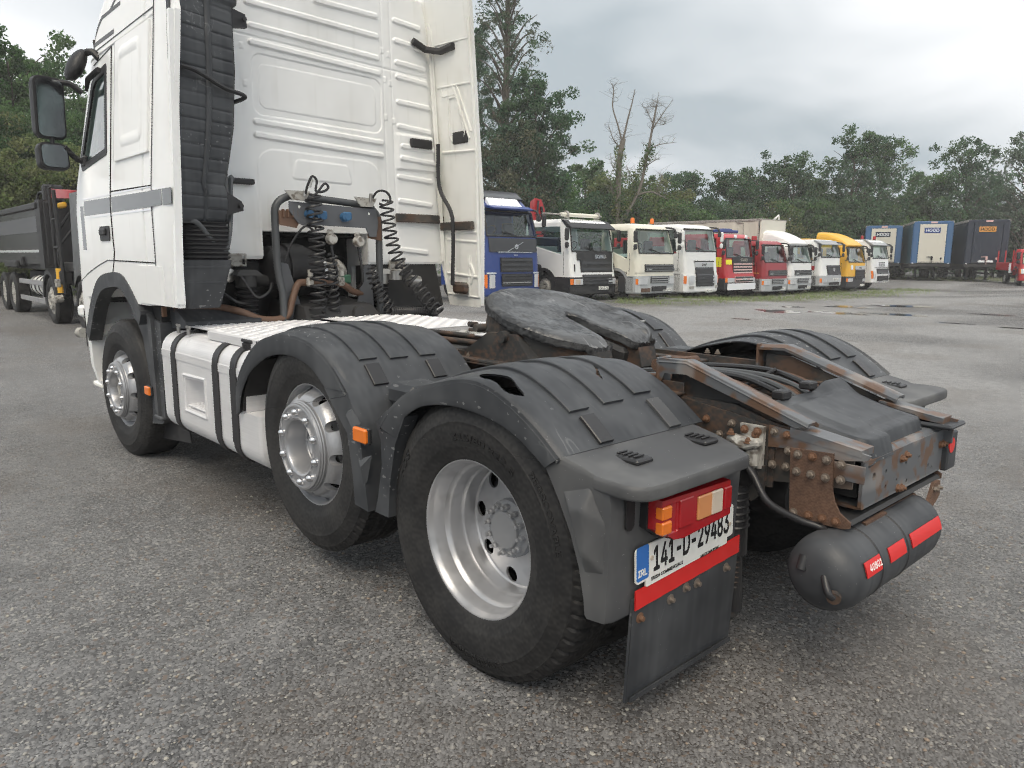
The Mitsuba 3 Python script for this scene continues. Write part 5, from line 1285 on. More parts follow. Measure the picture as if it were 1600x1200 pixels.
def lorry(name, label, catg, x, y, sp, deg=180.0, group='lorries parked in a row along the far side of the yard'):
    k = thing(name, label, catg, group)
    L = Local(k, place(x, y, deg))
    W, H, zb, zc, Lc = sp.get('W', 2.42), sp['H'], sp['zb'], sp['zc'], sp.get('L', 1.9)
    ws0, ws1 = sp['ws']
    hw = W / 2
    pz, px_ = zip(*sp['prof'])
    fx = lambda z: np.interp(z, pz, px_)
    CR = sp.get('cr', .22)
    def drop(yy):
        t = np.clip((np.abs(yy) - (hw - CR)) / CR, 0, .995); return CR * .8 * (1 - np.sqrt(1 - t * t))
    def loop(z, i=0.0, xr=None):
        w = hw * np.interp(z, [zc, ws0, H - .15, H], [1, 1, .955, .86]) - i
        xr = -Lc if xr is None else xr
        Y = np.r_[-w, np.linspace(-w, -w + CR, 6), np.linspace(w - CR, w, 6), w]
        t = np.clip((np.abs(Y) - (w - CR)) / CR, 0, 1); X = fx(z) - i - CR * .8 * (1 - np.sqrt(np.maximum(0, 1 - t * t)))
        X[0] = X[-1] = xr
        return np.stack([X, Y, 0 * X + z], 1)
    zz = sorted(set([zc, (zc + ws0) / 2, ws0, (ws0 + ws1) / 2, ws1, H - .12, H - .05, H]))
    shell_ = skin([loop(z) for z in zz])
    inn = skin([loop(z, .07, -Lc + .08) for z in (ws0 - .18, ws0, (ws0 + ws1) / 2, ws1 + .03)])
    e = sp.get('wsw', hw - .13)
    wsb = hull([(fx(z) + d, s * (e if z < (ws0 + ws1) / 2 else e * .94), z) for z in (ws0, ws1) for s in (1, -1) for d in (-.42, .3)])
    win_ = sp['win']
    body = cut(shell_, inn, wsb, prism(win_, .3, 3), prism(win_, -3, -.3))
    if sp.get('rearwin', True):
        body = cut(body, box((-Lc, 0, (ws0 + ws1) / 2 + .05), (.5, W * .62, (ws1 - ws0) * .62), .03))
    if 'whl' in sp:
        body = cut(body, cyl((sp['whl'], -3, .5), (sp['whl'], 3, .5), sp.get('archr', .62), n=32))
    cab = L('cab', body, sp['paint'], 24)
    # glass
    g = tm([(fx(ws0) - .05, -e, ws0), (fx(ws0) - .05, e, ws0), (fx(ws1) - .05, e * .94, ws1), (fx(ws1) - .05, -e * .94, ws1)], [[0, 1, 2, 3]])
    L('windscreen', g, 'm_glass', False)
    fr_ = cat(*[tube([(fx(za) + .004, ya, za), (fx(zb_) + .004, yb, zb_)], .022, 6) for (za, ya), (zb_, yb) in (((ws0, -e), (ws0, e)), ((ws0, e), (ws1, e * .94)), ((ws1, e * .94), (ws1, -e * .94)), ((ws1, -e * .94), (ws0, -e)))])
    L('windscreen_seal', fr_, 'm_black', 30)
    for s in (-1, 1):
        L('wiper', tube([(fx(ws0) + .03, s * .05 + .25, ws0 - .02), (fx(ws0 + .3) + .015, s * .05 - .35, ws0 + .16)], .012, 5), 'm_black', 30)
        wy = s * (hw * .985 - .05)
        L('side_window', tm([(a, wy, b) for a, b in win_], [[0, i, i + 1] for i in range(1, len(win_) - 1)]), 'm_glass', False)
        L('door_seam', tube([(win_[0][0] + .10, s * (hw + .002), zc + .05), (win_[0][0] + .10, s * (hw + .002), ws0)], .008, 5), 'm_black', 30)
        L('door_seam', tube([(win_[1][0] - .07, s * (hw + .002), zc + .05), (win_[1][0] - .07, s * (hw + .0), ws0 + .1)], .008, 5), 'm_black', 30)
    L('seat', [box((-.95, s * .6, ws0 + .1), (.16, .5, .75), .05) for s in (1, -1)], 'm_seat', 30)
    L('rear_shelf', box((-Lc + .35, 0, ws0 - .1), (.5, W - .3, .08), .01), sp.get('liner', 'p_liner'), 30)
    L('door_lining', [box((-.9, s * (hw - .115), ws0 - .08), (1.2, .02, .12), .004) for s in (1, -1)], sp.get('liner', 'p_liner'), 30)
    L('steering_wheel', [tube([(-.55 + .12 * math.sin(a), -.55 + .21 * math.cos(a), ws0 + .18 + .17 * math.sin(a)) for a in np.linspace(0, 2 * math.pi, 17)], .018, 6), box((-.28, 0, ws0 - .02), (.25, W - .5, .16), .04)], 'm_black', 30)
    def patch(y0, y1, z0, z1, off=.01, th=.02, ny=14, taper=0):
        return sheet([[(float(fx(z)) - float(drop(yy * (1 if abs(yy) < hw else hw / abs(yy)))) + off, yy, z) for yy in np.linspace(y0 + taper * (z1 - z) / (z1 - z0) * 1.0, y1 - taper * (z1 - z) / (z1 - z0), ny)] for z in (z0, (z0 + z1) / 2, z1)], th)
    sp_ = dict(L=L, patch=patch, fx=fx, hw=hw, cab=cab, sp=sp, k=k)
    # bumper block below the cab
    zb1 = sp.get('zb1', zc)
    bl = lambda z, i=0.0: np.stack([np.r_[-.55, fx(z) - i - .10, fx(z) - i, fx(z) - i, fx(z) - i - .10, -.55], np.r_[-hw, -hw, -hw + .16, hw - .16, hw, hw] * (1 - i), np.full(6, z)], 1)
    BP = L('bumper', skin([bl(zb, .03), bl(zb + .05), bl(zb1 - .03), bl(zb1 + .02, .01)]), sp.get('bumper', 'p_grey'), 30)
    for nm, y0, y1, z0, z1, mat, *o in sp.get('patches', ()):
        L(nm, patch(y0, y1, z0, z1, *(o or (.012,))), mat, 30)
    for gi, (y0, y1, z0, z1, n, mat, smat) in enumerate(sp.get('grilles', ())):
        gk = L('grille', patch(y0, y1, z0, z1, .014), mat, 30)
        for i in range(n):
            zc_ = z0 + (z1 - z0) * (i + .5) / n; t = (z1 - z0) / n * .22
            L('slat', patch(y0 + .03, y1 - .03, zc_ - t, zc_ + t, .035, .02), smat, 30, gk)
    for (yy, z0, z1, w) in sp['lamps']:
        for s in (1, -1):
            L('headlight', patch(*(sorted((s * (yy - w / 2), s * (yy + w / 2)))), z0, z1, .02), 'p_lens', 30)
    for s in (-1, 1):
        L('door_handle', box((win_[1][0] + .12, s * (hw + .012), zc + .42 * (ws0 - zc)), (.16, .03, .06), .01), 'm_black', 30)
        L('indicator', patch(*sorted((s * (hw - .10), s * (hw - .02))), sp['lamps'][0][1], sp['lamps'][0][2], .016, .02, 4), 'm_amber', 30)
    if 'plate' in sp:
        yy, z, txt = sp['plate']
        NPk = L('number_plate', box((fx(z) + .03, yy, z), (.02, .52, .115), .004), 'm_platewhite', 30)
        L('plate_lettering', text(txt, .075, (fx(z) + .0405, yy, z), (0, 1, 0), (0, 0, 1), .002, .44), 'm_ink', False, NPk)
    for txt, yy, z, h_, w, mat in sp.get('text', ()):
        L('lettering', text(txt, h_, (fx(z) + sp.get('toff', .04), yy, z), (0, 1, 0), (fx(z + .05) - fx(z), 0, .05), .006, w), mat, False)
    ms = sp.get('mirror', 'm_black')
    for s in (1, -1):
        zm = (ws0 + ws1) / 2 + .05
        mk = L('door_mirror', [box((-.02, s * (hw + .17), zm + .10), (.10, .20, .42), .05), box((-.02, s * (hw + .16), zm - .26), (.10, .19, .20), .05)], ms, 35)
        L('mirror_arm', [tube([(-.25, s * hw * .97, zm + .3), (-.05, s * (hw + .14), zm + .3)], .018, 6), tube([(-.25, s * hw * .97, zm - .36), (-.05, s * (hw + .14), zm - .34)], .018, 6)], 'm_black', 30, mk)
    if sp.get('kerb', True):
        L('kerb_mirror', [tube([(fx(ws1) - .1, hw * .78, ws1 + .1), (fx(ws1) + .22, hw * .86, ws1 + .05), (fx(ws1) + .30, hw * .9, ws1 - .12)], [.03, .035, .05], 8, 4), box((fx(ws1) + .30, hw * .90, ws1 - .20), (.08, .22, .18), .035)], 'm_black', 35)
    if 'visor' in sp:
        m, z0, z1 = sp['visor']
        L('sun_visor', hull([(fx(z) + d, s * hw * .95, z) for z, d in ((z0, .16), (z0 + .03, .20), (z1, .02), (z1, -.1), (z0 + .05, -.05)) for s in (1, -1)]), m, 30)
    for yy, xx in sp.get('beacons', ()):
        bk = L('beacon', lathe([(.0, .20), (.05, .19), (.075, .16), (.08, .03), (.08, 0)], 16, 'z').apply_translation([xx, yy, H + .03]), 'm_amber' if sp.get('bcol', 1) else 'm_red', 40)
        L('beacon_foot', box((xx, yy, H + .015), (.12, .12, .05), .01), 'm_black', 30, bk)
    fwx = sp.get('whl', -1.35)
    for xx, conv in sp.get('wheels', ((fwx, True), (fwx - 3.9, False))):
        for s in (1, -1): small_wheel(L, xx, s * (hw - .10), sp.get('wr', .5), conv)
    L('chassis', [box((-4.2, 0, .72), (6.2, .85, .24), .01), box((fwx, 0, .5), (.12, 1.9, .12), .01), box((-5.2, 0, .5), (.14, 1.9, .14), .01)], 'm_chassis', 30)
    if sp.get('arch', True):
        L('wheel_arch', [prism(LineString([(fwx + .62 * math.cos(a), .5 + .62 * math.sin(a)) for a in np.linspace(-.1, math.pi + .1, 17)]).buffer(.05, cap_style=2), *sorted((s * (hw - .28), s * (hw + .01)))) for s in (1, -1)], sp.get('archm', 'm_black'), 30)
    if 'step' in sp:
        L('cab_step', [box((-.55, s * (hw - .12), (zb + zc) / 2 + .02), (.75, .24, zc - zb - .05), .03) for s in (1, -1)], sp['step'], 30)
    return k, L, patch, fx


def deflector(L, H, z1, hw, mat, x0=-.25, x1=-1.95):
    rows = []
    for t in np.linspace(0, 1, 10):
        x = x0 + (x1 - x0) * t; z = H + (z1 - H) * math.sin(t * math.pi / 2) ** .8; w = hw * (.80 + .1 * t)
        a = np.linspace(0, math.pi, 13)
        rows.append(np.stack([0 * a + x, -w * np.sign(np.cos(a)) * np.abs(np.cos(a)) ** .35, H - .06 + (z - H + .06) * np.sin(a) ** .35], 1))
    return L('roof_deflector', skin(rows), mat, 40)


LF = lambda s, o=0.0: None
def lf_spec(paint, s=1.0, plate='06-D-1234', **k):
    d = dict(H=2.76 * s, zb=.24 * s, zc=.88 * s, ws=(1.70 * s, 2.56 * s), L=1.75, W=2.34, prof=[(.2, .0), (.9 * s, .0), (1.3 * s, -.02), (1.7 * s, -.06), (2.56 * s, -.30), (2.70 * s, -.38), (2.76 * s, -.55)], cr=.26,
             win=[(-.38, 1.52 * s), (-.50, 1.46 * s), (-1.28, 1.78 * s), (-1.34, 2.50 * s), (-.56, 2.50 * s), (-.42, 1.72 * s)], paint=paint, bumper='p_lgrey', zb1=.86 * s,
             grilles=[(-.78, .98, 1.03 * s, 1.30 * s, 3, 'm_black', 'p_slat'), (-.42, .72, .62 * s, .86 * s, 3, 'p_char', 'p_grey'), (-.35, .55, .32 * s, .50 * s, 1, 'm_black', 'm_black')],
             lamps=[(.86, .58 * s, .78 * s, .46)], whl=-1.05, archr=.6, archm='p_grey', text=[('DAF', -.5, 1.13 * s, .10, .30, 'p_lgrey')], plate=(.62, .36 * s, plate), step='p_char', wr=.47,
             patches=[('cab_corner', -1.16, -.80, 1.0 * s, 1.34 * s, paint, .004)])
    d['win'] = d['win'][1:5]
    d.update(k); return d


# blue high-roofed tractor, half hidden by the white cab
k, L, patch, fx = lorry('blue_lorry', 'royal blue tractor unit with white roof light box, beside the white foreground cab', 'truck', 16.2, -13.9, dict(
    H=3.72, zb=.28, zc=.60, ws=(2.2, 3.0), L=2.3, W=2.46, prof=[(.2, .05), (1.0, .05), (2.0, -.02), (2.2, -.06), (3.0, -.28), (3.3, -.45), (3.6, -1.0), (3.72, -1.5)], cr=.3,
    win=[(-.45, 1.95), (-1.3, 2.05), (-1.35, 2.95), (-.6, 2.95)], paint='p_blue', bumper='p_blue', zb1=.62,
    grilles=[(-.62, .82, 1.06, 1.52, 3, 'm_black', 'p_char'), (-.58, .80, .60, 1.0, 4, 'm_black', 'p_char')], lamps=[(.98, .55, .98, .20)],
    patches=[('grey_band', -1.05, 1.05, 1.70, 2.14, 'p_char', .008), ('chrome_line', -.72, .80, 1.685, 1.705, 'm_chrome', .02), ('headlight_trim', -1.15, -.82, 1.0, 1.05, 'm_chrome', .02), ('headlight_trim', .82, 1.15, 1.0, 1.05, 'm_chrome', .02), ('chrome_frame', -.55, .72, .70, .73, 'm_chrome', .03), ('roof_panel', -1.1, 1.1, 3.05, 3.10, 'p_char', .01)],
    text=[('VOLVO', .05, 1.60, .045, .18, 'm_chrome')], mirror='m_black', wheels=((-1.4, True), (-4.4, False)), whl=-1.4, archm='m_black'))
L('light_box', hull([(-.30, s * .72, 3.12) for s in (1, -1)] + [(-.62, s * .68, 3.44) for s in (1, -1)] + [(-.7, s * .7, 3.12) for s in (1, -1)]), 'p_light', 30)
L('sun_visor', hull([(x, s * w, z) for x, w, z in ((-.02, .86, 3.04), (0, .88, 3.09), (-.30, .95, 3.18), (-.36, .95, 3.10)) for s in (1, -1)]), 'p_blue', 30)
L('badge', [tube([(fx(1.75) + .03, -.28, 1.72), (fx(2.0) + .03, .42, 2.02)], .012, 6), lathe([(.05, -.012), (.075, -.012), (.075, .012), (.05, .012), (.05, -.012)], 24, 'x').apply_translation([fx(1.87) + .04, .10, 1.87])], 'm_chrome', 40)
L('roof_cap', hull([(x, s * w, z) for x, w, z in ((-.62, .95, 3.45), (-1.0, 1.0, 3.70), (-2.2, 1.0, 3.78), (-2.2, 1.05, 3.6), (-.7, 1.0, 3.40)) for s in (1, -1)]), 'p_char', 40)

# red loader crane standing between the blue and the white lorry
kc = thing('loader_crane', 'folded red loader crane sticking up behind the blue lorry', 'crane')
Lc_ = Local(kc, place(21.6, -20.35, 180))
Lc_('boom', hull([(0, y, z) for y, z in ((-.22, 2.2), (.28, 2.2), (.36, 3.6), (.15, 4.0), (-.25, 4.05), (-.3, 3.7))] + [(-.35, y, z) for y, z in ((-.2, 2.2), (.25, 2.2), (.3, 3.6), (-.2, 3.9))]), 'p_red', 30)
Lc_('ram', [tube([(.05, .1, 3.7), (.05, .30, 2.6)], .06, 8), tube([(.06, -.1, 3.95), (.08, -.18, 3.2)], .04, 8)], 'm_black', 30)
Lc_('post', [cyl((-.15, 0, .55), (-.15, 0, 2.3), .17), box((-.15, 0, .65), (.8, 2.2, .25), .03), box((-.15, 1.0, .32), (.2, .2, .64), .02), box((-.15, -1.0, .32), (.2, .2, .64), .02)], 'p_red', 30)

# white tipper-fronted lorry with black grille
k, L, patch, fx = lorry('white_lorry', 'white lorry with black grille and black sun visor beside the blue lorry', 'truck', 15.8, -17.4, dict(
    H=2.86, zb=.24, zc=.86, ws=(1.74, 2.60), L=2.25, W=2.44, prof=[(.2, .10), (.8, .10), (1.0, .02), (1.7, -.04), (2.6, -.22), (2.78, -.30), (2.86, -.5)], cr=.24,
    win=[(-.42, 1.62), (-1.85, 1.94), (-1.92, 2.60), (-.55, 2.60)], paint='p_white', bumper='m_black', zb1=.84,
    grilles=[(-.72, .98, 1.02, 1.46, 2, 'm_black', 'p_char'), (-.66, .92, .58, .94, 3, 'm_black', 'p_char')], lamps=[(.90, .60, .80, .42)],
    patches=[('nose_panel', -.88, 1.0, 1.44, 1.72, 'm_black', .012), ('vent_slot', -1.04, -1.0, 1.05, 1.3, 'm_black', .02), ('vent_slot', 1.08, 1.12, 1.1, 1.35, 'm_black', .02), ('amber_corner', -1.06, -.84, .62, .78, 'm_clear', .03)],
    text=[('SCANIA', .36, 1.57, .12, .60, 'm_chrome')], plate=(.42, .46, '04 LS 74'), visor=('m_black', 2.52, 2.84), step='m_black', whl=-1.30, archr=.66, kerb=False))
L('roof_roll', [tube([(-.7, -1.0, 3.02), (-.7, .95, 3.02)], .07, 12)], 'p_cream', 40)
L('roof_bar', [tube([(-.7, -1.9, 3.02), (-.7, 1.15, 3.02)], .03, 8), box((-.7, -.6, 2.94), (.06, .06, .18), .01), box((-.7, .8, 2.94), (.06, .06, .18), .01), lathe([(.10, -.03), (.13, -.03), (.13, .03), (.10, .03)], 16).apply_translation([-.7, -.72, 3.03]), lathe([(.10, -.03), (.13, -.03), (.13, .03), (.10, .03)], 16).apply_translation([-.7, .92, 3.03])], 'm_cast', 40)
L('door_handle', box((-.20, -1.12, 1.42), (.10, .05, .05), .01), 'm_black', 30)
L('arch_notch', prism([(-1.55, 1.0), (-1.25, .92), (-1.45, 1.28), (-1.68, 1.30)], -1.235, -1.20), 'm_black', 30)
L('tipper_body', [box((-4.9, 0, 1.75), (4.6, 2.3, 1.1), .05)], 'p_navy', 30)

# cream lorry
k, L, patch, fx = lorry('cream_lorry', 'weathered cream lorry with two amber beacons and rust on its bumper', 'truck', 14.9, -19.95, lf_spec('p_cream', 1.0, '05 D 78', beacons=((-.62, -.75), (.35, -.6)), liner='p_light'))
L('rust_patch', patch(-.95, -.42, .30, .44, .004, .01), 'm_rustplate', 30)
L('lettering', text('BCS', .10, (-.62, -1.175, .98), (1, 0, 0), (0, 0, 1), .004), 'm_ink', False)
L('tool_body', [box((-4.4, 0, 1.5), (4.4, 2.2, .9), .04)], 'p_char', 30)

# white lorry with tall slatted grille
k, L, patch, fx = lorry('white_lorry', 'white lorry with tall slatted black grille, left of the fire engine', 'truck', 15.4, -23.6, dict(
    H=2.96, zb=.26, zc=1.02, ws=(1.90, 2.78), L=2.2, W=2.44, prof=[(.2, .08), (.9, .08), (1.1, .0), (1.9, -.06), (2.78, -.25), (2.9, -.36), (2.96, -.6)], cr=.26,
    win=[(-.42, 1.80), (-1.85, 1.92), (-1.92, 2.74), (-.56, 2.74)], paint='p_white', bumper='p_white', zb1=1.0,
    grilles=[(-.50, .78, .50, 1.28, 6, 'm_black', 'p_char')], lamps=[(.84, .62, .92, .34)],
    patches=[('badge_panel', -.52, .80, 1.26, 1.48, 'p_lgrey', .02), ('grille_top', -.56, .84, 1.47, 1.52, 'm_black', .02), ('fog_lamp', -.98, -.66, .42, .52, 'm_cast', .02), ('fog_lamp', .9, 1.1, .42, .52, 'm_cast', .02)],
    text=[('DAF', .14, 1.36, .10, .34, 'm_ink')], plate=(.45, .30, '151 D 92'), mirror='p_white', step='p_char', whl=-1.35, archr=.66, archm='p_white', liner='p_red'))
L('lettering', text('AJG', .11, (-.38, -1.225, 1.17), (1, 0, 0), (0, 0, 1), .004), 'p_grey', False)
L('flat_bed', [box((-5.0, 0, 1.1), (5.2, 2.4, .2), .02)], 'p_lgrey', 30)

# fire engine
k, L, patch, fx = lorry('fire_engine', 'red fire engine with blue roof lights and red and white striped bumper', 'fire engine', 15.8, -27.2, dict(
    H=2.80, zb=.36, zc=.88, ws=(1.78, 2.60), L=2.4, W=2.44, prof=[(.2, .10), (.9, .10), (1.0, .02), (1.8, -.04), (2.6, -.18), (2.72, -.26), (2.80, -.45)], cr=.22,
    win=[(-.42, 1.66), (-1.3, 1.80), (-1.34, 2.60), (-.55, 2.60)], paint='p_red', bumper='p_char', zb1=.86,
    grilles=[(-.62, .98, 1.06, 1.56, 4, 'm_black', 'p_rose'), (-.55, .95, .70, .98, 2, 'p_rose', 'm_black')], lamps=[(.88, .71, .90, .50)],
    patches=[('nose_panel', -.66, 1.0, 1.54, 1.80, 'm_black', .012), ('yellow_band', -1.12, -.70, 1.48, 1.68, 'p_fluo', .004)],
    text=[('SCANIA', .28, 1.68, .12, .58, 'm_cast')], plate=(.22, .82, '02 D 61'), step='m_black', whl=-1.35, archr=.64, kerb=False))
L('yellow_band', box((-.80, -1.222, 1.58), (1.2, .008, .42), .002), 'p_fluo', 30)
ch = []
CB_ = L('striped_bumper', patch(-1.15, 1.15, .38, .66, .05, .03), 'p_light', 30)
for i in range(9):
    y0 = -1.10 + .25 * i
    L('red_stripe', sheet([[(float(fx(z)) + .054 - (.06 if abs(y0 + s_ * .11 + (z - .38) * .5) > 1.08 else 0), y0 + s_ * .11 + (z - .38) * .5, z) for s_ in (0, 1)] for z in (.385, .655)], .006), 'p_red', False, CB_)
lb = L('light_bar', [box((-.85, 0, 2.93), (.32, 1.7, .14), .03), box((-.85, 0, 3.0), (.3, .7, .10), .03)], 'p_blue', 30)
for yy in (-.28, .62): L('spotlight', lathe([(0, .05), (.08, .04), (.09, -.02), (0, -.05)], 16, 'x').apply_translation([fx(2.66) + .06, yy, 2.68]), 'p_light', 40)
L('crew_body', [box((-4.4, 0, 1.75), (3.8, 2.42, 1.9), .05)], 'p_red', 30)

# dull red and white light lorries
k, L, patch, fx = lorry('red_lorry', 'dull red lorry with grey bumper, right of the fire engine', 'truck', 15.7, -30.3, lf_spec('p_dullred', .93, '07 KE 5', beacons=((-.75, -.9), (-.55, -.9)), bcol=0))
L('yellow_line', box((-.85, -1.172, 1.08), (1.2, .006, .05), .002), 'p_ora', 30)
L('flat_bed', [box((-4.8, 0, 1.1), (5.0, 2.4, .18), .02)], 'm_chassis', 30)
k, L, patch, fx = lorry('white_lorry', 'small white lorry with bulging roof air deflector, in front of a curtain sided body', 'truck', 15.7, -32.8, lf_spec('p_white', .92, '08 D 330'))
deflector(L, 2.50, 3.16, 1.15, 'p_white')
bx = (-1.66, -8.6)
CB2 = L('box_body', [box((-5.1, 0, 1.02), (6.9, 2.5, .16), .02)], 'p_lgrey', 30)
L('front_bulkhead', box((-1.70, 0, 2.38), (.06, 2.5, 2.56), .02), 'p_wht2', 30)
L('roof_rail', [box((-5.1, s * 1.235, 3.62), (6.9, .05, .12), .01) for s in (1, -1)] + [box((-5.1, 0, 3.68), (6.9, 2.5, .03), .005)], 'm_cast', 30)
for s in (1, -1):
    xx = np.linspace(-1.76, -8.5, 140)
    L('side_curtain', sheet([[(x, s * (1.245 + .012 * math.sin(x * 9) + .018 * math.sin(x * 2.3 + z * 1.2)), z) for x in xx] for z in (1.1, 1.6, 2.4, 3.2, 3.56)], .006), 'p_wht2', 40)
L('curtain_pole', [tube([(-1.78, -1.26, 1.1), (-1.78, -1.26, 3.6)], .03, 6), tube([(-2.6, -1.262, 2.9), (-2.62, -1.262, 3.5), (-3.0, -1.262, 3.52)], .02, 5)], 'm_cast', 30)
L('rear_doors', box((-8.56, 0, 2.38), (.06, 2.5, 2.56), .02), 'p_wht2', 30)

# white lorry with black star grille
k, L, patch, fx = lorry('white_lorry', 'white lorry with a sloping black grille, left of the yellow lorry', 'truck', 15.6, -35.7, dict(
    H=2.72, zb=.36, zc=.90, ws=(1.82, 2.50), L=2.1, W=2.40, prof=[(.2, .10), (.9, .10), (1.0, .03), (1.82, -.04), (2.5, -.2), (2.64, -.3), (2.72, -.5)], cr=.26,
    win=[(-.42, 1.62), (-1.3, 1.80), (-1.34, 2.46), (-.55, 2.46)], paint='p_white', bumper='p_lgrey', zb1=.88, grilles=[(-.55, .98, .92, 1.42, 4, 'm_black', 'p_char')], lamps=[(.80, .56, .76, .30)],
    patches=[('bumper_vent', -.35, .75, .42, .56, 'm_black', .02), ('bumper_face', -1.1, 1.1, .55, .86, 'p_lgrey', .006)], plate=(.35, .70, '04 G 12'), visor=('p_grey', 2.44, 2.68), step='p_char', whl=-1.35, archr=.6, liner='p_ora'))
L('star_badge', [lathe([(.085, -.008), (.10, -.008), (.10, .008), (.085, .008), (.085, -.008)], 24, 'x').apply_translation([fx(1.2) + .06, .22, 1.2]), *[tube([(fx(1.2) + .06, .22, 1.2), (fx(1.2) + .06, .22 + .09 * math.sin(a), 1.2 + .09 * math.cos(a))], [.016, .004], 5) for a in (0, 2.09, 4.19)]], 'm_chrome', 30)
L('red_panel', box((-.75, -1.205, 1.28), (.9, .01, .22), .003), 'p_red', 30)
L('yellow_frame', [box((-3.2, 0, 3.05), (.12, 2.3, .12), .01), box((-3.2, 0, 2.75), (.12, 2.3, .10), .01), *[box((-3.2, -1.1 + .44 * i, 2.9), (.08, .08, .4), .01) for i in range(6)], box((-5.2, -1.1, 2.95), (4.0, .10, .35), .01), box((-5.2, 1.1, 2.95), (4.0, .10, .35), .01)], 'p_ora', 30)
L('white_jib', [tube([(-3.6, -1.2, 3.2), (-3.5, .1, 3.75), (-3.4, .6, 4.1)], .05, 6), tube([(-3.5, .1, 3.75), (-3.4, .65, 3.35)], .05, 6), tube([(-3.5, -.2, 3.6), (-3.4, .62, 3.4)], .035, 6), tube([(-3.4, .6, 4.1), (-3.4, .65, 3.1)], .05, 6), tube([(-3.4, .2, 3.95), (-3.4, .5, 3.3)], .03, 6)], 'p_white', 30)
L('dark_hopper', hull([(-3.8, -2.0 + a, z) for a, z in ((0, 2.4), (0, 3.4), (.3, 3.75), (.9, 3.7), (1.1, 3.3), (1.1, 2.4))] + [(-5.0, -2.0 + a, z) for a, z in ((0, 2.4), (0, 3.4), (1.1, 3.3), (1.1, 2.4))]), 'p_char', 30)

# yellow lorry
k, L, patch, fx = lorry('yellow_lorry', 'bright yellow lorry with a large rounded yellow roof deflector', 'truck', 15.5, -38.75, lf_spec('p_yellow', .925, '12 D 90', bumper='p_char', grilles=[(-.30, .88, .66, 1.20, 4, 'm_black', 'p_char')],
    patches=[('badge_panel', -.34, .92, 1.18, 1.38, 'p_lgrey', .02), ('white_logo', -.85, -.62, 1.18, 1.42, 'p_light', .006)], text=[('DAF', .28, 1.27, .085, .3, 'm_ink')], liner='p_light', step='p_char'))
deflector(L, 2.50, 3.20, 1.18, 'p_yellow')
L('yellow_body', [box((-5.2, 0, 1.9), (5.6, 2.4, 1.9), .04)], 'p_yellow', 30)

# white tractor with grey visor
k, L, patch, fx = lorry('white_lorry', 'white lorry with grey sun visor at the right end of the row', 'truck', 15.7, -42.3, dict(
    H=2.84, zb=.40, zc=.86, ws=(1.78, 2.52), L=2.1, W=2.44, prof=[(.2, .08), (.9, .08), (1.1, .02), (1.78, -.04), (2.52, -.22), (2.74, -.34), (2.84, -.6)], cr=.24,
    win=[(-.42, 1.62), (-1.3, 1.78), (-1.34, 2.48), (-.55, 2.48)], paint='p_white', bumper='p_white', zb1=.84, grilles=[(-.65, .95, .92, 1.20, 3, 'm_black', 'p_char'), (-.62, .92, .50, .80, 3, 'm_black', 'p_char')], lamps=[(1.0, .66, 1.08, .18)],
    patches=[('nose_badge', -.68, .98, 1.32, 1.60, 'p_light', .01), ('seam', -.9, 1.15, 1.24, 1.27, 'm_black', .006)] + [('black_letter', -.35 + .30 * i, -.13 + .30 * i, 1.34 + .09 * j, 1.39 + .09 * j, 'm_ink', .02) for i in range(3) for j in range(3)],
    plate=(.40, .46, '06 WW 2'), visor=('p_grey', 2.50, 2.82), beacons=((-.95, -.8), (.25, -.6)), bcol=0, step='p_white', whl=-1.35, archr=.6, liner='p_light'))
L('tipper_body', [box((-5.0, 0, 1.6), (5.0, 2.3, 1.0), .04)], 'p_lgrey', 30)

# black tipper lorry ahead of the white cab
kt = thing('tipper_lorry', 'black tipper lorry with a red crane, parked at the far left', 'truck')
L = Local(kt, place(14.35, -2.05, 180, 0))
body = cut(hull([(x, s * w, z) for x, z, w in ((-3.25, 1.32, 1.12), (-3.15, 2.66, 1.2), (-10.3, 1.32, 1.12), (-10.3, 2.66, 1.2)) for s in (1, -1)]), hull([(x, s * w, z) for x, z, w in ((-3.40, 1.6, 1.02), (-3.30, 3.0, 1.12), (-10.15, 1.5, 1.02), (-10.15, 3.0, 1.12)) for s in (1, -1)]))
TB = L('tipper_body', body, 'p_tip', 30)
L('side_rail', [box((-6.8, s * 1.22, 2.62), (7.0, .10, .14), .02) for s in (-1, 1)], 'm_black', 30, TB)
L('white_line', box((-6.6, -1.16, 1.62), (6.6, .02, .06), .004), 'p_lgrey', 30, TB)
L('grey_panel', hull([(x, -1.185 - (z - 2.2) * .045, z) for x in (-3.6, -10.0) for z in (2.05, 2.40)] + [(x, -1.15, z) for x in (-3.6, -10.0) for z in (2.05, 2.40)]), 'm_grey', 30, TB)
L('front_post', hull([(-3.1, s * 1.0 - .22, z) for s in (-1,) for z in (1.24, 2.74)] + [(-3.45, -1.24, z) for z in (1.24, 2.74)] + [(-3.1, -1.0, z) for z in (1.24, 2.74)] + [(-3.45, -1.0, z) for z in (1.24, 2.74)]), 'm_black', 30, TB)
L('headboard', box((-3.12, 0, 2.0), (.12, 2.3, 1.4), .02), 'm_black', 30, TB)
L('body_hinge', [box((-5.9, -1.15, 1.38), (.2, .1, .22), .03), box((-7.4, -1.15, 1.30), (1.6, .1, .18), .03)], 'm_black', 30)
L('chassis', [box((-4.6, 0, .95), (9.2, .9, .3), .02), box((-4.6, 0, 1.28), (9, 1.9, .2), .02)], 'm_chassis', 30)
for xx, cv_ in ((-.4, True), (-3.15, True), (-7.7, False), (-9.05, False)):
    for s in (1, -1): small_wheel(L, xx, s * 1.12, .52, cv_)
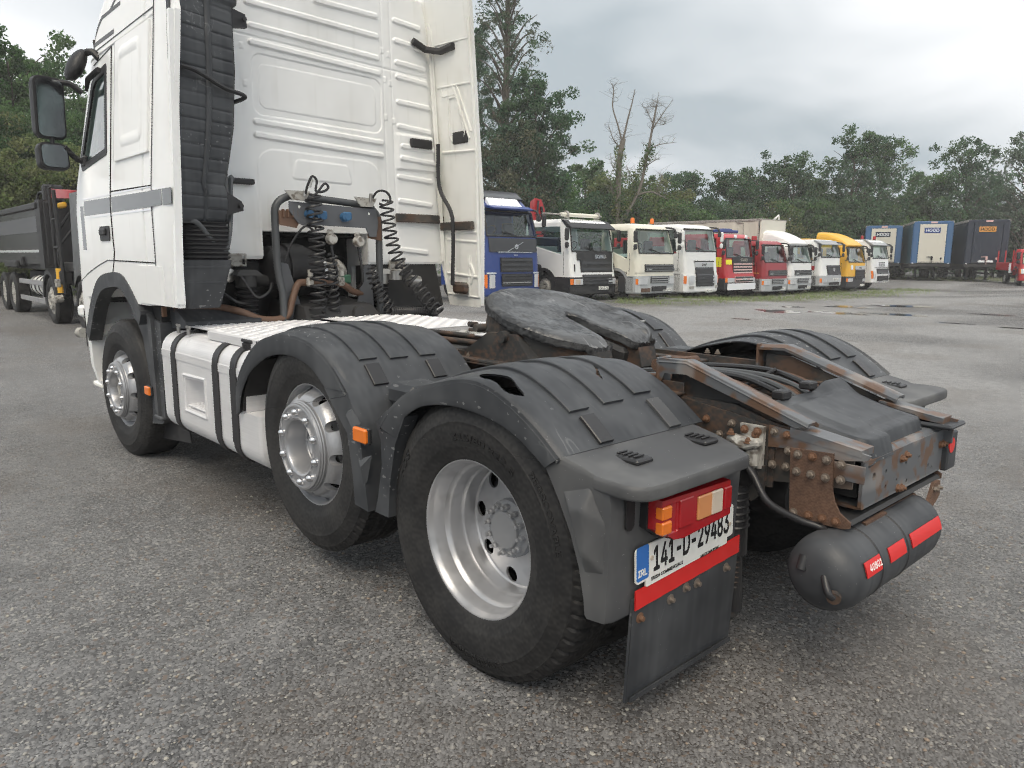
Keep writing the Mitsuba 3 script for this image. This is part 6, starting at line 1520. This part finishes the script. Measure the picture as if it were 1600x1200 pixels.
L('wheel_arch', [prism(LineString([(-3.15 + .62 * math.cos(a), .52 + .64 * math.sin(a)) for a in np.linspace(.1, math.pi - .1, 17)]).buffer(.05, cap_style=2), *sorted((s * .9, s * 1.18))) for s in (1, -1)], 'm_black', 30)
L('side_guard', [box((-5.35, s * 1.12, z), (2.7, .05, .12), .01) for s in (1, -1) for z in (.46, .88)] + [box((-3.95, s * 1.12, .67), (.16, .05, .55), .01) for s in (1, -1)], 'm_silver', 30)
L('side_tank', [cyl((-4.6, -.8, .78), (-5.9, -.8, .78), .26)], 'm_platewhite', 40)
L('tank_band', [lathe([(.265, -.03), (.275, -.03), (.275, .03), (.265, .03)], 24, 'x').apply_translation([x, -.8, .78]) for x in (-4.8, -5.25, -5.7)], 'm_black', 30)
L('crane_frame', [tube([(-2.6, -1.1, .6), (-2.6, -1.1, 2.95), (-2.2, -1.1, 2.98)], .03, 6), tube([(-2.2, -1.1, 2.9), (-2.2, -1.05, .7)], .04, 6), tube([(-2.6, -1.1, 1.7), (-2.2, -1.1, 1.7)], .03, 6), box((-2.3, 0, 1.5), (.3, .9, 1.1), .05), tube([(-2.5, -1.0, 1.2), (-2.45, -1.05, 1.9), (-2.3, -.9, 2.3), (-2.2, -.7, 2.6)], .03, 6, 4), tube([(-2.4, -1.0, 1.0), (-2.3, -1.1, 1.6), (-2.25, -.8, 2.1)], .025, 6, 4), box((-2.35, -1.0, 1.05), (.3, .25, .3), .03), tube([(-2.6, -1.1, 2.3), (-2.2, -1.1, 2.3)], .02, 6)], 'm_black', 30)
L('crane_arm', [hull([(x, y, z) for x, z in ((-3.4, 2.80), (-3.35, 3.0), (-1.6, 2.86), (-1.6, 2.70)) for y in (-.9, -.55)])], 'p_red', 30)
L('crane_valves', [box((-3.75, -.8, 2.92), (.22, .4, .4), .04), tube([(-3.8, -.9, 2.9), (-4.1, -1.0, 2.95), (-4.2, -1.05, 2.7)], .03, 6, 4)], 'm_black', 30)
L('yellow_ram', [cyl((-2.35, -1.1, .72), (-2.35, -1.1, 1.25), .07, n=10), box((-2.5, -.9, 2.6), (.5, .1, .12), .03)], 'p_yellow', 30)
tc = hull([(x, s * y, z) for x, y, z in ((-.05, 1.1, .4), (.05, 1.0, 1.2), (-.1, 1.1, 1.9), (-.4, 1.1, 2.75), (-2.0, 1.1, 2.75), (-2.0, 1.15, .9), (-.6, 1.2, .5)) for s in (1, -1)])
tc = cut(tc, cyl((-1.5, -3, .52), (-1.5, 3, .52), .62, n=28))
tc.apply_translation([1.1, 0, 0])
L('cab', tc, 'p_tip', 30)
L('windscreen', tm([(-.12, -1.0, 1.85), (-.12, 1.0, 1.85), (-.33, 1.0, 2.55), (-.33, -1.0, 2.55)], [[0, 1, 2, 3]]).apply_translation([1.14, 0, 0]), 'p_glassy', False)
L('work_lamp', [box((-2.0, -1.22, .94), (.12, .10, .18), .02), cyl((-2.0, -1.15, .62), (-2.0, -1.3, .60), .08, n=14)], 'm_cast', 30)

# curtain-sided trailers at the back of the yard
def trailer(label, x, y, deg, col, doorm, panel, txtm, corner, H=4.12, Ln=13.4):
    k = thing('curtain_trailer', label, 'trailer', 'curtain sided trailers at the back of the yard')
    L = Local(k, place(x, y, deg, 0))
    z0 = 1.22
    L('floor_frame', [box((-Ln / 2, 0, 1.12), (Ln, 2.5, .22), .02), box((-Ln / 2, 0, .92), (Ln - 3, .9, .25), .02)], 'm_chassis', 30)
    fw_ = L('front_wall', box((-.03, 0, (z0 + H) / 2), (.06, 1.66, H - z0 - .12), .01), doorm, 30)
    for s in (1, -1):
        L('corner_pillar', [box((-.10, s * 1.04, (z0 + H) / 2), (.22, .42, H - z0), .06)], col, 30)
        L('side_curtain', sheet([[(xx, s * (1.235 + .010 * math.sin(xx * 7)), z) for xx in np.linspace(-.3, -Ln + .2, 90)] for z in (z0, 1.6, 2.6, H - .15)], .006), corner, 40)
        L('roof_rail', box((-Ln / 2, s * 1.23, H - .06), (Ln, .06, .14), .015), 'm_cast' if s < 0 else 'm_cast', 30)
    L('top_beam', box((-.08, 0, H - .09), (.2, 2.1, .22), .03), col, 30)
    L('roof_sheet', box((-Ln / 2, 0, H + .005), (Ln, 2.44, .02), .005), 'p_lgrey', 30)
    for yy in (-.62, -.31, 0, .31, .62): L('panel_rib', box((.003, yy, (z0 + H) / 2 - .3), (.012, .03, H - z0 - .9), .003), doorm, 30)
    L('lower_rail', box((.012, 0, z0 + .12), (.02, 1.6, .05), .004), 'm_cast' if doorm != 'p_navy' else 'p_char', 30)
    L('maker_plate', box((.03, .02, H - .08), (.012, .42, .12), .003), 'p_rose', 30)
    sg = L('name_board', box((.012, -.05, H - .62), (.03, 1.0, .36), .004), panel, 30)
    L('lettering', text('HOOD', .21, (.028, -.05, H - .62), (0, 1, 0), (0, 0, 1), .004, .82), txtm, False, sg)
    L('hose_couplings', [box((.05, .05, 1.62), (.10, .14, .26), .03), box((.05, .62, 1.58), (.08, .10, .16), .03), tube([(.05, .05, 1.6), (.06, .05, 1.2)], .02, 6), box((.05, -.12, 1.7), (.06, .3, .04), .01)], 'm_dark' if doorm != 'p_navy' else 'p_rose', 30)
    for s in (1, -1):
        L('landing_leg', [box((-2.6, s * .6, .62), (.16, .16, .9), .02), box((-2.6, s * .6, .12), (.3, .3, .06), .02)], 'm_chassis', 30)
        L('side_guard', [box((-6.5, s * 1.2, z), (5.6, .04, .12), .01) for z in (.5, .8)], 'm_chassis', 30)
        for xx in (-9.2, -10.5, -11.8): small_wheel(L, xx, s * 1.12, .5, False)
    L('marker_lamp', [box((.02, s * 1.12, 1.25), (.04, .1, .06), .01) for s in (1, -1)], 'p_light', 30)
    return L
trailer('blue curtain trailer with dark name board, leftmost of the three', 20.9, -55.6, 113, 'p_tblue', 'p_wht2', 'p_navy', 'p_light', 'p_teal', 3.95)
trailer('blue curtain trailer with a white front wall and blue name board, middle of the three', 17.3, -54.9, 116, 'p_tblue', 'p_wht2', 'p_blue', 'p_light', 'p_teal', 4.15)
Lt = trailer('dark navy curtain trailer with an orange name board, rightmost of the three', 14.1, -55.6, 116, 'p_navy', 'p_navy', 'p_ora', 'm_ink', 'p_navy', 4.17)
Lt('snow_white_cover', [box((.06, -.25, 1.4), (.05, .4, .14), .03), box((.06, .25, 1.4), (.05, .4, .14), .03)], 'p_light', 30)

# small red flatbed at the right edge
k, L, patch, fx = lorry('red_pickup_lorry', 'small bright red flatbed lorry at the right edge, cut by the frame', 'truck', 9.95, -51.1, dict(
    H=2.22, zb=.30, zc=.62, ws=(1.32, 1.98), L=1.6, W=1.95, prof=[(.2, .04), (.7, .04), (1.3, -.16), (1.98, -.50), (2.14, -.62), (2.22, -.8)], cr=.24,
    win=[(-.55, 1.25), (-1.3, 1.36), (-1.32, 2.0), (-.80, 2.0)], paint='p_red', bumper='p_red', zb1=.6, grilles=[(-.5, .5, .72, .96, 3, 'p_lgrey', 'm_chrome')], lamps=[(.74, .74, 1.02, .34)], plate=(0, .42, '12 D 5'), whl=-.95, archr=.48, wr=.38, kerb=False, wheels=((-.95, True), (-3.6, False))), 118, None)
L('drop_side_bed', [box((-3.6, 0, .95), (3.6, 2.0, .12), .02), *[box((-3.6, s * .98, 1.2), (3.6, .05, .4), .01) for s in (1, -1)], *[box((xx, s * .95, 1.55), (.07, .07, 1.2), .01) for xx in (-1.85, -3.6, -5.3) for s in (1, -1)], box((-1.85, 0, 1.9), (.06, 1.9, .06), .01), box((-1.85, 0, 1.5), (.06, 1.9, .06), .01)], 'p_red', 30)
L('white_gas_tube', cyl((-2.0, -1.0, .75), (-2.0, -1.02, 1.35), .09, n=12), 'p_light', 30)
# ================================================================ trees and undergrowth
scene['m_leaf'] = {'type': 'principledthin', 'base_color': {'type': 'mesh_attribute', 'name': 'vertex_color'}, 'roughness': .6, 'diff_trans': 1.0, 'spec_trans': 0.0}
M('m_bark', P_((.10, .085, .07), .85))
M('m_deadbark', P_((.17, .155, .135), .85))


def leaves(C_, n_per, spread, size, cols, r, flat=1.0, droop=0.0):
    """a mesh of small leaf-shaped faces round the clump centres C_"""
    C_ = A(C_); n = len(C_) * n_per
    ci = np.repeat(np.arange(len(C_)), n_per)
    d = r.normal(size=(n, 3)); d /= np.linalg.norm(d, axis=1, keepdims=True)
    rad = r.random(n) ** .45
    sp_ = np.broadcast_to(spread, (len(C_),))[ci]
    p = C_[ci] + d * (rad * sp_)[:, None] * A([1, 1, flat])
    p[:, 2] -= droop * rad * sp_
    a = r.normal(size=(n, 3)); a /= np.linalg.norm(a, axis=1, keepdims=True)
    b = r.normal(size=(n, 3)); b = np.cross(a, b); b /= np.linalg.norm(b, axis=1, keepdims=True)
    s = size * (.55 + .9 * r.random(n))[:, None]
    V = np.stack([p - a * s * .5, p + b * s * .28, p + a * s * .5, p - b * s * .28], 1).reshape(-1, 3)
    i = np.arange(n)[:, None] * 4
    F = np.concatenate([i + A([[0, 1, 2]]), i + A([[0, 2, 3]])])
    cols = A(cols, float)
    cc = cols[r.integers(0, len(cols), len(C_))]
    c = cc[ci] * (.65 + .7 * r.random((n, 1)))
    return trimesh.Trimesh(V, F, process=False), np.repeat(np.clip(c, 0, 1), 4, 0)


GREEN = [(0.104, 0.184, 0.074), (0.121, 0.201, 0.081), (0.086, 0.156, 0.068), (0.128, 0.194, 0.092)]
DARK = [(0.076, 0.137, 0.074), (0.093, 0.158, 0.087), (0.083, 0.145, 0.087), (0.106, 0.171, 0.092)]
OLIVE = [(0.164, 0.214, 0.087), (0.185, 0.22, 0.095), (0.136, 0.188, 0.079), (0.201, 0.222, 0.103)]
BRIGHT = [(0.111, 0.214, 0.066), (0.132, 0.24, 0.079), (0.095, 0.188, 0.066)]
RUSTY = [(0.127, 0.143, 0.095), (0.1, 0.14, 0.09), (0.143, 0.149, 0.1), (0.08, 0.13, 0.085)]
GREY = [(0.153, 0.21, 0.145), (0.169, 0.218, 0.158), (0.132, 0.184, 0.125)]


def limb(P, r0, r1, n=6): return tube(smooth_path(P, 4), [r0, r1], n)


def tree(name, label, x, y, H, w, cols, seed, trunk=.22, base=.25, clumps=90, n_per=110, size=.22, gap=.0, group=None, lean=0, shape='round', spread=.85, droop=0):
    r = np.random.default_rng(seed)
    k = thing(name, label, 'tree' if H > 3.2 else 'bush', group)
    z0 = float(zg(x, y)) - .1
    o = A([x, y, z0]); top = A([x + lean, y + .3 * lean, z0 + H])
    # limbs first, then clumps of leaves at and along them
    L_, C_, S_ = [], [], []
    ax = lambda t: o + (top - o) * t + A([.25 * math.sin(3 * t + seed), .25 * math.cos(2.5 * t + seed), 0]) * t
    L_.append(limb([ax(0), ax(.25), ax(.5), ax(.75), ax(.96)], trunk, .03, 8))
    nl = max(9, clumps // 5)
    for i in range(nl):
        t = base + (1 - base) * ((i + r.random()) / nl) ** .9
        u = (t - base) / (1 - base)
        if shape == 'round': rr = w * (.35 + .65 * math.sin(math.pi * min(1, .12 + .86 * u)) ** .7)
        elif shape == 'cone': rr = w * (1.02 - u) ** .8
        elif shape == 'low': rr = w * math.sqrt(max(.06, 1 - u * u))
        else: rr = w * (.5 + .5 * math.sin(math.pi * u))
        rr *= .6 + .55 * r.random()
        a = i * 2.39996 + r.random() * .8
        tip = ax(t) + A([math.cos(a) * rr, math.sin(a) * rr, (.25 + .25 * r.random()) * rr if shape != 'cone' else -.18 * rr])
        tip[2] = min(tip[2], z0 + H * (1.0 if shape != 'round' else 1.0))
        mid = ax(max(.05, t - .08)) * .45 + tip * .55 + A([0, 0, .1 * rr])
        L_.append(limb([ax(max(.04, t - .10)), mid, tip], trunk * .32 * (1.1 - .7 * u), .012, 5))
        m = max(2, int(clumps / nl))
        for j in range(m):
            s = .35 + .68 * (j + r.random()) / m
            q = ax(max(.05, t - .08)) * (1 - s) ** 2 + 2 * s * (1 - s) * mid + s * s * tip
            C_.append(q + r.normal(size=3) * .18 * w * A([1, 1, .7])); S_.append(spread * (.55 + .75 * r.random()) * (1.15 - .5 * u))
    tr = part(k, 'trunk', cat(*L_), 'm_bark', 40)
    C_, S_ = A(C_), A(S_)
    lo = z0 + (.05 if shape == 'low' else base * H * .8)
    C_[:, 2] = np.maximum(C_[:, 2], lo)
    if gap: keep = r.random(len(C_)) > gap; C_, S_ = C_[keep], S_[keep]
    m, c = leaves(C_, n_per, S_, size, cols, r, .8, droop)
    kk = numbered(k + '__crown')
    scene[kk] = mikit.ply(m, 'm_leaf', color=c)
    return k


# (x, y, height, half width, tones, ...) of each tree round the yard
TR = [
 ('tree', 'tall mid green tree rising behind the black tipper, left of the door mirrors', (39.6, -4.6), 10.7, 3.4, GREEN, 11, dict(clumps=230, n_per=130, size=.18, spread=.7, trunk=.3)),
 ('tree', 'dense dark green tree at the left edge above the yellowish bank', (41.5, -2.2), 10.2, 3.4, GREEN, 12, dict(clumps=220, n_per=120, size=.19, spread=.75)),
 ('tree', 'green tree whose crown shows between the door mirrors and the white cab', (43.0, -7.4), 9.4, 3.2, GREEN, 13, dict(clumps=210, n_per=120, size=.18, spread=.7)),
 ('bush', 'olive yellow bush on the bank behind the tipper body', (31.6, -2.4), 5.0, 2.4, OLIVE, 14, dict(clumps=200, n_per=150, size=.12, shape='low', base=.05, spread=.6)),
 ('bush', 'olive brown bush on the bank beside the white cab', (31.0, -4.6), 5.2, 2.4, OLIVE, 15, dict(clumps=200, n_per=150, size=.12, shape='low', base=.05, spread=.6)),
 ('bush', 'yellowish thicket at the left edge above the tipper', (33.0, -.4), 5.6, 2.6, OLIVE, 16, dict(clumps=200, n_per=150, size=.12, shape='low', base=.05, spread=.6)),
 ('bush', 'mixed green and brown bush high on the left bank', (35.4, -2.6), 7.6, 2.8, OLIVE + GREEN, 17, dict(clumps=200, n_per=150, size=.13, shape='low', base=.05, spread=.65)),
 ('bush', 'dark green bush low beside the white cab bonnet', (36.0, -5.8), 7.4, 2.6, GREEN, 18, dict(clumps=200, n_per=150, size=.13, shape='low', base=.05, spread=.65)),
]
for nm, lb, xy, H, w, cl, sd, kw in TR: tree(nm, lb, *xy, H, w, cl, sd, **kw)
x, y = 31.75, -27.41; tree('conifer', 'tall ragged half bare conifer directly right of the white cab', x, y, 23.0, 4.0, RUSTY + DARK, 21, trunk=.36, base=.10, clumps=420, n_per=80, size=.12, shape='cone', spread=.5, droop=.8, gap=.14)
x, y = 35.21, -28.02; tree('conifer', 'second dark conifer mostly hidden behind the white cab edge', x, y, 16.0, 3.2, DARK, 22, base=.12, clumps=200, n_per=80, size=.18, shape='cone', spread=.6, droop=.4)
x, y = 28.96, -27.54; tree('tree', 'dark leafy tree beside the ragged conifer, above the blue lorry', x, y, 11.4, 2.2, DARK, 23, base=.2, clumps=190, n_per=90, size=.18, spread=.62)
x, y = 29.05, -25.98; tree('tree', 'brownish tree low behind the blue lorry roof', x, y, 8.6, 2.4, RUSTY, 24, base=.12, clumps=170, n_per=90, size=.17, spread=.7)
row = [(37.9, -41.1, 9.0, 2.3, GREEN), (35.0, -35.5, 7.2, 2.0, BRIGHT), (33.8, -39.7, 7.0, 2.2, OLIVE), (32.7, -42.4, 7.2, 2.4, GREEN + OLIVE), (33.7, -48.6, 8.4, 2.2, DARK), (32.3, -44.3, 6.4, 2.0, OLIVE), (30.9, -50.2, 8.0, 2.3, DARK), (30.4, -53.7, 8.3, 2.3, DARK),
       (27.8, -55.0, 9.3, 2.4, DARK), (27.3, -58.5, 8.2, 2.0, GREEN), (24.6, -58.5, 11.0, 2.6, DARK), (23.6, -61.1, 11.3, 2.8, DARK + GREEN), (23.2, -65.9, 7.0, 2.2, GREEN), (21.2, -65.1, 8.4, 2.2, GREEN), (18.9, -66.2, 10.8, 2.7, DARK), (17.9, -71.6, 7.4, 2.4, GREY), (15.1, -68.9, 11.2, 3.2, GREY), (12.8, -71.4, 11.4, 3.4, GREY)]
LB = ['round topped green tree right of the dark one by the blue lorry', 'bright green low tree beyond the blue lorry', 'olive tree left of the leafless trunk', 'green and olive tree at the foot of the leafless trunk', 'rounded dark tree right of the leafless trunk', 'low olive tree right of the leafless trunk', 'dark rounded tree above the tall grilled white lorry',
      'dark tree above the fire engine', 'tall dark tree above the curtain sided body', 'green tree between two tall dark ones, above the yellow frame', 'tallest dark tree above the yellow lorry', 'tall open crowned tree right of the tallest', 'green tree low above the leftmost trailer', 'leafy green tree above the middle trailer', 'tall open tree above the navy trailer', 'greyish low tree right of the navy trailer',
      'pale greyish tree with thin foliage at the right edge', 'pale tree cut by the right edge of the frame']
for i, ((x, y, H, w, cl), lb) in enumerate(zip(row, LB)):
    big = H > 9.5
    tree('tree', lb, x, y, H, w, cl, 40 + i, base=.16 if not big else .22, clumps=(150 if not big else 190), n_per=75, size=.22, spread=.78 if not big else .85, gap=.16 if not big else .34, trunk=.18 if not big else .24, group='trees along the back of the yard')
BB = [(30.9, -29.8, 4.4), (31.1, -32.4, 4.8), (31.3, -35.2, 5.4), (30.6, -37.4, 5.2), (29.8, -39.7, 5.0), (29.6, -42.9, 5.2), (29.3, -46.1, 5.6), (28.3, -48.7, 5.4), (27.1, -51.4, 5.4), (25.9, -54.2, 5.6), (24.1, -56.1, 5.6), (23.4, -59.9, 5.8), (25.4, -72.3, 5.6), (23.5, -74.3, 5.8), (21.1, -75.5, 6.0), (17.3, -72.3, 5.4), (15.1, -71.8, 5.2), (12.9, -71.2, 5.2)]
LBB = ['bush of the thicket directly behind the blue lorry', 'bush behind the red crane and the blue lorry', "bush behind the white lorry's black visor", 'dark bush at the foot of the leafless trunk', "bush right of the leafless trunk's foot", "bush behind the cream lorry's beacons", 'bush above the tall grilled white lorry', 'dark bush above the left part of the curtain sided body', "bush above the fire engine's light bar", 'bush above the front of the curtain sided body', 'dark bush above the yellow lifting frame', 'bush above the yellow roof deflector', 'bush behind the leftmost trailer', 'bush behind the gap between left and middle trailers', 'dark bush behind the middle trailer', 'bush behind the navy trailer', 'bush behind the small red flatbed lorry', 'bush of the thicket cut by the right frame edge']
for i, (x, y, H) in enumerate(BB):
    tree('bush', LBB[i], x, y, H, 2.6, [OLIVE + GREEN, GREEN, DARK, GREEN + RUSTY][i % 4], 80 + i, base=.04, clumps=110, n_per=75, size=.2, shape='low', spread=.85, group='bushes of the thicket behind the parked row')
# distant wood that reads as one mass
rr_ = np.random.default_rng(5)
CC = []
for t in np.linspace(0, 1, 330):
    p0, p1 = (A([66.8, -44.7]), A([-2.0, -119.6])) if t > .4 else (A([73.1, 3.1]), A([43.8, -28.8]))
    x, y = p0 + (p1 - p0) * ((t - .4) / .6 if t > .4 else t / .4) + rr_.normal(size=2) * 1.5
    for z in np.arange(.6, 5.2 + 1.6 * rr_.random(), 1.5): CC.append((x + rr_.normal() * .8, y + rr_.normal() * .8, z))
m, c = leaves(CC, 46, 1.25, .34, DARK + GREEN, rr_, .8)
scene['distant_wood'] = mikit.ply(m, 'm_leaf', color=c); used.add('distant_wood')
labels['distant_wood'] = {'kind': 'stuff', 'label': 'far wood closing the horizon behind the yard', 'category': 'wood'}
# the leafless tree
kd = thing('dead_tree', 'tall leafless forked tree with ivy on its trunk, standing above the thicket', 'tree')
x, y = 29.46, -35.73
r = np.random.default_rng(77)
rt, dp = A([-.677, -.736, 0]), A([.736, -.677, 0])
O = A([x, y, 0.]); q = lambda s, z, d=0.0: O + rt * s + dp * d + A([0, 0, z])
br = [([q(-.1, 0), q(-.05, 3), q(0, 6), q(.0, 8.5), q(.25, 10.2)], .30, .16), ([q(.25, 10.2), q(.55, 11.6), q(.8, 12.6), q(1.0, 13.6)], .12, .02), ([q(.2, 9.9), q(-.2, 11.2), q(-.6, 12.4), q(-.55, 13.5), q(-.7, 14.0)], .10, .02), ([q(0, 9.6), q(-.5, 10.2), q(-.85, 11.1)], .07, .015),
      ([q(.1, 4.2), q(.8, 5.2), q(1.6, 6.8), q(2.0, 8.8), q(2.35, 10.8), q(2.6, 12.4)], .22, .05), ([q(2.6, 12.4), q(2.75, 13.4)], .05, .012), ([q(2.35, 10.8), q(3.0, 11.8), q(3.8, 12.9)], .07, .012), ([q(2.1, 9.4), q(2.9, 9.8), q(4.2, 10.0)], .07, .012), ([q(1.5, 6.3), q(2.4, 6.5), q(3.2, 6.2), q(3.6, 6.0)], .09, .02), ([q(2.8, 6.4), q(3.1, 7.2), q(3.2, 7.8)], .03, .01),
      ([q(1.9, 8.2), q(2.6, 8.7), q(3.0, 8.8)], .05, .012), ([q(1.3, 6.2), q(.9, 7.5), q(.5, 8.4)], .06, .015), ([q(2.45, 11.2), q(2.0, 12.0), q(1.8, 12.4)], .04, .01), ([q(.0, 7.6), q(-.5, 8.3), q(-.7, 9.2)], .05, .012), ([q(0, 6.2), q(-.5, 6.5), q(-.6, 7.4)], .05, .012), ([q(2.7, 11.3), q(3.2, 11.2), q(3.4, 11.6)], .03, .01)]
br = [([O + ((p - O) * A([1, 1, .88])) * (1 if True else 1) for p in P], a * .62, b * 1.1) for P, a, b in br]
br = [([A([O[0], O[1], 0]) + (p - O) * A([.86, .86, 1]) - rt * .35 for p in P], a, b) for P, a, b in br]
ms = [limb(P, a, b, 6) for P, a, b in br]
for P, a, b in br[1:]:
    for i in range(16):
        t = r.random(); Pp = smooth_path(P, 4); s = Pp[int(t * (len(Pp) - 1))]
        ms.append(limb([s, s + r.normal(size=3) * A([.25, .25, .1]) + A([0, 0, .22]), s + r.normal(size=3) * A([.5, .5, .15]) + A([0, 0, .5])], 0.013, .004, 4))
part(kd, 'trunk', ms, 'm_deadbark', 40)
iv = [q(-.35 + .12 * r.normal(), z, .15 * r.normal()) for z in np.arange(2.6, 8.6, .1)] + [q(-.28 + (z - 3.6) * .40 + .12 * r.normal(), z + .2, .15 * r.normal()) for z in np.arange(3.9, 8.4, .1)]
m, c = leaves(iv, 34, .36, .14, GREEN + OLIVE, r)
scene[kd + '__ivy'] = mikit.ply(m, 'm_leaf', color=c)
# thin grass along the parked row and under the trailers
gr = []; gc = []
for i in range(16000):
    y = -17 - 27 * r.random() if i < 11000 else -56 - 14 * r.random()
    x = 14.6 + 1.3 * r.normal() + (.5 if r.random() < .5 else 0) if i < 11000 else 8 + 18 * r.random()
    if meshkit.noise(A([x * .9, y * .9, 1.])) < .42: continue
    h_ = (.03 + .16 * r.random() ** 2) * (1.6 if i >= 11000 else 1); z = float(zg(x, y)); a = r.random() * 6.28; w = .012
    d = A([math.cos(a), math.sin(a), 0]); b = A([x, y, z]); ln = r.normal(size=2) * .4 * h_
    gr += [b - d * w, b + d * w, b + A([ln[0], ln[1], h_])]; gc += [A(OLIVE[r.integers(0, 4)]) * (1.2 + .7 * r.random())] * 3
gm = trimesh.Trimesh(gr, np.arange(len(gr)).reshape(-1, 3), process=False)
scene['grass'] = mikit.ply(gm, 'm_leaf', color=np.clip(A(gc), 0, 1)); used.add('grass')
labels['grass'] = {'kind': 'stuff', 'label': 'thin weedy grass along the parked row', 'category': 'grass'}
# ---------------------------------------------------------------- loose grit lying on the near paving
rg = np.random.default_rng(31)
ico = trimesh.creation.icosphere(subdivisions=0)
nst = 9000
rad = .35 + 5.2 * rg.random(nst) ** .75; ang = -.7435 + 1.0 * (rg.random(nst) * 2 - 1)
P0 = np.stack([-2.9 + 0 * rad + (rad + .6) * np.cos(ang), 3.7 + (rad + .6) * np.sin(ang)], 1)
keep_ = meshkit.noise(np.column_stack([P0 * 1.3, 0 * rad])) > .35
P0 = P0[keep_]; nst = len(P0)
sz = (.0028 + .0060 * rg.random(nst) ** 2.2)
V = ico.vertices[None] * (sz[:, None, None] * (.75 + .5 * rg.random((nst, 12, 1)))) * np.stack([1 + .4 * rg.random(nst), np.ones(nst), .55 + .2 * rg.random(nst)], 1)[:, None]
V = V + np.column_stack([P0, sz * .35])[:, None]
Fg = ico.faces[None] + (np.arange(nst) * 12)[:, None, None]
cg = A([(.20, .198, .19), (.28, .27, .25), (.15, .148, .145), (.36, .34, .30), (.24, .19, .15)])[rg.integers(0, 5, nst)]
scene['m_grit'] = {'type': 'twosided', 'bsdf': {'type': 'principled', 'base_color': {'type': 'mesh_attribute', 'name': 'vertex_color'}, 'roughness': .6}}
scene['loose_gravel'] = mikit.ply(trimesh.Trimesh(V.reshape(-1, 3), Fg.reshape(-1, 3), process=False), 'm_grit', color=np.repeat(cg, 12, 0))
used.add('loose_gravel'); labels['loose_gravel'] = {'kind': 'stuff', 'label': 'loose grit scattered on the near paving', 'category': 'gravel'}
# ---------------------------------------------------------------- damp air
scene['damp_air'] = {'type': 'homogeneous', 'albedo': {'type': 'rgb', 'value': [.95, .95, .95]}, 'sigma_t': .0013}
scene['haze'] = {'type': 'cube', 'to_world': mi.ScalarTransform4f().translate([0, 0, 14.5]).scale([150, 150, 16.5]), 'bsdf': {'type': 'null'}, 'interior': {'type': 'ref', 'id': 'damp_air'}}
scene['camera']['medium'] = {'type': 'ref', 'id': 'damp_air'}
used.add('haze'); labels['haze'] = {'kind': 'stuff'}
